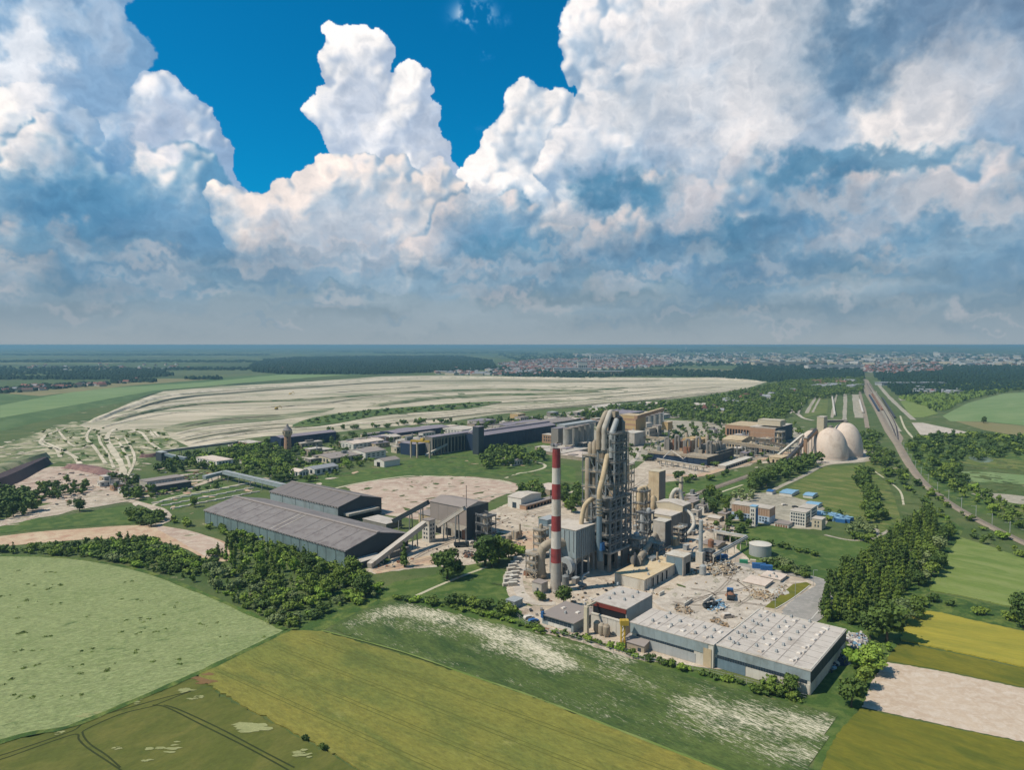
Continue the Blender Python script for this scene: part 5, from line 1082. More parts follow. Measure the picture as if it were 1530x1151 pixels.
surf('ochre_wall',(196,166,118),.85,0,.1,.3); surf('yellow_paint',(206,170,70),.6,0,.1,.4); surf('green_paint',(60,140,104),.6,0,.1,.4); surf('brick_tan',(176,140,112),.9,0,.14,.8); surf('rust',(150,108,84),.9,0,.2,.5); surf('membrane_pink',(226,206,188),.7,0,.08,.10,dirt=(202,180,162)); surf('silo_conc',(166,164,156),.9,0,.12,.15,dirt=(146,140,130)); surf('light_frame',(132,138,140),.6,.1,.1,.4)
surf('tank_metal',(190,194,192),.45,.3,.08,.3); surf('wood_debris',(176,150,120),.95,0,.25,.8); surf('roof_violet',(150,140,146),.85,0,.1,.05,False)
def frame(L,B,R,yb,zb=0.,snap=True,h=None):
    if h is None: G=gz(B[0],yb,zb); h=hat(G,B[1])
    T=zb+h; B3=gz(B[0],B[1],T); G=Vector((B3.x,B3.y,zb)); L3=gz(L[0],L[1],T); R3=gz(R[0],R[1],T)
    u=L3-B3; v=R3-B3
    if snap: lu=max(1.,u.dot(-U)); lv=max(1.,v.dot(V)); u=-U; v=V.copy()
    else: lu=u.length; u=u.normalized(); v=v-u*v.dot(u); lv=max(1.,v.length); v=v.normalized()
    return dict(G=G,u=u,v=v,lu=lu,lv=lv,h=h,T=T,zb=zb)
def fp(F,s,t,z): return F['G']+F['u']*s+F['v']*t+Z*(z)
def feat(F,root,face,name,mat,s0,s1,z0,z1,n=1,fill=.5,rows=1,proud=.10,rfill=.6,label=None,hz=None):
    """openings and panels on a face: 'L' runs along u at v=0, 'R' runs along v at u=0; s and z as fractions"""
    ln=F['lu'] if face=='L' else F['lv']; H=hz or F['h']; w=(s1-s0)/n; me=None; zr=(z1-z0)/rows
    for r in range(rows):
        for k in range(n):
            a=(s0+w*k+w*(1-fill)/2)*ln; b=a+w*fill*ln
            if n==1: a,b=s0*ln,s1*ln
            za=(z0+zr*r+(zr*(1-rfill)/2 if rows>1 else 0))*H; zh=zr*H*(rfill if rows>1 else 1)
            if face=='L': o=fp(F,a,-proud,za); e1=F['u']*(b-a); e2=F['v']*(proud+.05)
            else: o=fp(F,-proud,a,za); e1=F['v']*(b-a); e2=F['u']*(proud+.05)
            if me is None:
                mb=MB(); mb.box(Vector((0,0,0)),e1,e2,Z*zh); ob=mb.build(name,MATS[mat]); me=ob.data
            else: ob=bpy.data.objects.new(name,me); COL.objects.link(ob)
            ob.parent=root; ob.location=o-ORG[root.name]; ORG[ob.name]=Vector(o)
            if label: ob['label']=label
def bld(name,label,cat,L,B,R,yb,wall='conc',roof='roof_felt',kind='flat',rise=2.,ov=.25,zb=0.,group=None,feats=(),snap=True,h=None,parapet=0.):
    F=frame(L,B,R,yb,zb,snap,h); root=thing(name,label,cat,F['G'],group); h=F['h']; lu,lv=F['lu'],F['lv']; rt=.3
    if kind=='flat':
        MB().box(fp(F,0,0,0),F['u']*lu,F['v']*lv,Z*h).build('wall',MATS[wall],root)
        MB().box(fp(F,-ov,-ov,h),F['u']*(lu+2*ov),F['v']*(lv+2*ov),Z*rt).build('roof',MATS[roof],root)
        if parapet:
            mb=MB(); p=parapet; t=.3
            for (s,q,a,b) in ((-ov,-ov,lu+2*ov,t),(-ov,lv+ov-t,lu+2*ov,t),(-ov,-ov+t,t,lv+2*ov-2*t),(lu+ov-t,-ov+t,t,lv+2*ov-2*t)): mb.box(fp(F,s,q,h+rt),F['u']*a,F['v']*b,Z*p)
            mb.build('parapet',MATS[wall],root)
    else:       # ridge along u ('gu', gable shows on the R face), along v ('gv', gable on the L face), or a single slope rising along v or u
        if kind=='gu': prof=[(0,0),(lv,0),(lv,h),(lv/2,h+rise),(0,h)]; P=lambda s,q,z: fp(F,s,q,z); ln=lu; ax='u'
        elif kind=='gv': prof=[(0,0),(lu,0),(lu,h),(lu/2,h+rise),(0,h)]; P=lambda s,q,z: fp(F,q,s,z); ln=lv; ax='v'
        elif kind=='mu': prof=[(0,0),(lv,0),(lv,h+rise),(0,h)]; P=lambda s,q,z: fp(F,s,q,z); ln=lu; ax='u'
        elif kind=='mv': prof=[(0,0),(lu,0),(lu,h+rise),(0,h)]; P=lambda s,q,z: fp(F,q,s,z); ln=lv; ax='v'
        n=len(prof); mb=MB(); mb.v=[tuple(P(0,q,z)) for q,z in prof]+[tuple(P(ln,q,z)) for q,z in prof]
        mb.f=[tuple(range(n)),tuple(range(n,2*n))[::-1]]+[(i,n+i,n+(i+1)%n,(i+1)%n) for i in range(n)]; mb.build('wall',MATS[wall],root)
        sl=[(prof[i],prof[i+1]) for i in range(2,n-1)] if n==5 else [(prof[2],prof[3])]
        for (a,b) in sl:
            dx=b[0]-a[0]; dz=b[1]-a[1]; L_=math.hypot(dx,dz); ex=(dx/L_*ov,dz/L_*ov); lo=a if a[1]<b[1] else b; hi=b if lo is a else a
            d=Vector((hi[0]-lo[0],hi[1]-lo[1])); d.normalize(); q0=(lo[0]-d[0]*ov*1.5,lo[1]-d[1]*ov*1.5+.02); q1=(hi[0]+(0 if n==5 else d[0]*ov),hi[1]+(0 if n==5 else d[1]*ov)+.02)
            m2=MB(); v=[]
            for s in (-ov,ln+ov):
                for q,z in (q0,q1,(q1[0],q1[1]+.28),(q0[0],q0[1]+.28)): v.append(P(s,q,z))
            m2.add(v,[(0,1,2,3),(7,6,5,4),(0,4,5,1),(1,5,6,2),(2,6,7,3),(3,7,4,0)]); m2.build('roof',MATS[roof],root)
    for f in feats: feat(F,root,*f[0:8] if len(f)>=8 else f,**(f[8] if len(f)>8 else {}))
    return F,root
def kid(r,nm):
    for c in r.children:
        if c.name.split('.')[0]==nm: return c
    return r
def part(mb,name,mat,root,smooth=False,label=None):
    o=mb.build(name,MATS[mat],root,smooth)
    if label: o['label']=label
    return o
def conveyor(label,p1,z1,p2,z2,w=2.6,hh=2.6,mat='steel_light',roof='roof_greybrown',posts=3,name='conveyor_gallery',group=None,pm='steel',cat='conveyor',post_w=.5):
    a=gz(p1[0],p1[1],z1); b=gz(p2[0],p2[1],z2); base=Vector((a.x,a.y,min(0,0))); r=thing(name,label,cat,base,group)
    part(MB().beam(a,b,w,hh),'gallery',mat,r); up=Z*(hh/2+.14); part(MB().beam(a+up,b+up,w+.3,.2),'roof',roof,r)
    n=(b-a).cross(Z).normalized()
    for i in range(posts):
        t=(i+.6)/(posts+.2); q=a.lerp(b,min(t,.97)); 
        if q.z-hh/2<1.2: continue
        for s in (-1,1):
            part(MB().beam(Vector((q.x,q.y,0))+n*s*(w/2+.5),q+n*s*(w/2-.1)-Z*hh/2,post_w),'post',pm,r)
        part(MB().beam(q+n*(w/2)-Z*(hh/2+.2),q-n*(w/2)-Z*(hh/2+.2),.35),'crossbeam',pm,r)
    return r
def pipe(label,pts,r,mat='steel_light',name='pipe',cat='pipe',posts=0,n=10,bend=4,group=None,flange=True):
    P=spline(pts,bend) if bend>1 else [Vector(p) for p in pts]; base=Vector((P[0].x,P[0].y,0)); t=thing(name,label,cat,base,group)
    part(MB().tube(P,r,n),'duct',mat,t,True)
    if flange:
        for k in (1,len(P)//2,len(P)-2):
            d=(P[min(k+1,len(P)-1)]-P[k-1]).normalized()*.25; part(MB().tube([P[k]-d,P[k]+d],r*1.14,n),'flange',mat,t,True)
    for i in range(posts):
        q=P[int((i+.5)/posts*(len(P)-1))]
        if q.z>1.5: part(MB().beam((q.x,q.y,0),q-Z*r,.35),'post','steel',t)
    return t
# ------------------------------------------------ long grey halls
def halls():
    F,r=bld('storage_hall','long grey storage hall with brown low-pitched roof, nearer and longer of the two','hall',(303,763),(516.5,823.5),(605,796.5),848,'sheet_dark','roof_brown_sheet','gu',5.2,.5,feats=[])
    feat(F,r,'L','wall_panel','sheet_teal',.004,.996,.02,.90,9,.975,proud=.16)
    feat(F,r,'L','downpipe','sheet_dark',.0,1,.0,.93,9,.016,proud=.30)
    feat(F,r,'L','gutter','white_paint',0,1,.93,.97,proud=.5)
    feat(F,r,'L','gutter_bracket','sheet_dark',0,1,.90,1.0,54,.3,proud=.56)
    feat(F,r,'L','personnel_door','white_paint',.52,.535,.0,.32,proud=.3)
    lu,lv,h=F['lu'],F['lv'],F['h']
    rf=kid(r,'roof'); part(MB().box(fp(F,-.3,lv/2-1.2,h+5.2+.28),F['u']*(lu+.6),F['v']*2.4,Z*.35),'ridge_cap','roof_greybrown',rf)
    for s in (.44,.475):      # pale strips across the near slope
        a=fp(F,lu*s,.0,h+.36); b=fp(F,lu*s,lv/2-1.4,h+5.0+.36); part(MB().beam(a,b,.55,.12),'roof_strip','roof_pale',rf)
    for k in range(1,12):
        if k in (5,): continue
        a=fp(F,lu*k/12,.0,h+.34); b=fp(F,lu*k/12,lv/2-1.4,h+5.0+.34); part(MB().beam(a,b,.16,.1),'roof_seam','roof_brown_sheet2',rf)
    part(MB().box(fp(F,-7,lv*.55,0),F['u']*6.8,F['v']*lv*.34,Z*3.2),'lean_to','conc_dark',r)
    F2,r2=bld('storage_hall','shorter grey storage hall with brown roof standing behind the longer one','hall',(393.5,736.5),(505.7,758.3),(571.5,744.7),782,'sheet_dark','roof_brown_sheet2','gu',4.4,.5)
    feat(F2,r2,'L','wall_panel','sheet_grey',.004,.996,.02,.90,5,.97,proud=.16)
    feat(F2,r2,'L','gutter','white_paint',0,1,.93,.97,proud=.5)
    feat(F2,r2,'L','gutter_bracket','sheet_dark',0,1,.90,1.0,26,.3,proud=.56)
    part(MB().box(fp(F2,-.3,F2['lv']/2-1,F2['h']+4.4+.28),F2['u']*(F2['lu']+.6),F2['v']*2,Z*.35),'ridge_cap','roof_greybrown',kid(r2,'roof'))
    for k in range(1,8):
        a=fp(F2,F2['lu']*k/8,.0,F2['h']+.34); b=fp(F2,F2['lu']*k/8,F2['lv']/2-1.2,F2['h']+4.2+.34); part(MB().beam(a,b,.16,.1),'roof_seam','roof_brown_sheet',kid(r2,'roof'))
    feat(F2,r2,'R','loading_opening','dark_void',.12,.80,.0,.58,proud=.1)
    part(MB().box(fp(F2,-6,F2['lv']*.1,F2['h']*.42),F2['u']*5.8,F2['v']*F2['lv']*.72,Z*1.6),'canopy','conc',r2)
    bld('lean_to','low grey lean-to with pale roof at the foot of the long hall gable','shed',(519,839.5),(529,844),(566,828.5),853,'sheet_dark','roof_pale','flat')
    bld('transfer_house','flat-roofed link building between the ends of the two halls','building',(545,775),(577,784),(590,776),792,'conc_dark','roof_felt')
    # conveyors rising to the crushing plant
    conveyor('lower covered conveyor climbing from the long hall gable to the white transfer tower',(552,846),1.6,(634,783),13,3.0,2.6,'conc','roof_pale',3)
    conveyor('upper covered conveyor from the link building to the high landing',(588,779),5,(640,751),19,3.4,3,'sheet_dark','roof_pale',3)
    conveyor('steep grey conveyor from the transfer tower to the top of the crushing building',(655,786),8,(694,760),22,2.6,2.4,'conc','roof_pale',2)
    F3,r3=bld('transfer_tower','narrow whitish transfer tower between two conveyors','tower',(633,776),(641,779),(648,776),812,'conc_pale','roof_greybrown',feats=[('L','window','glass_dark',.2,.8,.25,.85,1,dict(rows=3,n=1)) ] if 0 else [])
    feat(F3,r3,'L','window','glass_dark',.15,.85,.12,.88,2,.5,4,rfill=.5); feat(F3,r3,'R','window','glass_dark',.1,.9,.12,.88,2,.5,4,rfill=.5)
    F4,r4=bld('crushing_building','tall crushing building with dark end wall and sloping brown-grey roof','building',(643,770),(697,757),(721.5,750),808,'conc','roof_greybrown','flat',snap=False) if 0 else bld('crushing_building','tall crushing building with dark end wall and sloping brown-grey roof','building',(648,748),(697,760),(722,750),808,'conc','roof_greybrown','gu',2.2,.3)
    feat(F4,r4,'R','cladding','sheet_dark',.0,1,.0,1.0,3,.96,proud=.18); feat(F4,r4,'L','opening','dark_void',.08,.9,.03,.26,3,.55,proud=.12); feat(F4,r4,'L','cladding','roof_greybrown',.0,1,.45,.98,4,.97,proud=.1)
    feat(F4,r4,'L','door','rust',.04,.12,.0,.3,proud=.2)
    part(MB().tube([fp(F4,1,1,F4['h']),fp(F4,1,1,F4['h']+14)],.18,6),'mast','steel_dark',r4)
    bld('ore_bin','lower sloped bin house with grey roof left of the crushing building','building',(628,752),(660,764),(676,756),800,'dusty_tan','roof_greybrown','mv',-3,.3) if 0 else bld('ore_bin','lower brown-roofed bin house leaning on the crushing building','building',(640,764),(664,776),(690,762),790,'dusty_tan','roof_greybrown','gu',1.5)
    frame_rig('dark steel frame with ducts beside the crushing building',(728,812),9,8,0,16,2,2,3,'steel','steel_dark',cyl=2)
    # bridge from the back hall towards the quarry conveyor
    conveyor('long grey roofed conveyor bridge running from the back hall to the left',(425,727),7,(335,706),7,4.2,2.8,'sheet_grey','steel_light',5)
    conveyor('short grey roofed gallery continuing the bridge to the left',(337,706),6,(305,714),5,4.2,2.6,'sheet_grey','steel_light',2)
def frame_rig(label,px,lu,lv,z0,z1,nu,nv,nf,mat='steel',floor='steel_dark',cyl=0,name='steel_scaffold',cat='steel frame',cylmat='dusty',group=None,base=None,brace=True,rng=3):
    """an open steel frame: columns, floors, rails and braces as parts, vessels inside"""
    G=Vector(base) if base is not None else gz(*px); r=thing(name,label,cat,Vector((G.x,G.y,0)),group); rn=random.Random(rng+int(G.x)); u,v=-U,V
    P=lambda s,t,z: Vector((G.x,G.y,0))+u*s+v*t+Z*z
    me=None
    for i in range(nu+1):
        for j in range(nv+1):
            s,t=lu*i/nu,lv*j/nv
            if me is None: me=MB().box(Vector((-.3,-.3,0)),(.6,0,0),(0,.6,0),Z*(z1-z0)).build('column',MATS[mat]); ob=me; me=ob.data
            else: ob=bpy.data.objects.new('column',me); COL.objects.link(ob)
            ob.parent=r; ob.location=P(s,t,z0)-ORG[r.name]; ORG[ob.name]=P(s,t,z0)
    for k in range(1,nf+1):
        z=z0+(z1-z0)*k/nf; fl_=part(MB().box(P(-.5,-.5,z-.35),u*(lu+1),v*(lv+1),Z*.35),'floor',floor,r)
        mb=MB(); 
        for zz in (.55,1.1):
            for a,b in ((P(-.4,-.4,z+zz),P(lu+.4,-.4,z+zz)),(P(-.4,-.4,z+zz),P(-.4,lv+.4,z+zz)),(P(-.4,lv+.4,z+zz),P(lu+.4,lv+.4,z+zz))): mb.beam(a,b,.12)
        for q in np.linspace(0,1,6): mb.beam(P(q*lu,-.4,z),P(q*lu,-.4,z+1.1),.1); mb.beam(P(-.4,q*lv,z),P(-.4,q*lv,z+1.1),.1)
        part(mb,'railing','steel_light',fl_)
        part(MB().beam(P(0,0,z-.6),P(lu,0,z-.6),.5),'girder',mat,r); part(MB().beam(P(0,0,z-.6),P(0,lv,z-.6),.5),'girder',mat,r)
        zl=z0+(z1-z0)*(k-1)/nf
        if brace:
            if rn.random()<.8: part(MB().beam(P(0,0,zl),P(0,lv/nv,z-.4),.32),'brace',mat,r)
            if rn.random()<.6: part(MB().beam(P(0,-0.,zl),P(lu/nu,0,z-.4),.32),'brace',mat,r)
    for c in range(cyl):
        s=lu*(.3+.4*rn.random()); t=lv*(c+.5)/cyl; rr=min(lu,lv)*.22; zb=z0+(z1-z0)*rn.uniform(.1,.4); zt=z0+(z1-z0)*rn.uniform(.75,1.12)
        part(MB().lathe(P(s,t,0),[(rr*.25,zb),(rr,zb+rr*2),(rr,zt),(rr*.8,zt+.8),(rr*.3,zt+1.2)],14),'vessel',cylmat,r,True)
    return r
halls()
# ------------------------------------------------ striped chimney
def chimney():
    g=gz(830.5,884); r=thing('chimney','tall round chimney with red and white bands and a grey concrete foot','chimney',g)
    ys=[671,699,723,745.7,770.5,793.4,819,840.5]; zz=[hat(g,y) for y in ys]; H=zz[0]; rad=lambda z: 2.65-(2.65-1.9)*z/H
    for i in range(7):
        m='red_paint' if i%2==0 else 'white_paint'; a,b=zz[i+1],zz[i]; part(MB().lathe(g,[(rad(a),a),(rad(b),b)],28),'red_band' if i%2==0 else 'white_band',m,r,True)
    part(MB().lathe(g,[(3.0,0),(2.85,1.2),(rad(1.2),1.3),(rad(zz[7]),zz[7])],28),'concrete_shaft','conc',r,True)
    part(MB().lathe(g,[(1.6,H-.2),(1.6,H+.1)],24),'flue_mouth','dark_void',r)
    for z in (H-1.2,H*.80,zz[3]+.3,zz[6]-3.8,zz[5]-1):
        q=rad(z)
        if z in (H*.80,zz[5]-1): part(MB().lathe(g,[(q+.02,z),(q+.25,z),(q+.25,z+.35),(q+.02,z+.35)],28),'ring','steel_dark',r); continue
        mb=MB(); mb.lathe(g,[(q+.02,z),(q+.9,z),(q+.9,z+.15),(q+.02,z+.15)],28)
        for k in range(14): a=k*2*math.pi/14; p=g+Vector((math.cos(a),math.sin(a),0))*(q+.85); mb.beam(p+Z*z,p+Z*(z+1.1),.08)
        mb.tube([g+Vector((math.cos(a),math.sin(a),0))*(q+.85)+Z*(z+1.1) for a in np.linspace(0,6.283,20)],.06,5); part(mb,'platform','steel_dark',r)
    d=Vector((.75,-.66,0)); mb=MB()
    for s in (-.25,.25):
        o=d.cross(Z)*s; mb.beam(g+d*(3.15)+o+Z*2,g+d*(2.4)+o+Z*(H-1),.09)
    part(mb,'ladder','steel_dark',r)
chimney()
# ------------------------------------------------ preheater tower
def tower():
    B=gz(911,856); r=thing('preheater_tower','very tall open steel preheater tower packed with ducts, beside the striped chimney','tower',B); u,v=-U,V
    P=lambda s,t,z: B+u*s+v*t+Z*z
    LU,LV=12.5,21.5
    # concrete foot
    for (s,t,a,b,h) in ((0,0,1.4,1.4,9.6),(0,LV*.33,1.4,1.4,9.6),(0,LV*.62,1.4,7.5,9.6),(LU-1.4,0,1.4,1.4,9.6),(LU*.3,0,LU*.35,.5,9.6),(LU-1,1,1,LV-2,9.6)):
        part(MB().box(P(s,t,0),u*a,v*b,Z*h),'concrete_pier','conc_dark' if t>1 else 'conc',r)
    part(MB().box(P(-.8,-.8,9.6),u*(LU+4),v*(LV+1.6),Z*1.0),'concrete_deck','conc',r)
    Zs=[10.6,15,19.4,27.,33,38.9]; 
    def stage(zs,s0,t0,lu,lv,nu,nv,mat,w,seed,cols=True,nbr=.8):
        rn=random.Random(seed)
        if cols:
            for i in range(nu+1):
                for j in range(nv+1): part(MB().box(P(s0+lu*i/nu-w/2,t0+lv*j/nv-w/2,zs[0]),u*w,v*w,Z*(zs[-1]-zs[0])),'column',mat,r)
        for a,z in zip(zs,zs[1:]):
            part(MB().box(P(s0-.7,t0-.7,z-.4),u*(lu+1.4),v*(lv+1.4),Z*.4),'floor','conc_dark',r)
            mb=MB()
            for zz in (.6,1.2):
                for p,q in ((P(s0-.6,t0-.6,z+zz),P(s0+lu+.6,t0-.6,z+zz)),(P(s0-.6,t0-.6,z+zz),P(s0-.6,t0+lv+.6,z+zz)),(P(s0-.6,t0+lv+.6,z+zz),P(s0+lu+.6,t0+lv+.6,z+zz))): mb.beam(p,q,.12)
            for q in np.linspace(0,1,9): mb.beam(P(s0+q*lu,t0-.6,z),P(s0+q*lu,t0-.6,z+1.2),.1); mb.beam(P(s0-.6,t0+q*lv,z),P(s0-.6,t0+q*lv,z+1.2),.1)
            part(mb,'railing','steel_light',r)
            for p,q in ((P(s0,t0,z-.8),P(s0+lu,t0,z-.8)),(P(s0,t0,z-.8),P(s0,t0+lv,z-.8))): part(MB().beam(p,q,.6,.8),'girder',mat,r)
            mid=(a+z)/2; part(MB().beam(P(s0-.1,t0,mid),P(s0-.1,t0+lv,mid),.3),'girder',mat,r)
            for j in range(nv):
                if rn.random()<nbr: part(MB().beam(P(s0-.05,t0+lv*j/nv,a),P(s0-.05,t0+lv*(j+1)/nv,z-.6),.34),'brace',mat,r)
                if rn.random()<nbr*.5: part(MB().beam(P(s0-.05,t0+lv*(j+1)/nv,a),P(s0-.05,t0+lv*j/nv,z-.6),.3),'brace',mat,r)
            for i in range(nu):
                if rn.random()<nbr: part(MB().beam(P(s0+lu*i/nu,t0-.05,a),P(s0+lu*(i+1)/nu,t0-.05,z-.6),.34),'brace',mat,r)
    stage(Zs,0,0,LU-1,LV,2,4,'light_frame',.95,1,nbr=.25)
    Zu=[38.9,45.6,51.8,57.8,63.6,68.4,73.]; s0,t0,lu,lv=.6,5,10.4,12.5
    stage(Zu,s0,t0,lu,lv,2,3,'light_frame',.85,5)
    # stair flights zigzag on the right hand end
    zz=10.6; k=0
    while zz<70:
        t=LV+1 if zz<38 else t0+lv+1.6; a,b=(P(1,t,zz),P(6,t,zz+3)) if k%2==0 else (P(6,t,zz),P(1,t,zz+3)); part(MB().beam(a,b,.9,.25),'stair_flight','steel',r); zz+=3; k+=1
    for (s,t) in ((.6,1.9),(6.6,1.9)):
        part(MB().box(P(s,LV+t-.15,10.6) if 0 else P(s,t0+lv+2.4,10.6),u*.3,v*.3,Z*62),'stair_post','steel',r)
    for z_ in np.arange(14,72,6): part(MB().beam(P(.6,t0+lv+2.4,z_),P(6.8,t0+lv+2.4,z_),.2),'stair_landing','steel',r)
    # cyclones
    def cyc(s,t,z0,z1,rr,mat,cone=.42):
        h=z1-z0; part(MB().lathe(P(s,t,0),[(rr*.22,z0),(rr,z0+h*cone),(rr,z1),(rr*.55,z1+rr*.35)],18),'cyclone',mat,r,True)
    cyc(8,8.2,41,52,2.5,'dusty'); cyc(8,14,41,52,2.5,'steel_dark'); cyc(4.5,11,52.5,62.5,2.7,'steel'); cyc(9,15.5,54,64,2.3,'steel_dark'); cyc(9,7,53,63,2.3,'dusty')
    cyc(4,13.6,64,81,2.45,'steel_dark',.3); cyc(8.5,15.6,64,80,2.3,'steel_dark',.3); cyc(3,16.2,64,78.5,1.9,'steel',.3)
    cyc(4,5,28,38,2.7,'steel'); cyc(4,12,27.5,37.5,2.7,'steel_dark'); cyc(9,8,28,38,2.5,'dusty'); cyc(4,18,28,38,2.2,'steel_dark')
    for (s,t,a,b,w,h,z,m) in ((4,3,5,3,0,4,10.8,'steel_dark'),(3,8,4,5,0,6,10.8,'steel'),(5,15,5,4,0,5,10.8,'steel_dark'),(4,2,4,4,0,4,19.8,'dusty'),(3,9,5,6,0,4.5,19.8,'steel_dark'),(6,15,4,4,0,4.5,19.8,'steel'),(2,6,3,3,0,5,39.2,'dusty'),(7,11,3,4,0,4,52,'steel_dark'),(6,6,8,10,0,8,1,'dark_void'),(5,4,6,9,0,12,14,'steel_dark'),(5,8,5,8,0,25,42,'steel_dark'),(4,11,5,8,0,22,16,'steel_dark'),(8,9,3,7,0,8,65,'steel_dark')):  # the large dark boxes are added fill for the frame's shaded interior
        part(MB().box(P(s,t,z),u*a,v*b,Z*h),'machinery_and_dark_fill',m,r)
    rn=random.Random(8)
    for i in range(80):      # small pipes and ducts in the frame
        lowr=i%2; s=rn.uniform(.3,LU-2) if lowr else rn.uniform(s0,s0+lu); t=rn.uniform(.3,LV-1) if lowr else rn.uniform(t0,t0+lv); z=rn.uniform(11,32) if lowr else rn.uniform(40,64); h=rn.uniform(5,13); ds=rn.uniform(-3,3)
        part(MB().tube([P(s,t,z),P(s,t,z+h*.4),P(s+ds*.6,t+ds,z+h*.7),P(s+ds*.6,t+ds,z+h)],rn.uniform(.2,.8),8),'duct',rn.choice(['steel','dusty','steel_dark','dusty','steel_light']),r,True)
    # three goose-neck ducts over the top
    for (s,t,z0,zt,rr,m,e) in ((10.2,4.6,64,75,1.45,'dusty',(10.5,16.5)),(6.6,4.4,64,75.5,1.5,'conc',(8,17)),(3.0,5.9,60,72.5,1.55,'steel_light',(4.4,17.2))):
        pts=[P(s,t,z0),P(s,t,z0+4),P(s,t,zt-3),P(s,t,zt-.4),P(s+.1,t+.8,zt+1),P(s+(e[0]-s)*.3,t+4.2,zt+5),P(s+(e[0]-s)*.55,t+6.6,zt+7.4),P(s+(e[0]-s)*.7,t+8,zt+8.1),P(e[0],e[1]-1,zt+7.6),P(e[0],e[1]+.2,zt+6),P(e[0],e[1]+.5,zt-3)]
        part(MB().tube(spline(pts,4),rr,14),'gooseneck_duct',m,r,True)
    for q in ((4,11,81),(8,13,80)): part(MB().box(P(q[0],q[1],q[2]),u*2,v*4,Z*3.2),'top_housing','dusty',r)
    # big downcomer on the near left side
    g=gz(895,861); z=lambda px,py: None
    def at(px,py,q):   # point seen at px,py standing over the line of depth q
        d=pdir(px,py); t=q/d.y; return Vector((d.x*t,q,CAMH+d.z*t))
    q0=B.y-1.5; top=at(908,680,q0+9); mid=at(896,738,q0); lo=at(895,812,q0-1); end=at(897,838,q0)
    part(MB().tube(spline([top+Z*3+V*2,top,mid.lerp(top,.5),mid+Z*1.5,mid-Z*3,mid.lerp(lo,.45)],4),1.42,16),'downcomer_duct','dusty_tan',r,True)
    part(MB().tube([mid.lerp(lo,.45),lo,end],[1.42,1.42,1.7],16),'downcomer_duct','steel_blue',r,True)
    for k in range(5): c=mid.lerp(lo,.12+.07*k); part(MB().tube([c+Z*.3,c-Z*.3],1.95,16),'flange','steel',r,True)
    a=at(881,748,q0+6); b=at(873,758,q0+5); c=at(869,780,q0+4); part(MB().tube(spline([a+V*3,a,b,c,c-Z*8],4),1.25,12),'elbow_duct','dusty_tan',r,True)
    part(MB().box(at(899,824,q0-3),u*3,v*3,Z*4),'motor_housing','blue_paint',r)
    # dusty side frame on the left
    base=gz(888,846)+V*1
    frame_rig('dusty side frame with small cyclones left of the preheater tower',None,8.5,8,0,60,2,2,7,'light_frame','dusty',cyl=4,cylmat='dusty',base=base,rng=2)
    o=thing('top_cyclone','small dusty cyclone group on top of the side frame','cyclone',base+Z*60)
    for i,(s,t,rr,h) in enumerate(((2,2,1.6,7),(5.5,3,1.5,5.5),(3.5,6,1.4,4.5))):
        p=Vector((base.x,base.y,0))+u*s+v*t; part(MB().lathe(p,[(rr,60.2),(rr,60.2+h),(rr*.4,61.4+h)],12),'vessel','dusty',o,True)
    part(MB().tube([Vector((base.x,base.y,0))+u*2+v*2+Z*66,Vector((base.x,base.y,0))+u*2+v*8+Z*70],.8,8),'duct','steel_light',o,True)
tower()
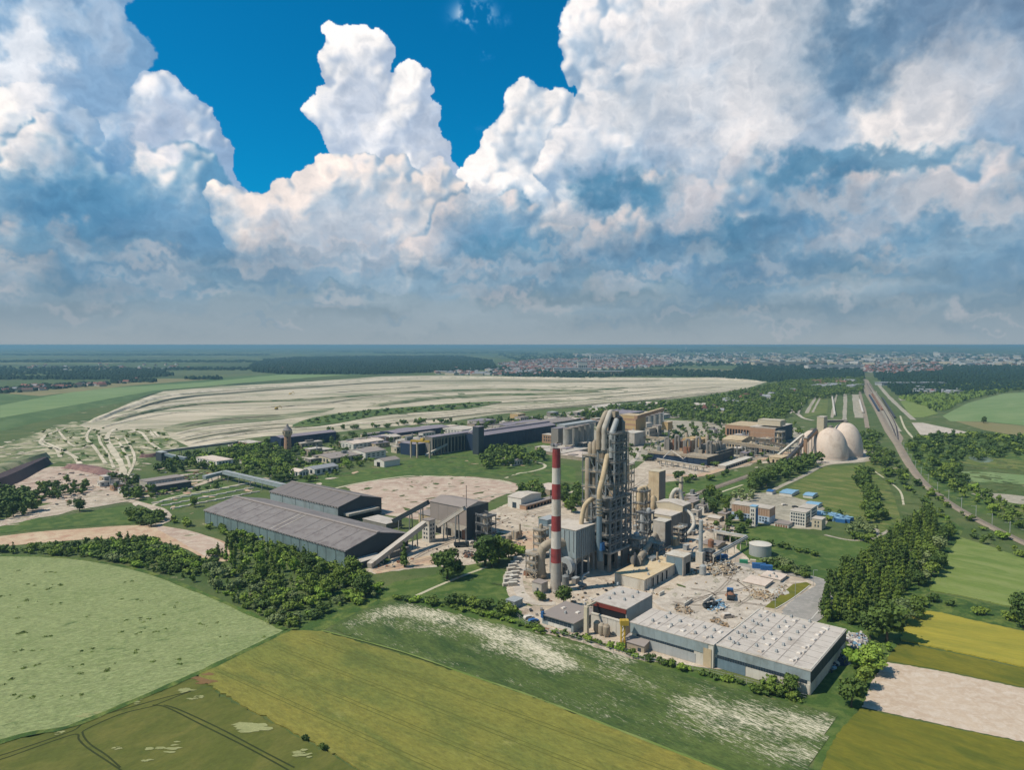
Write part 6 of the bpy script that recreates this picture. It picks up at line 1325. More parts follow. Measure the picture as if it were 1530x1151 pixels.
# ------------------------------------------------ bag filter, arch duct and the things round the chimney
def filterhouse():
    F,r=bld('bag_filter','big grey bag filter house with ribbed hoppers on columns right of the chimney','filter house',(818,786.5),(860.6,793.7),(884.5,782.5),866,'sheet_grey','roof_pale','flat',zb=0)
    # lift the casing: rebuild as casing above hoppers
    for c in [c for c in r.children if c.name.startswith('wall')]: bpy.data.objects.remove(c)
    lu,lv,h=F['lu'],F['lv'],F['h']; zc=h*.42
    part(MB().box(fp(F,0,0,zc),F['u']*lu,F['v']*lv,Z*(h-zc)),'casing','sheet_grey',r)
    n=4
    for i in range(2):
        for j in range(n):
            mb=MB(); a,b=lu/2*i,lv/n*j; q=[fp(F,a+.1,b+.1,zc),fp(F,a+lu/2-.1,b+.1,zc),fp(F,a+lu/2-.1,b+lv/n-.1,zc),fp(F,a+.1,b+lv/n-.1,zc)]; cx=fp(F,a+lu/4,b+lv/n/2,zc-5.2)
            w=.5; lo=[cx-F['u']*w-F['v']*w,cx+F['u']*w-F['v']*w,cx+F['u']*w+F['v']*w,cx-F['u']*w+F['v']*w]; mb.add(lo+q,[(0,1,2,3),(0,4,5,1),(1,5,6,2),(2,6,7,3),(3,7,4,0)]); part(mb,'hopper','steel_light',r)
    feat(F,r,'R','rib','steel_light',0,1,.42,.98,9,.14,proud=.5); feat(F,r,'L','rib','steel_light',0,1,.55,.98,6,.06,proud=.35)
    for s in (0,.5,.93):
        for t in (0,.33,.66,.95): part(MB().box(fp(F,lu*s,lv*t,0),F['u']*.8,F['v']*.8,Z*zc),'column','steel_light',r)
    part(MB().box(fp(F,lu*.15,lv*.1,0),F['u']*lu*.7,F['v']*lv*.8,Z*zc*.42),'plinth','steel_dark',r)
    bld('fan_house','small blue-grey box house on the roof level behind the chimney','housing',(806,775),(818,778),(830,772),800,'steel_blue','steel_light',zb=0,h=None)
    # arch duct
    def at(px,py,q): d=pdir(px,py); t=q/d.y; return Vector((d.x*t,q,CAMH+d.z*t))
    q=gz(861,866).y+2
    pts=[at(852,812,q+6),at(838,811,q+3),at(824,812,q),at(812,819,q-1),at(808,832,q-1),at(808,846,q-1),at(810,862,q-1)]
    pipe('large pale arched duct bending down left of the chimney',pts,2.4,'dusty',name='arched_duct',cat='duct',n=16)
    pts=[at(846,838,q-4),at(846,850,q-4),at(850,864,q-3)]
    g=at(846,846,q-2); r2=thing('fan','big round fan casing between chimney and filter hoppers','fan',Vector((g.x,g.y,0)))
    part(MB().tube([g-V*1.4,g+V*1.4],4.6,22),'casing','steel_light',r2,True); part(MB().tube([g-V*1.8,g-V*1.4],1.7,14),'inlet','steel_dark',r2,True); part(MB().cbox((g.x,g.y,0),4,5,max(1,g.z-4.2)),'pedestal','conc_dark',r2)
    frame_rig('rusty pipe frame left of the chimney foot',(800,868),6,6,0,13,1,2,3,'dusty','dusty',cyl=1,rng=5)
    frame_rig('slim dusty conveyor frame above the slab stacks',(808,836),5,9,0,16,1,2,4,'dusty','dusty',cyl=1,rng=6)
    F,r=bld('pump_house','small pale grey pump house directly left of the chimney foot','building',(797,869),(809,873.5),(817.5,869),889,'conc','roof_greybrown'); feat(F,r,'L','door','glass_dark',.3,.5,0,.55,proud=.1)
    F,r=bld('container','pale grey container box standing alone on the grass left of the chimney','container',(756.8,896.5),(769,900.5),(780.5,895),910.5,'sheet_grey','steel_light'); feat(F,r,'L','rib','steel_light',0,1,.05,.95,9,.25,proud=.06)
    # slab stacks along the service road
    rn=random.Random(4); me=None
    for i,(x,y) in enumerate([(758,876),(759,870.5),(760.5,865),(762,859.5),(764,854),(766,848.5),(769,843),(774,838),(766,876),(767,871),(768,865.5),(770,859.5),(772,853.5)]):
        g=gz(x,y); a=rn.uniform(-.1,.1)+.3; r=thing('slab_stack','stack of pale slabs between the lawn and the curved service road','stack',g,'slab stacks by the service road')
        for k in range(4 if i%3 else 3):
            o=MB().cbox((0,0,0),4.6,2.2,.42,0).build('slab',MATS['conc_pale']) if me is None else bpy.data.objects.new('slab',me)
            if me is None: me=o.data
            else: COL.objects.link(o)
            o.parent=r; o.location=(rn.uniform(-.1,.1),rn.uniform(-.1,.1),.55*k+.05); o.rotation_euler=(0,0,a+rn.uniform(-.05,.05))
filterhouse()
# ------------------------------------------------ front buildings and the big warehouse
def roofbits(F,root,pts,kind):
    """small domes and vents on the roof at picture points"""
    me={}; root=kid(root,'roof')
    for (x,y) in pts:
        p=gz(x,y,F['T']+.3)
        if kind=='skylight':
            specs=[('skylight','white_paint',(2.2,1.5,.55)),]
        else: specs=[('roof_vent','steel_light',(.9,.9,1.1))]
        for nm,mt,(a,b,c) in specs:
            if nm not in me:
                mb=MB(); mb.cbox((0,0,0),a,b,c*.55); q=.75; mb.add([(x_*a/2,y_*b/2,c*.55) for x_,y_ in ((-1,-1),(1,-1),(1,1),(-1,1))]+[(x_*a/2*q,y_*b/2*q,c) for x_,y_ in ((-1,-1),(1,-1),(1,1),(-1,1))],[])
                mb=MB(); A=R(45); ca,sa=math.cos(A),math.sin(A); rr=lambda x_,y_: (x_*ca-y_*sa,x_*sa+y_*ca)
                lv=[]
                for k,z in ((1,0),(1,c*.5),(.7,c)):
                    for x_,y_ in ((-1,-1),(1,-1),(1,1),(-1,1)): X,Y=rr(x_*a/2*k,y_*b/2*k); lv.append((X,Y,z))
                mb.add(lv,[(0,1,5,4),(1,2,6,5),(2,3,7,6),(3,0,4,7),(4,5,9,8),(5,6,10,9),(6,7,11,10),(7,4,8,11),(8,9,10,11)])
                o=mb.build(nm,MATS[mt]); me[nm]=o.data
            else: o=bpy.data.objects.new(nm,me[nm]); COL.objects.link(o)
            o.parent=root; o.location=p-ORG[root.name]; ORG[o.name]=p
def front():
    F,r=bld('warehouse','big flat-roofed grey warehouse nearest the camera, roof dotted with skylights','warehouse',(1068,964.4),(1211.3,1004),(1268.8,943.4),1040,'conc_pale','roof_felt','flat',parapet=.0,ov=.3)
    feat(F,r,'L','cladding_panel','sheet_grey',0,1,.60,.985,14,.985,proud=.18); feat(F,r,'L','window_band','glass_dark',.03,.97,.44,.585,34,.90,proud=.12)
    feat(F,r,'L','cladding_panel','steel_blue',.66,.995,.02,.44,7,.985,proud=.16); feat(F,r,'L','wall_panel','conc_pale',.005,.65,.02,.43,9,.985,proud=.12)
    feat(F,r,'R','cladding_panel','sheet_dark',0,1,.50,.985,10,.985,proud=.18); feat(F,r,'R','wall_panel','conc_pale',.005,.99,.02,.47,8,.97,proud=.12)  # upper R panels darker than L: shade of the averted side in the colour
    z3=lambda x,y:(1000+x/4.78,820+y/4.78)
    roofbits(F,r,[z3(*p) for p in [(895,518),(845,560),(805,598),(750,648),(705,688),(655,735),(1108,570),(1060,618),(1030,655),(965,708),(930,748),(880,800),(690,455),(1090,600),(995,700),(955,742),(905,790),(1125,578)]],'skylight')
    roofbits(F,r,[z3(*p) for p in [(648,488),(595,525),(535,570),(488,608),(430,652),(872,492),(825,530),(780,568),(724,618),(668,650),(622,700),(1003,528),(960,568),(915,605),(860,655),(815,695),(765,742),(745,485),(700,520),(655,555),(605,605),(545,640),(490,690),(460,680),(520,630),(575,600),(625,545)]],'vent')
    rf=kid(r,'roof'); lu,lv,h=F['lu'],F['lv'],F['h']
    for k in range(1,6): part(MB().box(fp(F,lu*k/6,-.2,h+.3),F['u']*.22,F['v']*(lv+.4),Z*.06),'roof_seam','roof_greybrown',rf)
    for k in range(1,8): part(MB().box(fp(F,-.2,lv*k/8,h+.3),F['u']*(lu+.4),F['v']*.12,Z*.04),'roof_seam','conc_dark',rf)
    for (a,b,c,d) in ((0,0,lu,.5),(0,lv-.5,lu,.5),(0,.5,.5,lv-1),(lu-.5,.5,.5,lv-1)): part(MB().box(fp(F,a,b,h+.3),F['u']*c,F['v']*d,Z*.22),'roof_edge','conc_pale',rf)
    F2,r2=bld('warehouse','long lower grey warehouse joined to the left end of the big one','warehouse',(942,930.5),(1066,965),(1092,941),1000,'conc_pale','roof_felt','flat')
    feat(F2,r2,'L','cladding_panel','sheet_grey',0.06,1,.56,.985,12,.985,proud=.18); feat(F2,r2,'L','window_band','glass_dark',.22,.92,.45,.56,26,.9,proud=.12); feat(F2,r2,'L','wall_panel','steel_light',.2,.99,.02,.42,9,.985,proud=.12); feat(F2,r2,'L','door_panel','dusty_tan',.02,.11,.02,.8,proud=.22)
    rf=kid(r2,'roof')
    for k in range(1,9): part(MB().box(fp(F2,F2['lu']*k/9,-.2,F2['h']+.3),F2['u']*.15,F2['v']*(F2['lv']+.4),Z*.05),'roof_seam','roof_greybrown',rf)
    zb=lambda x,y:(740+x/5.1,780+y/5.1)
    roofbits(F2,r2,[zb(*p) for p in [(1235,775),(1330,800),(1430,830),(1495,790),(1510,850)]]+[z3(*p) for p in [(155,545),(100,590),(260,635),(365,600)]],'skylight')
    roofbits(F2,r2,[zb(*p) for p in [(1300,735),(1410,765),(1330,705),(1200,760)]]+[z3(*p) for p in [(15,555),(75,525),(185,610),(250,570),(320,590),(300,640)]],'vent')
    # open-fronted building with the red-brown fascia, on concrete bunkers
    F3,r3=bld('crane_hall','tall grey hall with an open dark front under a red-brown fascia','hall',(886,897.6),(936,911.4),(976.3,889.8),953,'conc','roof_felt','flat')
    feat(F3,r3,'L','open_front','dark_void',.02,.98,.56,.88,proud=.06); feat(F3,r3,'L','fascia','red_fascia',0,1,.84,.99,proud=.30); feat(F3,r3,'L','bunker_wall','conc_pale',.0,1,.0,.55,4,.965,proud=1.2); feat(F3,r3,'R','cladding_panel','sheet_grey',.0,1,.35,.985,3,.99,proud=.16)
    feat(F3,r3,'L','bunker_coping','conc_pale',0,1,.55,.585,proud=1.4)
    roofbits(F3,r3,[zb(*p) for p in [(905,555),(870,590),(970,545),(1085,545),(985,600),(1045,580),(935,480)]],'vent')
    F4,r4=bld('office_annex','low grey flat-roofed annex with a blue sign at its left corner','building',(812.5,917),(856.7,932),(886,912),946.7,'sheet_grey','roof_greybrown','flat',ov=.8)
    feat(F4,r4,'L','window_band','glass_dark',.06,.94,.45,.8,7,.9); feat(F4,r4,'L','wall_panel','white_wall',.06,.8,.05,.42,4,.97); feat(F4,r4,'L','sign','blue_paint',.93,1.0,.7,1.35,proud=1.0); roofbits(F4,r4,[zb(*p) for p in [(520,660),(630,695),(685,600)]],'skylight'); roofbits(F4,r4,[zb(*p) for p in [(535,700),(685,635)]],'vent')
    F5,r5=bld('shed','small pale shed in front of the crane hall','shed',(932,957),(962.5,967),(973.5,961),977,'dusty','roof_greybrown','mu',1.0); feat(F5,r5,'L','door','glass_dark',.15,.3,0,.6)
    g=gz(876,949); r=thing('mast','pale concrete mast left of the crane hall','mast',g); H=hat(g,907); part(MB().cbox(g,1.6,1.6,H),'shaft','cream_wall',r); part(MB().beam(g+Z*H,g+Z*H+V*7,.8),'arm','cream_wall',r)
    g=gz(930.5,968); r=thing('crane_mast','yellow lattice mast at the right corner of the crane hall','crane',g); H=hat(g,926)
    for a,b in ((-.7,-.7),(.7,-.7),(.7,.7),(-.7,.7)): part(MB().beam(g+Vector((a,b,0)),g+Vector((a,b,H)),.35),'leg','yellow_paint',r)
    for k in range(6):
        z=H*k/6; z2=H*(k+1)/6; part(MB().beam(g+Vector((-.7,-.7,z)),g+Vector((.7,-.7,z2)),.25),'lattice','yellow_paint',r); part(MB().beam(g+Vector((-.7,.7,z)),g+Vector((-.7,-.7,z2)),.25),'lattice','yellow_paint',r)
    part(MB().box(g+Vector((-1.2,-1.2,H-2.2)),(3.4,0,0),(0,2.4,0),Z*2),'cab','yellow_paint',r)
    for i,(x,y,t) in enumerate([(892,946,'left'),(899,950,'middle'),(906,952,'right')]):
        g=gz(x,y); r=thing('mixer_vessel','%s one of three dusty vessels before the concrete bunkers'%t,'vessel',g,'vessels before the bunkers'); part(MB().lathe(g,[(1.1,0),(1.1,.6),(1.5,1.2),(1.5,4.4),(.7,5.2)],12),'body','dusty',r,True)
        for k in range(3): part(MB().beam(g+Vector((math.cos(k*2.1)*1.3,math.sin(k*2.1)*1.3,0)),g+Vector((math.cos(k*2.1)*1.3,math.sin(k*2.1)*1.3,1.6)),.2),'leg','steel',r)
    # tan workshop
    F6,r6=bld('workshop','low workshop with a tan flat roof and dark doors, below the preheater tower','workshop',(921,856),(963,867.5),(1014,837),884,'conc_pale','roof_tan','flat')
    feat(F6,r6,'R','door','dark_void',.14,.62,0,.82,4,.5,proud=.12); feat(F6,r6,'L','wall_panel','conc_pale',.0,1,.03,.95,4,.985); feat(F6,r6,'R','pilaster','white_paint',0,.95,0,.96,8,.10,proud=.3)
    z1=lambda x,y:(780+x/3.712,590+y/3.712); roofbits(F6,r6,[z1(*p) for p in [(650,980),(690,970),(720,925),(760,930),(620,985),(790,900),(700,1000)]],'vent')
    F7,r7=bld('gatehouse','grey block with a dark arched opening at the right end of the tan workshop','building',(1000,826),(1021,834),(1037,829),862,'conc','conc_pale','flat'); feat(F7,r7,'R','gate','dark_void',.35,.85,0,.62); feat(F7,r7,'L','wall_panel','steel_blue',.05,.95,.05,.95,2,.97)
    F8,r8=bld('silo_block','tall plain pale concrete block right of the preheater tower','building',(976,778),(994,781),(1001,777),823,'conc_pale','conc_pale','flat'); feat(F8,r8,'R','cladding','sheet_dark',.0,1,.1,1,proud=.1); feat(F8,r8,'L','wall_panel','conc',.03,.97,.02,.98,2,.98,2,rfill=.98)  # dark R sheet is the block's shaded side, put into the colour
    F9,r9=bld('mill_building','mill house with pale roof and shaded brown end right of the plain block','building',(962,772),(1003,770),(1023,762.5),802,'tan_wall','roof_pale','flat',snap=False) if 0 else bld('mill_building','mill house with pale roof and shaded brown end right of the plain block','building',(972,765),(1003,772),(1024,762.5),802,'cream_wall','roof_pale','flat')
    feat(F9,r9,'L','opening','dark_void',.30,.75,.50,.85); feat(F9,r9,'R','cladding','conc_dark',0,1,0,.97,4,.98)  # R end carries its shade as a darker panel colour
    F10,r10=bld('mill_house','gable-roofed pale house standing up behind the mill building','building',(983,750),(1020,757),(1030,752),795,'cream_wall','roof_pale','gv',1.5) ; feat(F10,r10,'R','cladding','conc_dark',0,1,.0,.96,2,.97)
    def at(px,py,q): d=pdir(px,py); t=q/d.y; return Vector((d.x*t,q,CAMH+d.z*t))
    q=gz(1004,802).y
    pipe('pale curved conveyor tube sweeping down beside the mill building',[at(1022,762,q+14),at(1031,767,q+12),at(1036,776,q+8),at(1036,786,q+5),at(1028,797,q+2),at(1014,808,q)],1.1,'conc_pale',name='curved_duct',cat='duct',n=12)
    q2=gz(1020,770).y
    pipe('white elbow duct of the small stack behind the mill house',[at(1003,746,q2),at(1005,738,q2),at(1010,732,q2),at(1015,734,q2),at(1018,742,q2),at(1019,752,q2)],1.5,'conc_pale',name='elbow_duct',cat='duct')
    g=gz(1017,765); r=thing('small_stack','short pale stack behind the mill house','stack',g); H=hat(g,713); part(MB().lathe(g,[(1.5,0),(1.2,H*.6),(1.7,H*.75),(1.1,H*.85),(1.1,H)],14),'shaft','cream_wall',r,True); part(MB().lathe(g,[(1.25,H*.83),(1.8,H*.84),(1.8,H*.86),(1.25,H*.87)],14),'platform','steel_dark',r)
    g=gz(1046.5,842); r=thing('steel_stack','slim pale grey steel stack at the edge of the yard','stack',g); H=hat(g,778); part(MB().lathe(g,[(1.5,0),(1.2,3),(1.05,H)],16),'shaft','tank_metal',r,True); part(MB().cbox(g,4,4,6.5),'base_house','conc_pale',r); part(MB().lathe(g,[(1.06,H*.7),(1.7,H*.7),(1.7,H*.72),(1.06,H*.72)],16),'platform','steel_dark',r)
    # pipe bridge
    a=gz(1067,795,5.5); b=gz(1116,803,5.5); c=gz(1066,831,5.5); r=thing('pipe_bridge','pale angular pipe bridge between yard and tank','pipe bridge',Vector((b.x,b.y,0)))
    for p,q in ((a,b),(b,c)):
        part(MB().beam(p,q,1.6,1.2),'pipe_rack','conc_pale',r); part(MB().tube([p+Z*.9,q+Z*.9],.4,8),'pipe','steel_light',r,True); n=int((q-p).length/9)
        for k in range(n+1): e=p.lerp(q,k/max(1,n)); part(MB().beam((e.x,e.y,0),e,.45),'post','conc_pale',r)
    # tank
    g=gz(1135.7,829.5); r=thing('tank','round pale metal tank on the lawn','tank',g); H=hat(gz(1135.7,834),817.5); part(MB().lathe(g,[(6.1,0),(6.1,H)],32),'shell','tank_metal',r,True); part(MB().lathe(g,[(6.25,H),(6.25,H+.2),(3,H+.55),(.1,H+.8)],32),'roof','conc_pale',r,True)
    for z in (H*.33,H*.66,H*.97): part(MB().lathe(g,[(6.1,z),(6.22,z),(6.22,z+.18),(6.1,z+.18)],32),'hoop','steel_light',r)
    # cluttered process ground between tower and mill
    pos=[((955,845),9,8,0,14,'rusty steel frame right of the preheater tower base','steel',2),((968,812),8,7,0,18,'pipe-laden frame between preheater tower and plain block','steel',3),((985,838),6,6,0,9,'low blue-grey machine frame before the mill','steel_blue',2),((962,790),8,8,0,24,'dusty frame with cyclones behind the plain block','dusty',3),
         ((1018,812),5,7,0,9,'small dark machine frame under the curved tube','steel_dark',2),((1062,842),4,5,0,6,'little brown frame beside the slim steel stack','rust',1),((940,735),10,8,0,22,'tan frame behind the preheater tower','dusty',3)]
    for i,(p,lu,lv,z0,z1,l,m,c) in enumerate(pos): frame_rig(l,p,lu,lv,z0,z1,2,2,3,m,'steel_dark' if i%2 else 'dusty',cyl=c,cylmat='dusty_tan' if i in(3,6) else 'steel_light',rng=i+20,name='machine_tower')
    # rotary kiln
    a=gz(955,836,9); b=gz(1000,768,7); r=thing('rotary_kiln','long dusty rotary kiln tube running back from the preheater tower','kiln',Vector((a.x,a.y,0))); part(MB().tube([a,b],1.7,18),'tube','dusty',r,True)
    for k in range(4): e=a.lerp(b,.1+k*.26); d=(b-a).normalized()*.5; part(MB().tube([e-d,e+d],2.1,18),'riding_ring','steel',r,True); part(MB().cbox((e.x,e.y,0),4,3,e.z-2.4),'pier','conc',r)
    g=gz(948,838,8); r=thing('cooler_wheel','round fan wheel in a dark ring right of the tower foot','fan',Vector((g.x,g.y,0))); part(MB().tube([g+V*.2+U*.6,g-V*.2-U*.2],4.3,20),'casing','steel_dark',r,True); part(MB().tube([g-V*.3+U*1.0,g-V*.5+U*1.0],3.2,18),'inlet','conc_dark',r,True); part(MB().cbox((g.x,g.y,0),3,3,4),'pedestal','conc_dark',r)
    # tan twin silo tower behind
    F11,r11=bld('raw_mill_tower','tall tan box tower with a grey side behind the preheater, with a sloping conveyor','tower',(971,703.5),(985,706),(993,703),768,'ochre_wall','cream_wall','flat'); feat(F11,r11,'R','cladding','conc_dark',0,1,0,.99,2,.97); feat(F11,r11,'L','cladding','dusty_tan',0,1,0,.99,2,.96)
    conveyor('short tan conveyor sloping up to the tan box tower',(957,742),6,(979,716),23,2.2,2.2,'dusty_tan','cream_wall',2)
    for i,(x,y) in enumerate([(961,772),(968,775),(976,777)]):
        g=gz(x,y); r=thing('cone_silo',['left','middle','right'][i]+' cone-bottomed tan silo below the tan box tower','silo',g,'cone silos'); part(MB().lathe(g,[(.7,2),(2.3,6),(2.3,15),(.8,17)],14),'vessel','dusty_tan',r,True); part(MB().cbox(g,3.4,3.4,3),'stand','steel',r)
front()
# ------------------------------------------------ yard things
def yard():
    F,r=bld('flat_store','low white flat-roofed store in the yard','store',(1110,869),(1143,876.5),(1158,868),881,'conc_pale','membrane_pink','flat')
    F,r=bld('flat_store','second low white store touching the first on its far right','store',(1140,858.5),(1166,867.5),(1183,861),872,'conc_pale','membrane_pink','flat')
    roofbits(F,r,[(1150,862),(1156,858.5),(1160,863)],'vent')
    def box_container(px,py,l,w,h,mat,label,cat='container',ang=.0,group=None,ribs=8):
        g=gz(px,py); r=thing('container',label,cat,g,group); e=Vector((math.cos(ang),math.sin(ang),0)); n=Vector((-e.y,e.x,0)); part(MB().box(g-e*l/2-n*w/2,e*l,n*w,Z*h),'body',mat,r)
        for k in range(ribs):
            p=g-e*l/2-n*(w/2+.06)+e*(l*(k+.5)/ribs); part(MB().box(p,e*.14,n*.08,Z*h*.95),'rib',mat,r)
        part(MB().box(g-e*(l/2+.05)-n*(w/2+.05)+Z*h,e*(l+.1),n*(w+.1),Z*.12),'lid',mat,r)
        return r
    box_container(1134,850,7,2.6,2.7,'blue_paint','blue container, left of the two at the hedge behind the yard',ang=-.25); box_container(1145,852.5,6,2.6,2.7,'blue_paint','blue container, right of the two at the hedge behind the yard',ang=-.25)
    box_container(1111,842,4.4,2.2,1.8,'green_paint','small green container at the far edge of the yard',ang=-.3); box_container(1125,843,3,2.2,2.2,'cream_wall','beige container between the green and blue ones',ang=-.3)
    box_container(1077,837.5,7,3,3,'blue_paint','blue and white container under the pipe bridge',ang=.1)
    # tipper lorry
    def lorry(px,py,ang,cab,bed,label,cat='lorry',s=1.,load=None):
        g=gz(px,py); r=thing('lorry',label,cat,g); e=Vector((math.cos(ang),math.sin(ang),0)); n=Vector((-e.y,e.x,0)); B=lambda a,b,c: g+(e*a+n*b)*s+Z*c*s
        part(MB().box(B(-4,-.5,.7),e*7.6*s,n*1*s,Z*.35*s),'chassis','steel_dark',r)
        mb=MB(); mb.add([B(2,-1.2,.8),B(3.8,-1.2,.8),B(3.8,-1.2,2.1),B(3.3,-1.2,3.1),B(2,-1.2,3.1),B(2,1.2,.8),B(3.8,1.2,.8),B(3.8,1.2,2.1),B(3.3,1.2,3.1),B(2,1.2,3.1)],[(0,1,2,3,4),(9,8,7,6,5),(0,5,6,1),(1,6,7,2),(2,7,8,3),(3,8,9,4),(4,9,5,0)]); part(mb,'cab',cab,r); part(MB().box(B(3.36,-1.05,2.1),e*.5*s,n*2.1*s,Z*.75*s),'windscreen','glass_dark',kid(r,'cab'))
        b=MB(); b.box(B(-4.2,-1.3,1.1),e*5.9*s,n*2.6*s,Z*.15*s)
        for (a,c,l,w) in ((-4.2,-1.3,5.9,.12),(-4.2,1.18,5.9,.12),(-4.2,-1.18,.12,2.36),(1.58,-1.18,.12,2.36)): b.box(B(a,c,1.25),e*l*s,n*w*s,Z*1.3*s)
        part(b,'tipper_body',bed,r)
        if load: part(MB().lathe(B(-1.3,0,1.4),[(2.2*s,0),(1.4*s,.9*s),(.2,1.5*s)],9),'load',load,r)
        for a in (-3.1,-1.8,2.9):
            for c in (-1.15,1.15): part(MB().tube([B(a,c-.15,.5),B(a,c+.15,.5)],.52*s,12),'wheel','dark_void',r)
    lorry(1091,894,1.3,'blue_paint','sheet_dark','blue tipper lorry with a brown load in the middle of the yard',load='rust',s=1.2)
    lorry(1062,909,.4,'sheet_dark','sheet_dark','dark lorry beside the blue-white scrap heap',s=.9)
    lorry(932,862,.6,'steel_dark','dusty','dusty lorry at the foot of the preheater tower',s=.9); lorry(690,818,.2,'sheet_dark','sheet_dark','dark lorry in front of the crushing building',s=1.1)
    def van(px,py,ang,mat,label,l=4.6,w=1.9,h=1.5,cat='car',group=None):
        g=gz(px,py); r=thing('car',label,cat,g,group); e=Vector((math.cos(ang),math.sin(ang),0)); n=Vector((-e.y,e.x,0)); B=lambda a,b,c: g+e*a+n*b+Z*c
        prof=[(-l/2,.35),(l/2,.35),(l/2,h*.58),(l*.28,h*.66),(l*.14,h),(-l*.38,h),(-l/2,h*.62)]; k=len(prof)
        part(MB().add([B(a,-w/2,c) for a,c in prof]+[B(a,w/2,c) for a,c in prof],[tuple(range(k)),tuple(range(k,2*k))[::-1]]+[(i,k+i,k+(i+1)%k,(i+1)%k) for i in range(k)]),'body',mat,r)
        part(MB().box(B(-l*.36,-w/2-.03,h*.64),e*l*.52,n*(w+.06),Z*h*.24),'windows','glass_dark',r)
        for a in (-l*.32,l*.32):
            for c in (-w/2,w/2): part(MB().tube([B(a,c-.1,.33),B(a,c+.1,.33)],.34,10),'wheel','dark_void',r)
    van(1087,924,.3,'white_paint','white van parked alone on the yard below the scrap heap',5.6,2.2,2.3,'van')
    cars=[(1001,862,'steel_dark','dark car'),(782,934,'white_paint','white car on the tan ground left of the low annex')]
    van(790,925,.5,'white_paint','white car parked on the pale ground left of the low annex'); van(797,930,.5,'blue_paint','blue car parked beside the white car left of the low annex'); van(1120,760,.2,'red_paint','red car behind the blue and tan building'); van(1172,756,.2,'white_paint','white car on the lane behind the office block'); van(1188,759,.3,'steel_dark','dark car on the lane behind the office block'); van(706,812,.6,'white_paint','white car in front of the crushing building')
    # heaps
    def heap(px,label,n,sz,mats,h,name='rubble_heap',seed=1,cat='heap'):
        rn=random.Random(seed); P=[gz(*p) for p in px]; P2=[(p.x,p.y) for p in P]; xs=[p[0] for p in P2]; ys=[p[1] for p in P2]; c=(sum(xs)/len(xs),sum(ys)/len(ys)); r=thing(name,label,cat,Vector((c[0],c[1],0)))
        mbs={m:MB() for m in mats}; k=0
        while k<n:
            x=rn.uniform(min(xs),max(xs)); y=rn.uniform(min(ys),max(ys))
            if not inpoly(x,y,P2): continue
            k+=1; s=rn.uniform(*sz); a=rn.uniform(0,3.1); z=rn.uniform(0,h)*rn.random(); e=Vector((math.cos(a),math.sin(a),rn.uniform(-.3,.3))).normalized(); f=e.cross(Vector((rn.uniform(-.4,.4),rn.uniform(-.4,.4),1))).normalized(); g=e.cross(f)
            mbs[rn.choice(mats)].box(Vector((x,y,z)),e*s*rn.uniform(.6,1.8),f*s*rn.uniform(.4,1),g*-s*rn.uniform(.25,.7))
        for m,b in mbs.items():
            if b.v: o=part(b,'rubble',m,r); o['kind']='stuff'
        part(MB().lathe((c[0],c[1],0),[(max(xs)/2-min(xs)/2,0) if 0 else ((max(xs)-min(xs))*.33,.02),((max(xs)-min(xs))*.2,h*.45),(.2,h*.8)],9),'mound',mats[0],r)
    heap([(1050,850),(1062,836),(1085,838),(1108,853),(1095,862),(1065,862)],'big mixed heap of brick rubble and debris at the back of the yard',420,(.4,1.3),['dusty','dusty_tan','conc','conc_pale','wood_debris','steel_dark'],1.8,seed=2)
    heap([(1055,908),(1065,897),(1085,903),(1084,914),(1060,914)],'blue and white scrap heap in the middle of the yard',170,(.4,1.2),['blue_pale','white_paint','conc','blue_pale','steel_dark'],1.5,seed=3)
    heap([(1008,905),(1020,908),(1040,916),(1030,922),(1008,915)],'brown debris heap behind the long warehouse roof',90,(.4,1.1),['dusty','wood_debris','conc_dark'],1.3,seed=4)
    heap([(1112,884),(1135,882),(1165,893),(1150,902),(1125,895)],'line of timber and debris below the low white stores',170,(.4,1.2),['wood_debris','dusty','conc','dusty_tan'],1.0,seed=5)
    heap([(1160,880),(1178,872),(1168,890),(1150,900)],'pale debris beside the right white store',80,(.4,1.2),['conc_pale','dusty','wood_debris'],1,seed=6)
    heap([(1264,952),(1282,948),(1297,956),(1290,975),(1272,972)],'white and violet scrap heap behind the warehouse corner',240,(.4,1.4),['white_paint','blue_pale','roof_violet','conc_pale'],1.8,seed=7)
    heap([(1235,995),(1262,972),(1268,978),(1240,1008)],'dark scrap row along the shaded warehouse wall',160,(.4,1.3),['navy_sheet','white_paint','steel_dark','blue_pale'],1.4,seed=8)
    heap([(690,828),(705,824),(712,832),(695,836)],'dark scrap heap before the crushing building',60,(.4,1.2),['steel_dark','rust'],1.,seed=9)
    heap([(1075,838),(1090,836),(1094,844),(1078,846)],'pale debris by the blue container under the pipe bridge',60,(.4,1.1),['blue_pale','white_paint','dusty'],1.,seed=10)
    heap([(1068,925),(1090,938),(1078,940),(1066,932)],'grey brushwood heap behind the joined warehouses',70,(.4,1.3),['conc_dark','wood_debris'],1.2,seed=11)
    for i,(a,b,l) in enumerate([((1022,908),(1034,900),'pale bunker wall at the brown debris heap'),((1050,905),(1064,895),'bunker wall at the blue and white scrap heap'),((985,892),(992,888),'short bunker wall behind the crane hall')]):
        p,q=gz(*a),gz(*b); single(MB().beam(p+Z*.9,q+Z*.9,.6,1.8),'bunker_wall',MATS['conc_pale'],l,'wall')
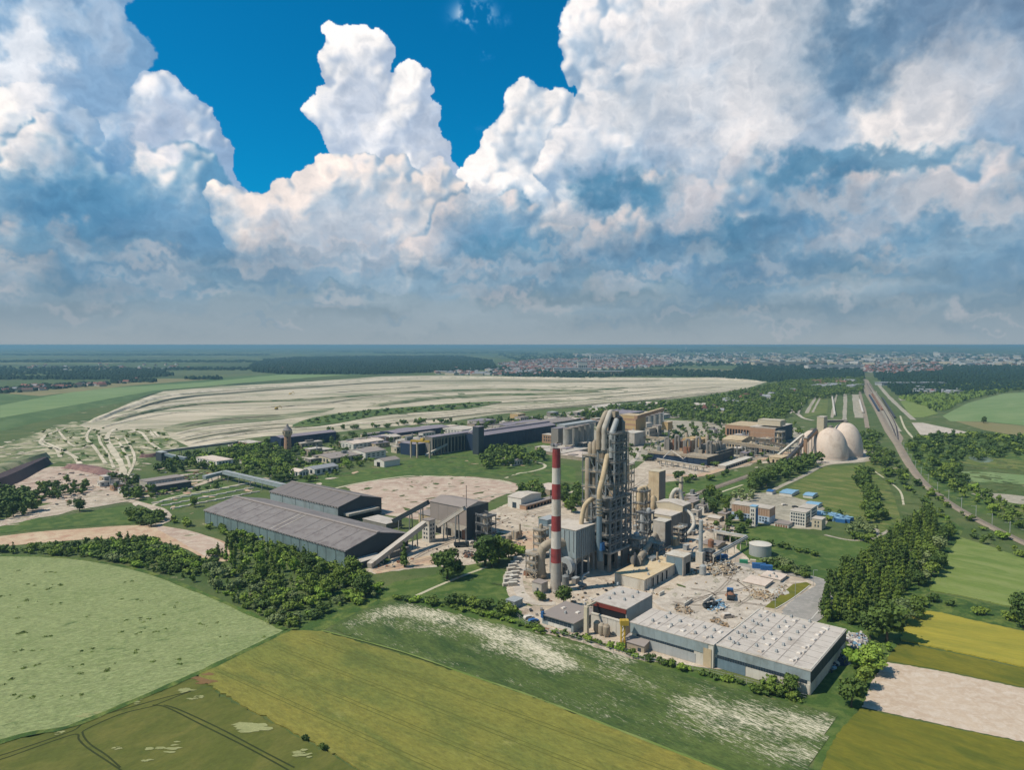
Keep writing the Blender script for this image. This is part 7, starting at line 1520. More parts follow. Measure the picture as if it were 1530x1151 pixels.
    # lamp posts along the yard
    for i,(x,y,l) in enumerate([(1158,915,'lamp post at the lower end of the grass strip'),(1188,896,'lamp post in the middle of the grass strip'),(1215,876,'lamp post at the upper end of the grass strip'),(1098,856,'lamp post at the far edge of the yard')]):
        g=gz(x,y); r=thing('lamp_post',l,'lamp post',g); part(MB().tube([g,g+Z*8,g+Z*8.3+U*1.4],.1,6),'pole','steel_light',r); part(MB().box(g+Z*8.2+U*1.1,U*.8,V*.3,Z*.12),'lamp_head','steel_light',r)
yard()
# ------------------------------------------------ office group right of the mill
def offices():
    F,r=bld('plant_office','long tan building with pale blue lower storeys and a blue stair tower','building',(1095,752.5),(1150,761.5),(1161,757.5),784,'tan_wall','roof_pale','flat',snap=True)
    feat(F,r,'L','blue_band','blue_wall',0,1,.0,.48,6,.99,proud=.12); feat(F,r,'L','window','glass_dark',.05,.95,.1,.45,12,.55,2,proud=.2); feat(F,r,'L','window','brick_tan',.04,.96,.55,.95,14,.35,1,proud=.16); feat(F,r,'R','blue_band','blue_wall',0,1,.0,.45,2,.98,proud=.12)
    F,r=bld('stair_tower','white and blue stair tower in front of the long tan building','tower',(1122,756),(1129,758),(1133,756),788,'white_wall','blue_pale','flat'); feat(F,r,'R','cladding','blue_paint',.1,.9,.1,.9,1,1,1); feat(F,r,'L','window','glass_dark',.2,.8,.1,.9,2,.6,4)
    F,r=bld('office_block','white four-storey office block with window rows','building',(1184,761.5),(1204,767),(1214,763),789,'white_wall','roof_pale','flat'); feat(F,r,'L','window','glass_dark',.05,.95,.08,.95,6,.62,4,proud=.12); feat(F,r,'R','window','glass_dark',.1,.9,.08,.95,3,.6,4)
    F,r=bld('office_wing','lower white wing behind the four-storey office block','building',(1195,757.5),(1212,761),(1224,756),778,'white_wall','roof_pale','flat'); feat(F,r,'R','window','glass_dark',.1,.9,.1,.95,4,.6,3)
    F,r=bld('cream_block','small plain cream block right of the office block','building',(1215,774),(1228,777.5),(1235,774),793,'cream_wall','roof_pale','flat'); feat(F,r,'L','window','glass_dark',.2,.8,.2,.9,2,.4,2)
    F,r=bld('garage','low garage row between the tan building and the office block','garage',(1160,780),(1178,785),(1186,781),790,'white_wall','roof_greybrown','flat'); feat(F,r,'L','door','rust',.05,.95,0,.75,5,.75)
    for i,(L,B,R_,yb,rm,l) in enumerate([((1147,733.5),(1154,735.5),(1160,733),740,'blue_paint','small blue-roofed shed, leftmost on the edge of the meadow'),((1170,734),(1183,739),(1191,733),743,'blue_pale','long blue and white shed in the middle of the meadow edge'),((1203,738.5),(1214,742),(1220,737.5),746,'blue_pale','pale blue shed, rightmost on the meadow'),((1206,752),(1222,756),(1229,752),760,'blue_pale','white roof with blue end behind the office wing'),((1060,772),(1075,776),(1082,772),781,'roof_pale','low pale shed left of the tan building'),((1052,810),(1072,817),(1082,810),822,'roof_greybrown','flat grey-brown shed under the pipe bridge'),((1050,823),(1060,826),(1067,822),831,'dusty_tan','small dusty cabin beside the slim stack')]):
        bld('shed',l,'shed',L,B,R_,yb,'white_wall' if i<4 else 'dusty',rm,'gu',.7,.2)
    rn=random.Random(3); me=None
    def cont(x,y,mat,label,ang):
        g=gz(x,y); r=thing('container',label,'container',g,'blue containers by the office block'); e=Vector((math.cos(ang),math.sin(ang),0)); n=Vector((-e.y,e.x,0)); part(MB().box(g-e*3-n*1.25,e*6,n*2.5,Z*2.6),'body',mat,r); part(MB().box(g-e*3.05-n*1.3+Z*2.6,e*6.1,n*2.6,Z*.12),'lid','blue_pale',r)
    for i,(x,y) in enumerate([(1228,770),(1234,771),(1240,771.5),(1237,775),(1245,773),(1243,777),(1250,774.5),(1249,779),(1256,776),(1256,781),(1262,777),(1263,781),(1268,779)]): cont(x,y,rn.choice(['blue_paint','blue_paint','blue_pale']),'blue container in the cluster right of the cream block',rn.choice([.2,.2,-.6]))
offices()
# ------------------------------------------------ domes
def domes():
    def dome(px,py,top,rad,label,cut=0.):
        g=gz(px,py); H=hat(g,top); r=thing('dome',label,'dome',g,None); prof=[(rad*1.0,0),(rad*1.015,H*.12)]
        for k in range(1,15): a=k/14*math.pi/2; prof.append((max(.05,rad*1.015*math.cos(a)**.92),H*.12+H*.88*math.sin(a)))
        part(MB().lathe(g,prof,48),'shell','membrane_pink',r,True); part(MB().lathe(g,[(rad+.9,0),(rad+.9,1.1),(rad,1.2)],48),'base_ring','conc_pale',r)
        for z,k in ((.12,1.015),): part(MB().lathe(g,[(rad*k+.04,H*z),(rad*k+.12,H*z+.1),(rad*k+.04,H*z+.25)],48),'seam','conc',r)
        part(MB().lathe(g+Z*H,[(2.2,-.5),(2.2,1.6),(.2,2.2)],16),'crown_housing','conc_dark',r); return g,H
    g1,H1=dome(1240,686,639,17.6,'front pale pink dome, nearest of the three domes'); g2,H2=dome(1262.5,681,631.5,17.6,'rear pale pink dome on the right of the three'); g3,H3=dome(1213,683,643,14.5,'left pale pink dome mostly hidden behind the conveyor')
    F,r=bld('dome_cabin','small pink-brown cabin at the foot of the rear dome','cabin',(1273,672),(1284,676),(1288,673),682.5,'membrane_pink','membrane_pink','flat'); feat(F,r,'R','door','glass_dark',.3,.7,0,.7)
    # conveyors up to the domes
    h1=hat(gz(1230,690),634)
    F,r=bld('head_house','small head house on a pier above the front dome','tower',(1224,622.5),(1231,624),(1236,622.5),686,'cream_wall','roof_pale','flat') 
    conveyor('long inclined dark conveyor rising to the head house above the domes',(1172,692),2,(1227,636),34,3.2,3,'brick_tan','steel_dark',5)
    conveyor('thinner inclined conveyor left of the dark one',(1160,683),3,(1200,650),24,2.2,2,'conc_pale','conc_pale',3)
    conveyor('level bridge between the head house and the rear dome top',(1233,630),38,(1262,629.5),37,2.6,2.4,'conc_dark','roof_pale',0)
    for i,(x,y,t) in enumerate([(1203,690,655),(1192,690,668)]):
        g=gz(x,y); H=hat(g,t); r=thing('pier','%s tan pier carrying the conveyor before the domes'%['taller','shorter'][i],'pier',g); part(MB().cbox(g,3,3,H),'shaft','brick_tan',r); part(MB().cbox(g+Z*H,4,4,.8),'cap','conc',r)
    F,r=bld('loading_shed','tan loading shed at the foot of the dome conveyor','shed',(1155,681),(1168,685),(1174,681),693,'dusty_tan','dusty_tan','flat'); feat(F,r,'L','door','dark_void',.2,.8,0,.6,2)
domes()
# ------------------------------------------------ back part of the plant
def back():
    # big brown block
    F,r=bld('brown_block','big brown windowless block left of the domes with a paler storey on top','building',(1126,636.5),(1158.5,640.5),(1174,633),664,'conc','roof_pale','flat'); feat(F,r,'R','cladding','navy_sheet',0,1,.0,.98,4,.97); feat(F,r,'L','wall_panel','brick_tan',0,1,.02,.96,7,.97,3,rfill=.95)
    F,r=bld('top_storey','paler storey standing on the big brown block','building',(1136,626.5),(1166,629.5),(1173,627.5),637.5,'cream_wall','cream_wall','flat',zb=21.5) 
    F,r=bld('brown_wing','flat brown wing left of the big brown block','building',(1090,633.5),(1126,638),(1140,632),657,'brick_tan','dusty_tan','flat'); feat(F,r,'L','opening','dark_void',.05,.95,.2,.7,9,.7)
    F,r=bld('gable_store','open-fronted tan gable store before the brown wing','building',(1085,655),(1108,659),(1125,653),676,'dusty_tan','dusty_tan','gu',2.5); feat(F,r,'R','opening','dark_void',.15,.85,0,.6); feat(F,r,'L','window','dark_void',.05,.95,.3,.7,6,.6)
    conveyor('long low dusty gallery running from the gable store to the domes',(1080,660),14,(1165,672),10,3,3,'dusty','dusty_tan',6)
    conveyor('dusty gallery sloping from the brown wing down to the domes',(1125,655),18,(1175,668),8,2.6,2.4,'dusty','dusty_tan',4)
    F,r=bld('train_shed','long pale covered loading gallery by the tan road','shed',(1078,694),(1084,697),(1120,683),702,'conc','conc_pale','gv' if 0 else 'flat'); feat(F,r,'R','opening','dark_void',.03,.97,.1,.6,12,.7)
    for i,(p,lu,lv,h,l) in enumerate([((1150,678),12,10,16,'tangle of dark steel transfer frames left of the domes'),((1168,672),8,10,20,'tall steel frame just left of the dome conveyor'),((1130,680),10,8,12,'low steel frame at the end of the dusty gallery')]): frame_rig(l,p,lu,lv,0,h,2,2,3,'steel','dusty',cyl=2,rng=40+i,name='steel_tower',cylmat='dusty_tan')
    # old kiln house with goosenecks
    F,r=bld('old_kiln_house','old kiln house with a dark blue open wall, brown roof and rows of roof ducts','building',(984,671),(1057,684),(1084,673),697,'navy_sheet','dusty','flat',ov=1.0); h=F['h']; lu,lv=F['lu'],F['lv']
    feat(F,r,'L','wall_bay','navy_sheet',0,1,.05,.8,9,.94,proud=.3); feat(F,r,'L','ledge','dusty',0,1,.80,1.0,proud=1.0); feat(F,r,'R','cladding','sheet_dark',0,1,.0,.98,3,.97); feat(F,r,'L','loading_dock','dusty',0,1,.0,.10,proud=3)
    rn=random.Random(5)
    for k in range(46):
        s_=rn.uniform(.02,.92)*lu; t_=rn.uniform(.1,.85)*lv; part(MB().box(fp(F,s_,t_,h+.3),F['u']*rn.uniform(1,4),F['v']*rn.uniform(1,4),Z*rn.uniform(2,12)),'roof_clutter',rn.choice(['dusty','rust','conc_dark','dusty_tan','brick_tan','steel']),r)
    for k in range(5):
        s=lu*(.86-.18*k); t=lv*.35; H=13+(k%2)*3; part(MB().tube(spline([fp(F,s,t,h),fp(F,s,t,h+H-2),fp(F,s-1.2,t+.8,h+H),fp(F,s-3,t+1.5,h+H-1.5),fp(F,s-3.2,t+1.8,h+.3)],3),1.35,10),'roof_duct','conc_dark',r,True)
        part(MB().box(fp(F,s-5,lv*.4,h+.3),F['u']*4,F['v']*lv*.4,Z*(8+k%3*2)),'roof_housing',['dusty','brick_tan','dusty_tan','conc_dark','dusty'][k],r)
        part(MB().lathe(fp(F,s-1,lv*.75,h),[(1.8,.3),(1.8,13+k%2*3),(.6,14.5+k%2*3)],12),'roof_vessel','dusty',r,True)
    part(MB().box(fp(F,lu*.06,lv*.45,h+.3),F['u']*lu*.2,F['v']*lv*.5,Z*7),'roof_block','conc_dark',r); part(MB().box(fp(F,lu*.35,lv*.55,h+.3),F['u']*lu*.3,F['v']*lv*.4,Z*12),'roof_block','ochre_wall',r)
    mb=MB()
    for q in np.linspace(0,1,22): mb.beam(fp(F,lu*q,-.9,h+.3),fp(F,lu*q,-.9,h+1.5),.14)
    for z in (.9,1.5): mb.beam(fp(F,0,-.9,h+z),fp(F,lu,-.9,h+z),.14)
    part(mb,'railing','dusty',r)
    conveyor('elevated walkway along the front of the old kiln house',(982,686),5,(1056,699),5,2,1,'dusty','conc_pale',8,name='walkway',cat='walkway')
    a=gz(990,684,8); pipe('white bent pipe crossing before the old kiln house',[gz(991,684,8),gz(1003,673,13),gz(1021,686,6),gz(1030,679,9)],.5,'white_paint',posts=0,bend=1)
    F,r=bld('annex_block','dark block with upright ducts at the right end of the old kiln house','building',(1059,672),(1072,676),(1087,668),692,'sheet_dark','dusty','flat',zb=0)
    for k in range(4): part(MB().lathe(fp(F,F['lu']*(.8-.2*k),F['lv']*.3,F['h']),[(1.2,.3),(1.2,9),(.5,10)],10),'upright_duct','conc_dark',r,True)
    F,r=bld('ochre_box','small ochre box house on a post behind the kiln house','building',(990.5,630.5),(998,631.5),(1002,630),643,'ochre_wall','dusty_tan','flat',zb=12,h=None)
    part(MB().cbox(F['G']-Z*12+V*3,2,2,12),'post','conc',r)
    g=gz(991,652); r=thing('slim_mast','slim pale green mast behind the ochre box','mast',g); part(MB().tube([g,g+Z*hat(g,612)],.8,8),'pole','steel_light',r)
    conveyor('long level pipe gallery behind the preheater tower',(944,652),9,(1003,657),9,2.6,2.2,'dusty','dusty_tan',5)
    # silo clusters
    def silos(label,pts,yb_top,rad,mat,names,group):
        for i,((x,y),t) in enumerate(zip(pts,names)):
            g=gz(x,y); H=hat(g,yb_top[i]); r=thing('silo','%s concrete silo %s'%(t,label),'silo',g,group); part(MB().lathe(g,[(rad,0),(rad,H)],24),'shaft',mat,r,True); part(MB().lathe(g,[(rad+.25,H),(rad+.25,H+.5),(.1,H+1.2)],24),'roof','roof_greybrown',r); part(MB().lathe(g,[(rad+.02,H*.9),(rad+.2,H*.9),(rad+.2,H*.92),(rad+.02,H*.92)],24),'band','conc_pale',r)
    silos('of the five-silo row beyond the green plain',[(848,670),(857.5,667.5),(866,665.5),(874,663.5),(881,661.5)],[641,638.5,636.5,634.5,632.5],5.4,'silo_conc',['leftmost','second','middle','fourth','rightmost'],'five-silo row')
    bld('silo_head_gallery','flat pale gallery over the five silos','gallery',(838,634),(844,636),(882,628),661,'steel_light','steel_light','flat',zb=28,h=2.)
    bld('packing_house','dark block left of the five silos','building',(827,639.5),(834,641),(842,638),665,'conc_dark','roof_violet','flat')
    F,r=bld('packing_annex','tan annex in front of the dark block by the five silos','building',(815,648.5),(827,651),(832,649),664,'brick_tan','roof_pale','flat'); feat(F,r,'L','window','glass_dark',.1,.9,.2,.9,4,.5,2)
    for i,(L,B,R_,yb,l) in enumerate([((808,672),(842,678),(862,668),683,'low pale shed in front of the silo row'),((838,680),(870,684),(885,677),689,'low pinkish shed right of the striped chimney top'),((800,668),(815,670),(822,667),674,'small low shed left of the silo row')]): bld('shed',l,'shed',L,B,R_,yb,'dusty','membrane_pink' if i==1 else 'roof_pale','flat')
    silos('of the four-silo block behind the preheater tower',[(963,646),(971,644),(979,642),(986,640)],[623,621,619,617.5],4.9,'silo_conc',['first','second','third','last'],'four-silo block')
    conveyor('covered bridge over the four-silo block',(950,624),33,(990,612),36,4,4,'brick_tan','dusty_tan',0)
    F,r=bld('silo_house','pale block in front of the four-silo block','building',(955.5,631.5),(966,633.5),(970,631.5),649,'white_wall','roof_pale','flat'); feat(F,r,'L','window','glass_dark',.15,.85,.3,.8,3,.5,2)
    F,r=bld('ochre_block','banded ochre block right of the preheater tower top','building',(933,619),(950,622),(956,619),655,'ochre_wall','dusty_tan','flat'); feat(F,r,'L','band','brick_tan',0,1,.0,.95,1,1,4,rfill=.35)
    bld('white_shed','pale block below the banded ochre block','building',(934,645),(948,648),(956,644),668,'conc','conc_pale','flat')
    ribbon('service_road',MATS['yard_concrete'],[(942,693),(950,685),(953,675),(958,665)],5,.3)
    # long dark stores
    F,r=bld('long_store','very long store with a dark blue wall and violet-grey roof beyond the green plain','store',(706,648),(714,652.5),(823,634.5),675,'navy_sheet','roof_violet','gv',3,.5); feat(F,r,'R','cladding_panel','navy_sheet',0,1,.02,.95,26,.94,proud=.25)
    part(MB().box(fp(F,F['lu']*.4,0,F['h']+2),F['u']*F['lu']*.25,F['v']*F['lv'],Z*2.2),'roof_lantern','roof_violet',r)
    for i,(L,B,R_,yb,l,rm) in enumerate([((742,634),(756,637),(800,628.5),643,'violet-roofed hall behind the long dark store','roof_violet'),((780,632),(800,636),(856,626.5),644,'second violet-roofed hall behind the long dark store, further right','roof_greybrown')]): bld('hall',l,'hall',L,B,R_,yb,'conc_dark',rm,'gv',2)
    F,r=bld('ochre_cube','ochre cube building on the quarry edge behind the long store','building',(766.5,618),(774,619.5),(783,618),630,'ochre_wall','dusty_tan','flat')
    # colonnade
    F,r=bld('colonnade_store','open concrete colonnade left of the long dark store','store',(640,652),(646,654),(713,643),681,'conc_dark','roof_violet','flat') ; feat(F,r,'R','opening','dark_void',.0,1,.05,.85,14,.78); feat(F,r,'R','pillar','dusty',.0,1,.0,.95,15,.18,proud=.5)
    bld('head_tower','dark head tower between colonnade and long store','tower',(711,637),(715,638.5),(719,637),680,'sheet_dark','roof_violet','flat')
    conveyor('long pale conveyor climbing diagonally over the colonnade',(636,681),2,(712,640),22,2.2,2,'steel_light','conc_pale',4)
    F,r=bld('dark_bunker','dark windowless bunker left of the colonnade','building',(603,661),(620,664.5),(643,659.5),682,'navy_sheet','roof_violet','flat')
    a=gz(614,659,18); bb=gz(642,660,18); r=thing('gantry_crane','yellow gantry crane over the dark bunker','crane',Vector((a.x,a.y,0))); part(MB().beam(a,bb,2.4,2),'bridge','yellow_paint',r)
    for e in (a,a.lerp(bb,.33),bb): part(MB().beam((e.x,e.y,0),e,1.6),'leg','dusty',r); 
    part(MB().box(a.lerp(bb,.5)+Z*1,U*4,V*3,Z*2),'trolley','yellow_paint',r)
    for i,(L,B,R_,yb,l,w,rm,k) in enumerate([((566,645.5),(591,648),(664,637),657,'long dark hall with violet roof behind the workshops','navy_sheet','roof_violet','gv'),((410,652),(420,655),(498,645),670,'long dark hall with pink-grey roof behind the water tower','navy_sheet','roof_violet','gv'),
        ((511,661),(528,664),(560,656),673,'long low white workshop behind the row of old buildings','white_wall','membrane_pink','gv'),((540,655),(560,657),(602,652),664,'cream roofed workshop right of the long low white one','cream_wall','roof_pale','gv'),((594,657),(604,659),(626,654.5),666,'short white workshop left of the dark bunker','white_wall','roof_pale','gv'),
        ((476,680),(494,686),(534,674.5),694,'old three-storey building with pale gable on the plain edge','cream_wall','roof_greybrown','gv'),((530,672),(546,677),(588,674),688,'long old building with pale roof right of the three-storey one','white_wall','roof_greybrown','gv'),
        ((460,698),(470,702),(504,696),711,'low house row with blue-grey roof on the plain edge','white_wall','roof_grey','gv'),((436,703),(447,706),(458,703),714,'little white house left of the low house row','white_wall','membrane_pink','gu'),
        ((465,671),(476,674),(492,670),680,'small pale building right of the water tower','cream_wall','roof_pale','flat'),((662,640),(690,643),(708,638),652,'pale roofed shed before the diagonal conveyor top','white_wall','roof_pale','flat'),((700,628),(718,630),(740,627),637,'grey shed on the quarry edge','conc','roof_violet','flat'),
        ((755,686),(768,690),(778,687),697,'small farm house on the green plain','white_wall','roof_greybrown','gu'),((890,606),(905,608),(925,604),614,'white shed at the edge of the far wood','white_wall','roof_pale','flat'),((962,601),(985,604),(990,602),607,'bright white roof in the far wood','white_wall','membrane_pink','flat'),((870,613),(893,616),(905,612),622,'pale low hall behind the silos','white_wall','roof_pale','flat'),((905,616),(935,619),(950,614),628,'grey hall behind the preheater top','conc','roof_violet','flat'),
        ((1042,603),(1055,606),(1063,603),612,'pink house at the wood edge','membrane_pink','roof_pale','gu'),((1222,574),(1240,576.5),(1254,573),583,'grey flat industrial hall in the far wood','steel_light','roof_grey','flat'),((1268,575),(1275,577),(1282,574),583,'small grey hall by the rail yard','steel_light','roof_grey','flat')]):
        F,r=bld('building',l,'building',L,B,R_,yb,w,rm,k,1.6,.3)
        if w!='navy_sheet': feat(F,r,'R','window','glass_dark',.05,.95,.25,.85,max(3,int(F['lv']/6)),.5,2 if F['h']>6.5 else 1,rfill=.5); feat(F,r,'L','window','glass_dark',.1,.9,.25,.85,max(1,int(F['lu']/6)),.5,2 if F['h']>6.5 else 1,rfill=.5)
        else: feat(F,r,'R','cladding_panel','navy_sheet',0,1,.02,.95,16,.94,proud=.25)
    F,r=bld('barn','white-gabled barn with a rounded brown roof on the green plain','barn',(563,687),(574,690),(597,686),699,'white_wall','roof_greybrown','gv',2.2); feat(F,r,'L','door','dark_void',.4,.72,0,.75)
    # water tower
    g=gz(430,676); r=thing('water_tower','round tan brick water tower with a dark conical cap','water tower',g); H=hat(g,643); part(MB().lathe(g,[(4.2,0),(3.6,H*.72),(3.6,H*.74)],16),'shaft','brick_tan',r,True); part(MB().lathe(g,[(3.7,H*.72),(5.0,H*.80),(5.0,H*1.0)],16),'tank','dusty_tan',r,True); part(MB().lathe(g,[(5.5,H),(1.6,H+4.2),(1.4,H+5.6),(.1,H+7.5)],16),'cap','roof_brown_sheet',r,True)
    me=None
    for k in range(8): a=k*math.pi/4; p=g+Vector((math.cos(a),math.sin(a),0))*4.95+Z*H*.86; part(MB().box(p-Vector((.5,.5,0)),(1,0,0),(0,1,0),Z*2),'window','glass_dark',r)
    for k in range(4): a=-math.pi/2+.3; p=g+Vector((math.cos(a),math.sin(a),0))*(4.0-.14*k)+Z*(4+k*H*.16); part(MB().box(p-Vector((.4,.4,0)),(.8,0,0),(0,.8,0),Z*1.8),'window','glass_dark',r)
    # left group
    F,r=bld('two_storey_hall','two-storey grey hall with brown roofs at the left','hall',(212,717),(219.5,720.5),(270,711),735,'conc','roof_greybrown','flat'); feat(F,r,'R','window','white_paint',.02,.98,.5,.9,12,.7,proud=.15)
    bld('side_wing','lower dark wing in front of the two-storey hall','building',(227,725),(231,728),(279,718),738,'sheet_dark','roof_greybrown','flat')
    F,r=bld('white_house','white three-storey house behind the trees at the left','house',(292,684),(324,690),(339,685),704,'white_wall','membrane_pink','flat'); feat(F,r,'R','window','glass_dark',.1,.9,.1,.95,4,.5,3); feat(F,r,'L','window','glass_dark',.05,.95,.1,.95,7,.5,3)
    conveyor('long low conveyor along the foot of the quarry',(237,676),7,(355,661),7,3,2.4,'conc_dark','conc_pale',6); conveyor('short grey conveyor from the quarry landing to the right',(240,678),7,(278,686),6,3,2.4,'steel_blue','steel_light',3)
    F,r=bld('landing_house','small dark landing house where two quarry conveyors meet','building',(235,675),(241,677),(246,675),690,'sheet_dark','steel_light','flat')
    bld('tan_house','tan flat building at the right end of the quarry conveyor','building',(352,660),(372,663),(380,659),671,'brick_tan','roof_pale','flat')
    for i,(x,y,l) in enumerate([(362,692,'small white cottage in the trees left of the water tower'),(392,690,'pale cottage among trees below the water tower'),(406,676,'cottage directly left of the water tower'),(345,668,'white cottage at the end of the quarry conveyor')]): bld('cottage',l,'house',(x-5,y-4),(x+2,y-3),(x+7,y-5),y+2,'white_wall','membrane_pink','gu',1.2)
    # parallel concrete stacks in the field left of the halls
    rn=random.Random(7)
    for i in range(30):
        row_=i%3; t=(i//3)/10; a=(235+row_*14,752-row_*(-1)*4); b=(378+row_*8,722+row_*6); x=a[0]+(b[0]-a[0])*t; y=a[1]+(b[1]-a[1])*t; g=gz(x,y)
        single(MB().cbox(g,7.5,1.6,.9,R(38)+rn.uniform(-.04,.04)),'beam_stack',MATS['conc_pale'],'pale precast beam, %s from the left in the %s row left of the halls'%(['first','second','third','fourth','fifth','sixth','seventh','eighth','ninth','tenth'][i//3],['far','middle','near'][row_]),'beam','precast beams left of the halls')
    # small white shed and the low store beside it
    F,r=bld('white_shed','white shed with a sloping pale roof left of the striped chimney','shed',(761,741.5),(778.5,745.5),(812,738),761.5,'white_wall','roof_pale','gu',1.5); feat(F,r,'L','door','glass_dark',.35,.65,0,.55)
    F,r=bld('low_store','long low brown store in front of the white shed','store',(781,753.5),(786,756.5),(823,742),763,'brick_tan','roof_greybrown','flat'); feat(F,r,'R','opening','dark_void',.02,.98,.1,.7,9,.6)
    bld('low_store','low ruined building with a broken pinkish roof behind the white shed','building',(796,728),(822,733),(846,726),741,'dusty','membrane_pink','flat')
back()
# ------------------------------------------------ trains, masts, church, fence
def extras():
    def train(a,b,n,mat,label,group):
        A=gz(*a); Bp=gz(*b); d=(Bp-A); L=d.length/n; e=d.normalized(); s=Vector((-e.y,e.x,0)); r=thing('goods_train',label,'train',A,group); me=None
        for k in range(n):
            o=A+e*L*k
            if me is None: ob=MB().box(e*.4-s*1.5+Z*1.1,e*(L-.9),s*3,Z*2.6).build('wagon',MATS[mat]); me=ob.data
            else: ob=bpy.data.objects.new('wagon',me); COL.objects.link(ob)
            ob.parent=r; ob.location=o-A; ORG[ob.name]=o; part(MB().box(o+e*1.2-s*1.1+Z*.45,e*(L-3),s*2.2,Z*.6),'bogies','dark_void',r)
    train((1299,592),(1313,616),14,'navy_sheet','dark goods train on the left rail yard track','goods trains in the yard'); train((1303,590),(1318,614),14,'rust','brown goods train beside the dark one in the rail yard','goods trains in the yard'); train((1318,596),(1337,626),14,'steel_dark','long dark goods train on the right rail yard track','goods trains in the yard'); train((1243,592),(1247,622),8,'conc_pale','pale wagons standing left of the rail yard','goods trains in the yard'); train((1284,600),(1289,618),6,'white_paint','short white wagon row left of the main track','goods trains in the yard')
    # overhead line masts by the railway
    rn=random.Random(2); P=[gz(p.x,p.y) for p in spline([(a,b,0) for a,b in RL],2)]; k=0
    for i,p in enumerate(P[3:-2]):
        t=(P[i+4]-P[i+2]).normalized(); s=Vector((-t.y,t.x,0))
        r=thing('catenary_mast','overhead line mast beside the single railway track','mast',p+s*3.4,'overhead line masts'); part(MB().beam(p+s*3.4,p+s*3.4+Z*8,.3),'pole','steel_light',r); part(MB().beam(p+s*3.4+Z*7.2,p+s*.2+Z*7.4,.2),'bracket','steel_light',r)
    g=gz(1025,526); r=thing('hill_tower','pale tower on the wooded hill of the far town','tower',g); part(MB().lathe(g,[(9,0),(8,55),(11,58),(11,66),(.5,84)],10),'shaft','house_white',r)
    for i,(x,y,w,l_,h,m,lab) in enumerate([(870,556,30,40,45,'house_white','pale factory tower in the quarry village'),(905,560,60,140,14,'dusty_tan','long tan factory hall behind the quarry'),(855,558,50,160,22,'house_white','pale factory hall left of the factory tower'),(1418,533,110,260,40,'white_paint','large white hall in the far town on the right'),(1165,548,60,300,26,'house_cream','long cream block in the far town'),(1245,553,50,260,22,'house_white','long white blocks before the town centre'),(1360,576,40,190,8,'steel_light','far low grey hall in the wood right of the railway'),(890,538,60,90,36,'house_white','white apartment block in the far left town'),(940,535,50,220,30,'house_cream','row of apartment blocks in the far town')]):
        g=gz(x,y); r=thing('far_building',lab,'building',g); part(MB().cbox(g,l_,w,h,0),'wall',m,r); part(MB().cbox(g+Z*h,l_+2,w+2,1.2,0),'roof','roof_grey',r)
        for k in range(5): part(MB().box(g+Vector((-l_/2+l_*(k+.2)/5,-w/2-.4,h*.35)),(l_*.11,0,0),(0,.5,0),Z*h*.3),'window','glass_dark',r)
    # fence along the plant edge
    pts=[(752,905),(785,934),(850,955),(940,985),(1060,1008),(1205,1047)]; P=[gz(*p) for p in pts]; r=thing('fence','thin grey fence between the plant yard and the patchy field','fence',P[0])
    for a,b in zip(P,P[1:]):
        n=int((b-a).length/6); me=None
        for k in range(n): q=a.lerp(b,k/n); part(MB().beam(q,q+Z*2,.14),'post','conc',r)
        part(MB().beam(a+Z*1.9,b+Z*1.9,.07),'rail','steel_light',r); part(MB().beam(a+Z*1.0,b+Z*1.0,.07),'rail','steel_light',r)
    # excavators in the quarry
    for x,y,l in [(413,612,'small digger in the pale quarry, the lower of the two'),(434,590,'small digger on the upper quarry bench')]:
        g=gz(x,y,1); r=thing('excavator',l,'digger',g); part(MB().cbox(g,6,3.6,1.4),'tracks','dark_void',r); part(MB().cbox(g+Z*1.4,4.6,3.4,2.6),'cab','yellow_paint',r); part(MB().beam(g+Z*3,g+Vector((7,0,7)),.9),'boom','yellow_paint',r); part(MB().beam(g+Vector((7,0,7)),g+Vector((10,0,2.5)),.7),'arm','yellow_paint',r)
extras()

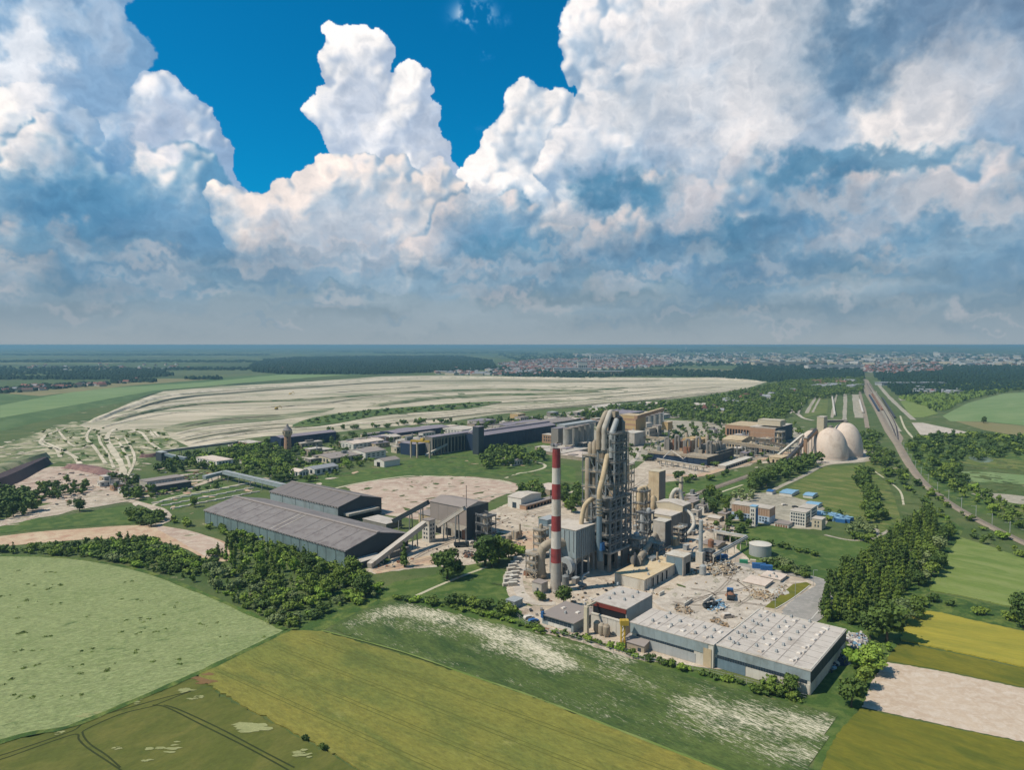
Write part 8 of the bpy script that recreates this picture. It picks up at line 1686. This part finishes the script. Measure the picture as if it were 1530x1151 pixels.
# small sheds and stores strewn between the workshops along the quarry edge
def sheds():
    rn=random.Random(17); P=[(500,664),(600,645),(720,636),(860,618),(950,610),(1010,622),(950,640),(860,636),(730,645),(640,655),(560,672)]
    c=0; used=[]; words=['leftmost stretch','left stretch','middle stretch','right stretch','rightmost stretch']
    while c<46:
        x=rn.uniform(500,1010); y=rn.uniform(608,672)
        if not inpoly(x,y,P): continue
        g=gz(x,y)
        if any((g-q).length<26 for q in used): continue
        used.append(g); lu=rn.uniform(7,14); lv=rn.uniform(12,34); h=rn.uniform(3.5,8); w=rn.choice(['white_wall','cream_wall','conc','conc_dark','brick_tan','dusty']); rf=rn.choice(['roof_pale','membrane_pink','roof_violet','roof_greybrown','roof_pale','steel_light'])
        tone={'white_wall':'white','cream_wall':'cream','conc':'grey','conc_dark':'dark grey','brick_tan':'tan brick','dusty':'dusty'}[w]; rt={'roof_pale':'pale','membrane_pink':'pinkish','roof_violet':'violet-grey','roof_greybrown':'brown','steel_light':'steel'}[rf]
        r=thing('small_shed','%s %s shed with a %s roof, %s of the quarry edge workshops'%('long' if lv>22 else 'short',tone,rt,words[min(4,int((x-500)/102))]),'shed',g,'sheds along the quarry edge')
        part(MB().box(g,-U*lu,V*lv,Z*h),'wall',w,r); part(MB().box(g-V*.3+U*.3+Z*h,-U*(lu+.6),V*(lv+.6),Z*.3),'roof',rf,r)
        for k in range(int(lv/5)): part(MB().box(g+U*.08+V*(k*5+1.5)+Z*h*.4,-U*.1,V*2,Z*h*.32),'window','glass_dark',r)
        c+=1
    # denser plant quarters: blocks, bins and short conveyors
    def quarter(px,n,gap,lus,lvs,hs,area,group,seed,tall=0.):
        rn=random.Random(seed); xs=[p[0] for p in px]; ys=[p[1] for p in px]; got=[]; tries=0
        while len(got)<n and tries<4000:
            tries+=1; x=rn.uniform(min(xs),max(xs)); y=rn.uniform(min(ys),max(ys))
            if not inpoly(x,y,px): continue
            g=gz(x,y)
            if any((g-q).length<gap for q in got): continue
            got.append(g); lu,lv,h=rn.uniform(*lus),rn.uniform(*lvs),rn.uniform(*hs); w=rn.choice(['cream_wall','conc','conc_dark','brick_tan','dusty','white_wall','dusty_tan']); rf=rn.choice(['roof_pale','roof_violet','roof_greybrown','roof_felt','dusty'])
            tone={'white_wall':'white','cream_wall':'cream','conc':'grey','conc_dark':'dark grey','brick_tan':'tan brick','dusty':'dusty','dusty_tan':'tan dusty'}[w]; rt={'roof_pale':'pale','roof_violet':'violet-grey','roof_greybrown':'brown','roof_felt':'felt','dusty':'dusty'}[rf]
            fx=(x-min(xs))/(max(xs)-min(xs)); pos=['leftmost','left','middle','right','rightmost'][min(4,int(fx*5))]
            r=thing('plant_block','%s %s %s-roofed block, %s part, %s'%('tall' if h>sum(hs)/2 else 'low',tone,rt,pos,area),'building',g,group)
            part(MB().box(g,-U*lu,V*lv,Z*h),'wall',w,r); part(MB().box(g-V*.3+U*.3+Z*h,-U*(lu+.6),V*(lv+.6),Z*.3),'roof',rf,r)
            if rn.random()<.5: part(MB().box(g-U*lu*.3+V*lv*.3+Z*(h+.3),-U*lu*.4,V*lv*.35,Z*rn.uniform(1.5,5)),'roof_housing',rn.choice(['dusty','conc_dark','steel']),r)
            if rn.random()<.5: part(MB().tube([g+U*1.2+V*lv*.5,g+U*1.2+V*lv*.5+Z*(h+rn.uniform(1,6))],.6,8),'duct','steel_light',r,True)
            for k in range(max(1,int(lv/5))): part(MB().box(g+U*.08+V*(k*5+1.2)+Z*h*.4,-U*.1,V*2,Z*h*.3),'window','glass_dark',r)
            for k in range(max(1,int(lu/5))): part(MB().box(g-U*(k*5+1.2)-V*.08+Z*h*.4,-U*2,V*.1,Z*h*.3),'window','glass_dark',r)
            if rn.random()<.3:
                e=g+V*lv*.5-U*lu*.5+Z*(h+1.5); part(MB().beam(e,e+V*rn.uniform(10,22)-Z*(h-1),1.6),'chute','dusty',r)
    quarter([(905,640),(985,628),(985,662),(915,668)],14,17,(7,12),(8,18),(5,15),'blocks behind the preheater tower','blocks behind the tower',61)
    quarter([(1060,650),(1090,640),(1180,655),(1165,676),(1100,690),(1075,672)],13,16,(6,11),(8,18),(4,11),'blocks left of the domes','blocks left of the domes',62)
    quarter([(440,672),(600,655),(640,650),(610,676),(540,690),(450,700)],16,22,(7,12),(12,30),(4,8),'old yard behind the halls','blocks of the old yard',63)
    quarter([(820,672),(880,664),(900,668),(880,690),(830,686)],7,15,(6,10),(8,18),(3,6),'yard before the silo row','blocks before the silo row',64)
    quarter([(1000,742),(1045,748),(1060,770),(1090,778),(1080,790),(1050,785)],7,12,(4,7),(6,12),(3,6),'yard behind the mill','blocks behind the mill',65)
    quarter([(200,742),(240,725),(215,715),(150,715),(120,735),(160,745)],5,18,(5,9),(8,16),(3,5),'haul ground at the left','sheds on the haul ground',66)
    # loose material lying over the plant ground
    def litter(px,n,sz,mats,seed,label):
        rn=random.Random(seed); Q=[(gz(*p).x,gz(*p).y) for p in px]; xs=[p[0] for p in Q]; ys=[p[1] for p in Q]; B={m:MB() for m in mats}; k=0; ctr=[(rn.uniform(min(xs),max(xs)),rn.uniform(min(ys),max(ys))) for _ in range(14)]
        while k<n:
            if rn.random()<.65: a=rn.choice(ctr); x=a[0]+rn.gauss(0,5); y=a[1]+rn.gauss(0,5)
            else: x=rn.uniform(min(xs),max(xs)); y=rn.uniform(min(ys),max(ys))
            if not inpoly(x,y,Q): k+=.2; continue
            k+=1; B[rn.choice(mats)].cbox((x,y,.1),rn.uniform(*sz)*rn.uniform(.5,2.4),rn.uniform(*sz),rn.uniform(.2,1.0),rn.uniform(0,3))
        for m,b in B.items():
            if b.v: o=b.build('loose_material',MATS[m]); tagp(o,label,None,None,'stuff')
    L=['dusty','rust','conc_pale','conc_dark','wood_debris','steel_dark','white_paint']
    litter([(560,850),(620,815),(700,800),(765,760),(800,770),(780,830),(700,845)],260,(.3,1.4),L,1,'loose material lying round the crushing plant')
    litter([(790,900),(850,885),(920,870),(1000,885),(940,905),(880,950),(800,945)],260,(.3,1.2),L,2,'loose material between the front buildings')
    litter([(900,740),(970,745),(1060,765),(1100,800),(1060,860),(1000,860),(950,860),(930,800)],650,(.3,1.8),L,3,'loose plant material round the preheater tower foot')
    litter([(1000,885),(1095,845),(1180,862),(1150,905),(1092,941)],110,(.2,.8),['dusty','conc_pale','conc_dark','dusty_tan'],4,'loose material on the concrete yard')
    litter([(960,700),(1040,705),(1110,690),(1190,670),(1180,650),(1080,650),(980,690)],420,(.6,3.0),L,5,'loose material round the old kiln house')
    litter([(100,700),(200,705),(330,700),(300,735),(200,745),(60,765),(30,740)],260,(.5,2.2),['dusty','conc_pale','rust','steel_dark'],6,'loose material on the haul ground at the left')
    litter([(560,670),(700,640),(860,620),(980,612),(980,640),(860,645),(700,650)],400,(1,4),L,7,'loose material between the quarry edge workshops')
    # bits of plant machinery standing between tower, mill and filter house
    rn=random.Random(31); spots=[(945,860),(936,842),(975,852),(990,845),(952,812),(962,820),(945,775),(950,792),(975,800),(985,812),(1008,815),(1025,822),(1034,838),(1050,860),(1010,790),(1035,800),(1045,812),(1062,820),(1078,808),(860,872),(870,880),(845,876),(833,868),(788,860),(795,850),(760,812),(772,806),(742,812)]
    kinds=['pump unit','small tank','machine block','cabinet']
    for i,(x,y) in enumerate(spots):
        g=gz(x,y); k=kinds[i%4]; m=rn.choice(['steel','dusty','steel_blue','rust','conc_dark','steel_light','dusty_tan']); col={'steel':'grey steel','dusty':'dusty','steel_blue':'blue-grey','rust':'rusty','conc_dark':'dark grey','steel_light':'light steel','dusty_tan':'tan dusty'}[m]
        near='below the preheater tower' if x<1000 and x>930 else 'at the mill' if x>=1000 else 'near the chimney' if x>780 else 'beside the crushing plant'
        r=thing(k.replace(' ','_'),'%s %s on the plant ground %s'%(col,k,near),k,g,'machines on the plant ground')
        if k=='small tank': part(MB().lathe(g,[(1.8,.6),(1.8,5),(.4,5.9)],14),'vessel',m,r,True); part(MB().cbox(g,3,3,.6),'plinth','conc',r)
        elif k=='pump unit': part(MB().cbox(g,5,2.4,1.2),'base','conc_dark',r); part(MB().tube([g+Z*2-U*2,g+Z*2+U*2],.9,10),'motor',m,r,True); part(MB().tube(spline([g+Z*2,g+Z*5,g+Z*6.5+V*2,g+Z*6.5+V*6],3),.4,8),'pipe','steel_light',r,True)
        elif k=='machine block': part(MB().cbox(g,6,4,rn.uniform(4,8)),'body',m,r); part(MB().tube([g+Z*3+U*2.6,g+Z*10+U*2.6],.5,8),'duct','dusty',r,True); part(MB().beam(g-V*3+Z*.2,g-V*3+Z*6,.3),'post','steel',r)
        else: part(MB().cbox(g,3.5,2.4,2.8),'body',m,r); part(MB().cbox(g+Z*2.8,3.8,2.7,.2),'lid','steel_light',r)
sheds()
haze()
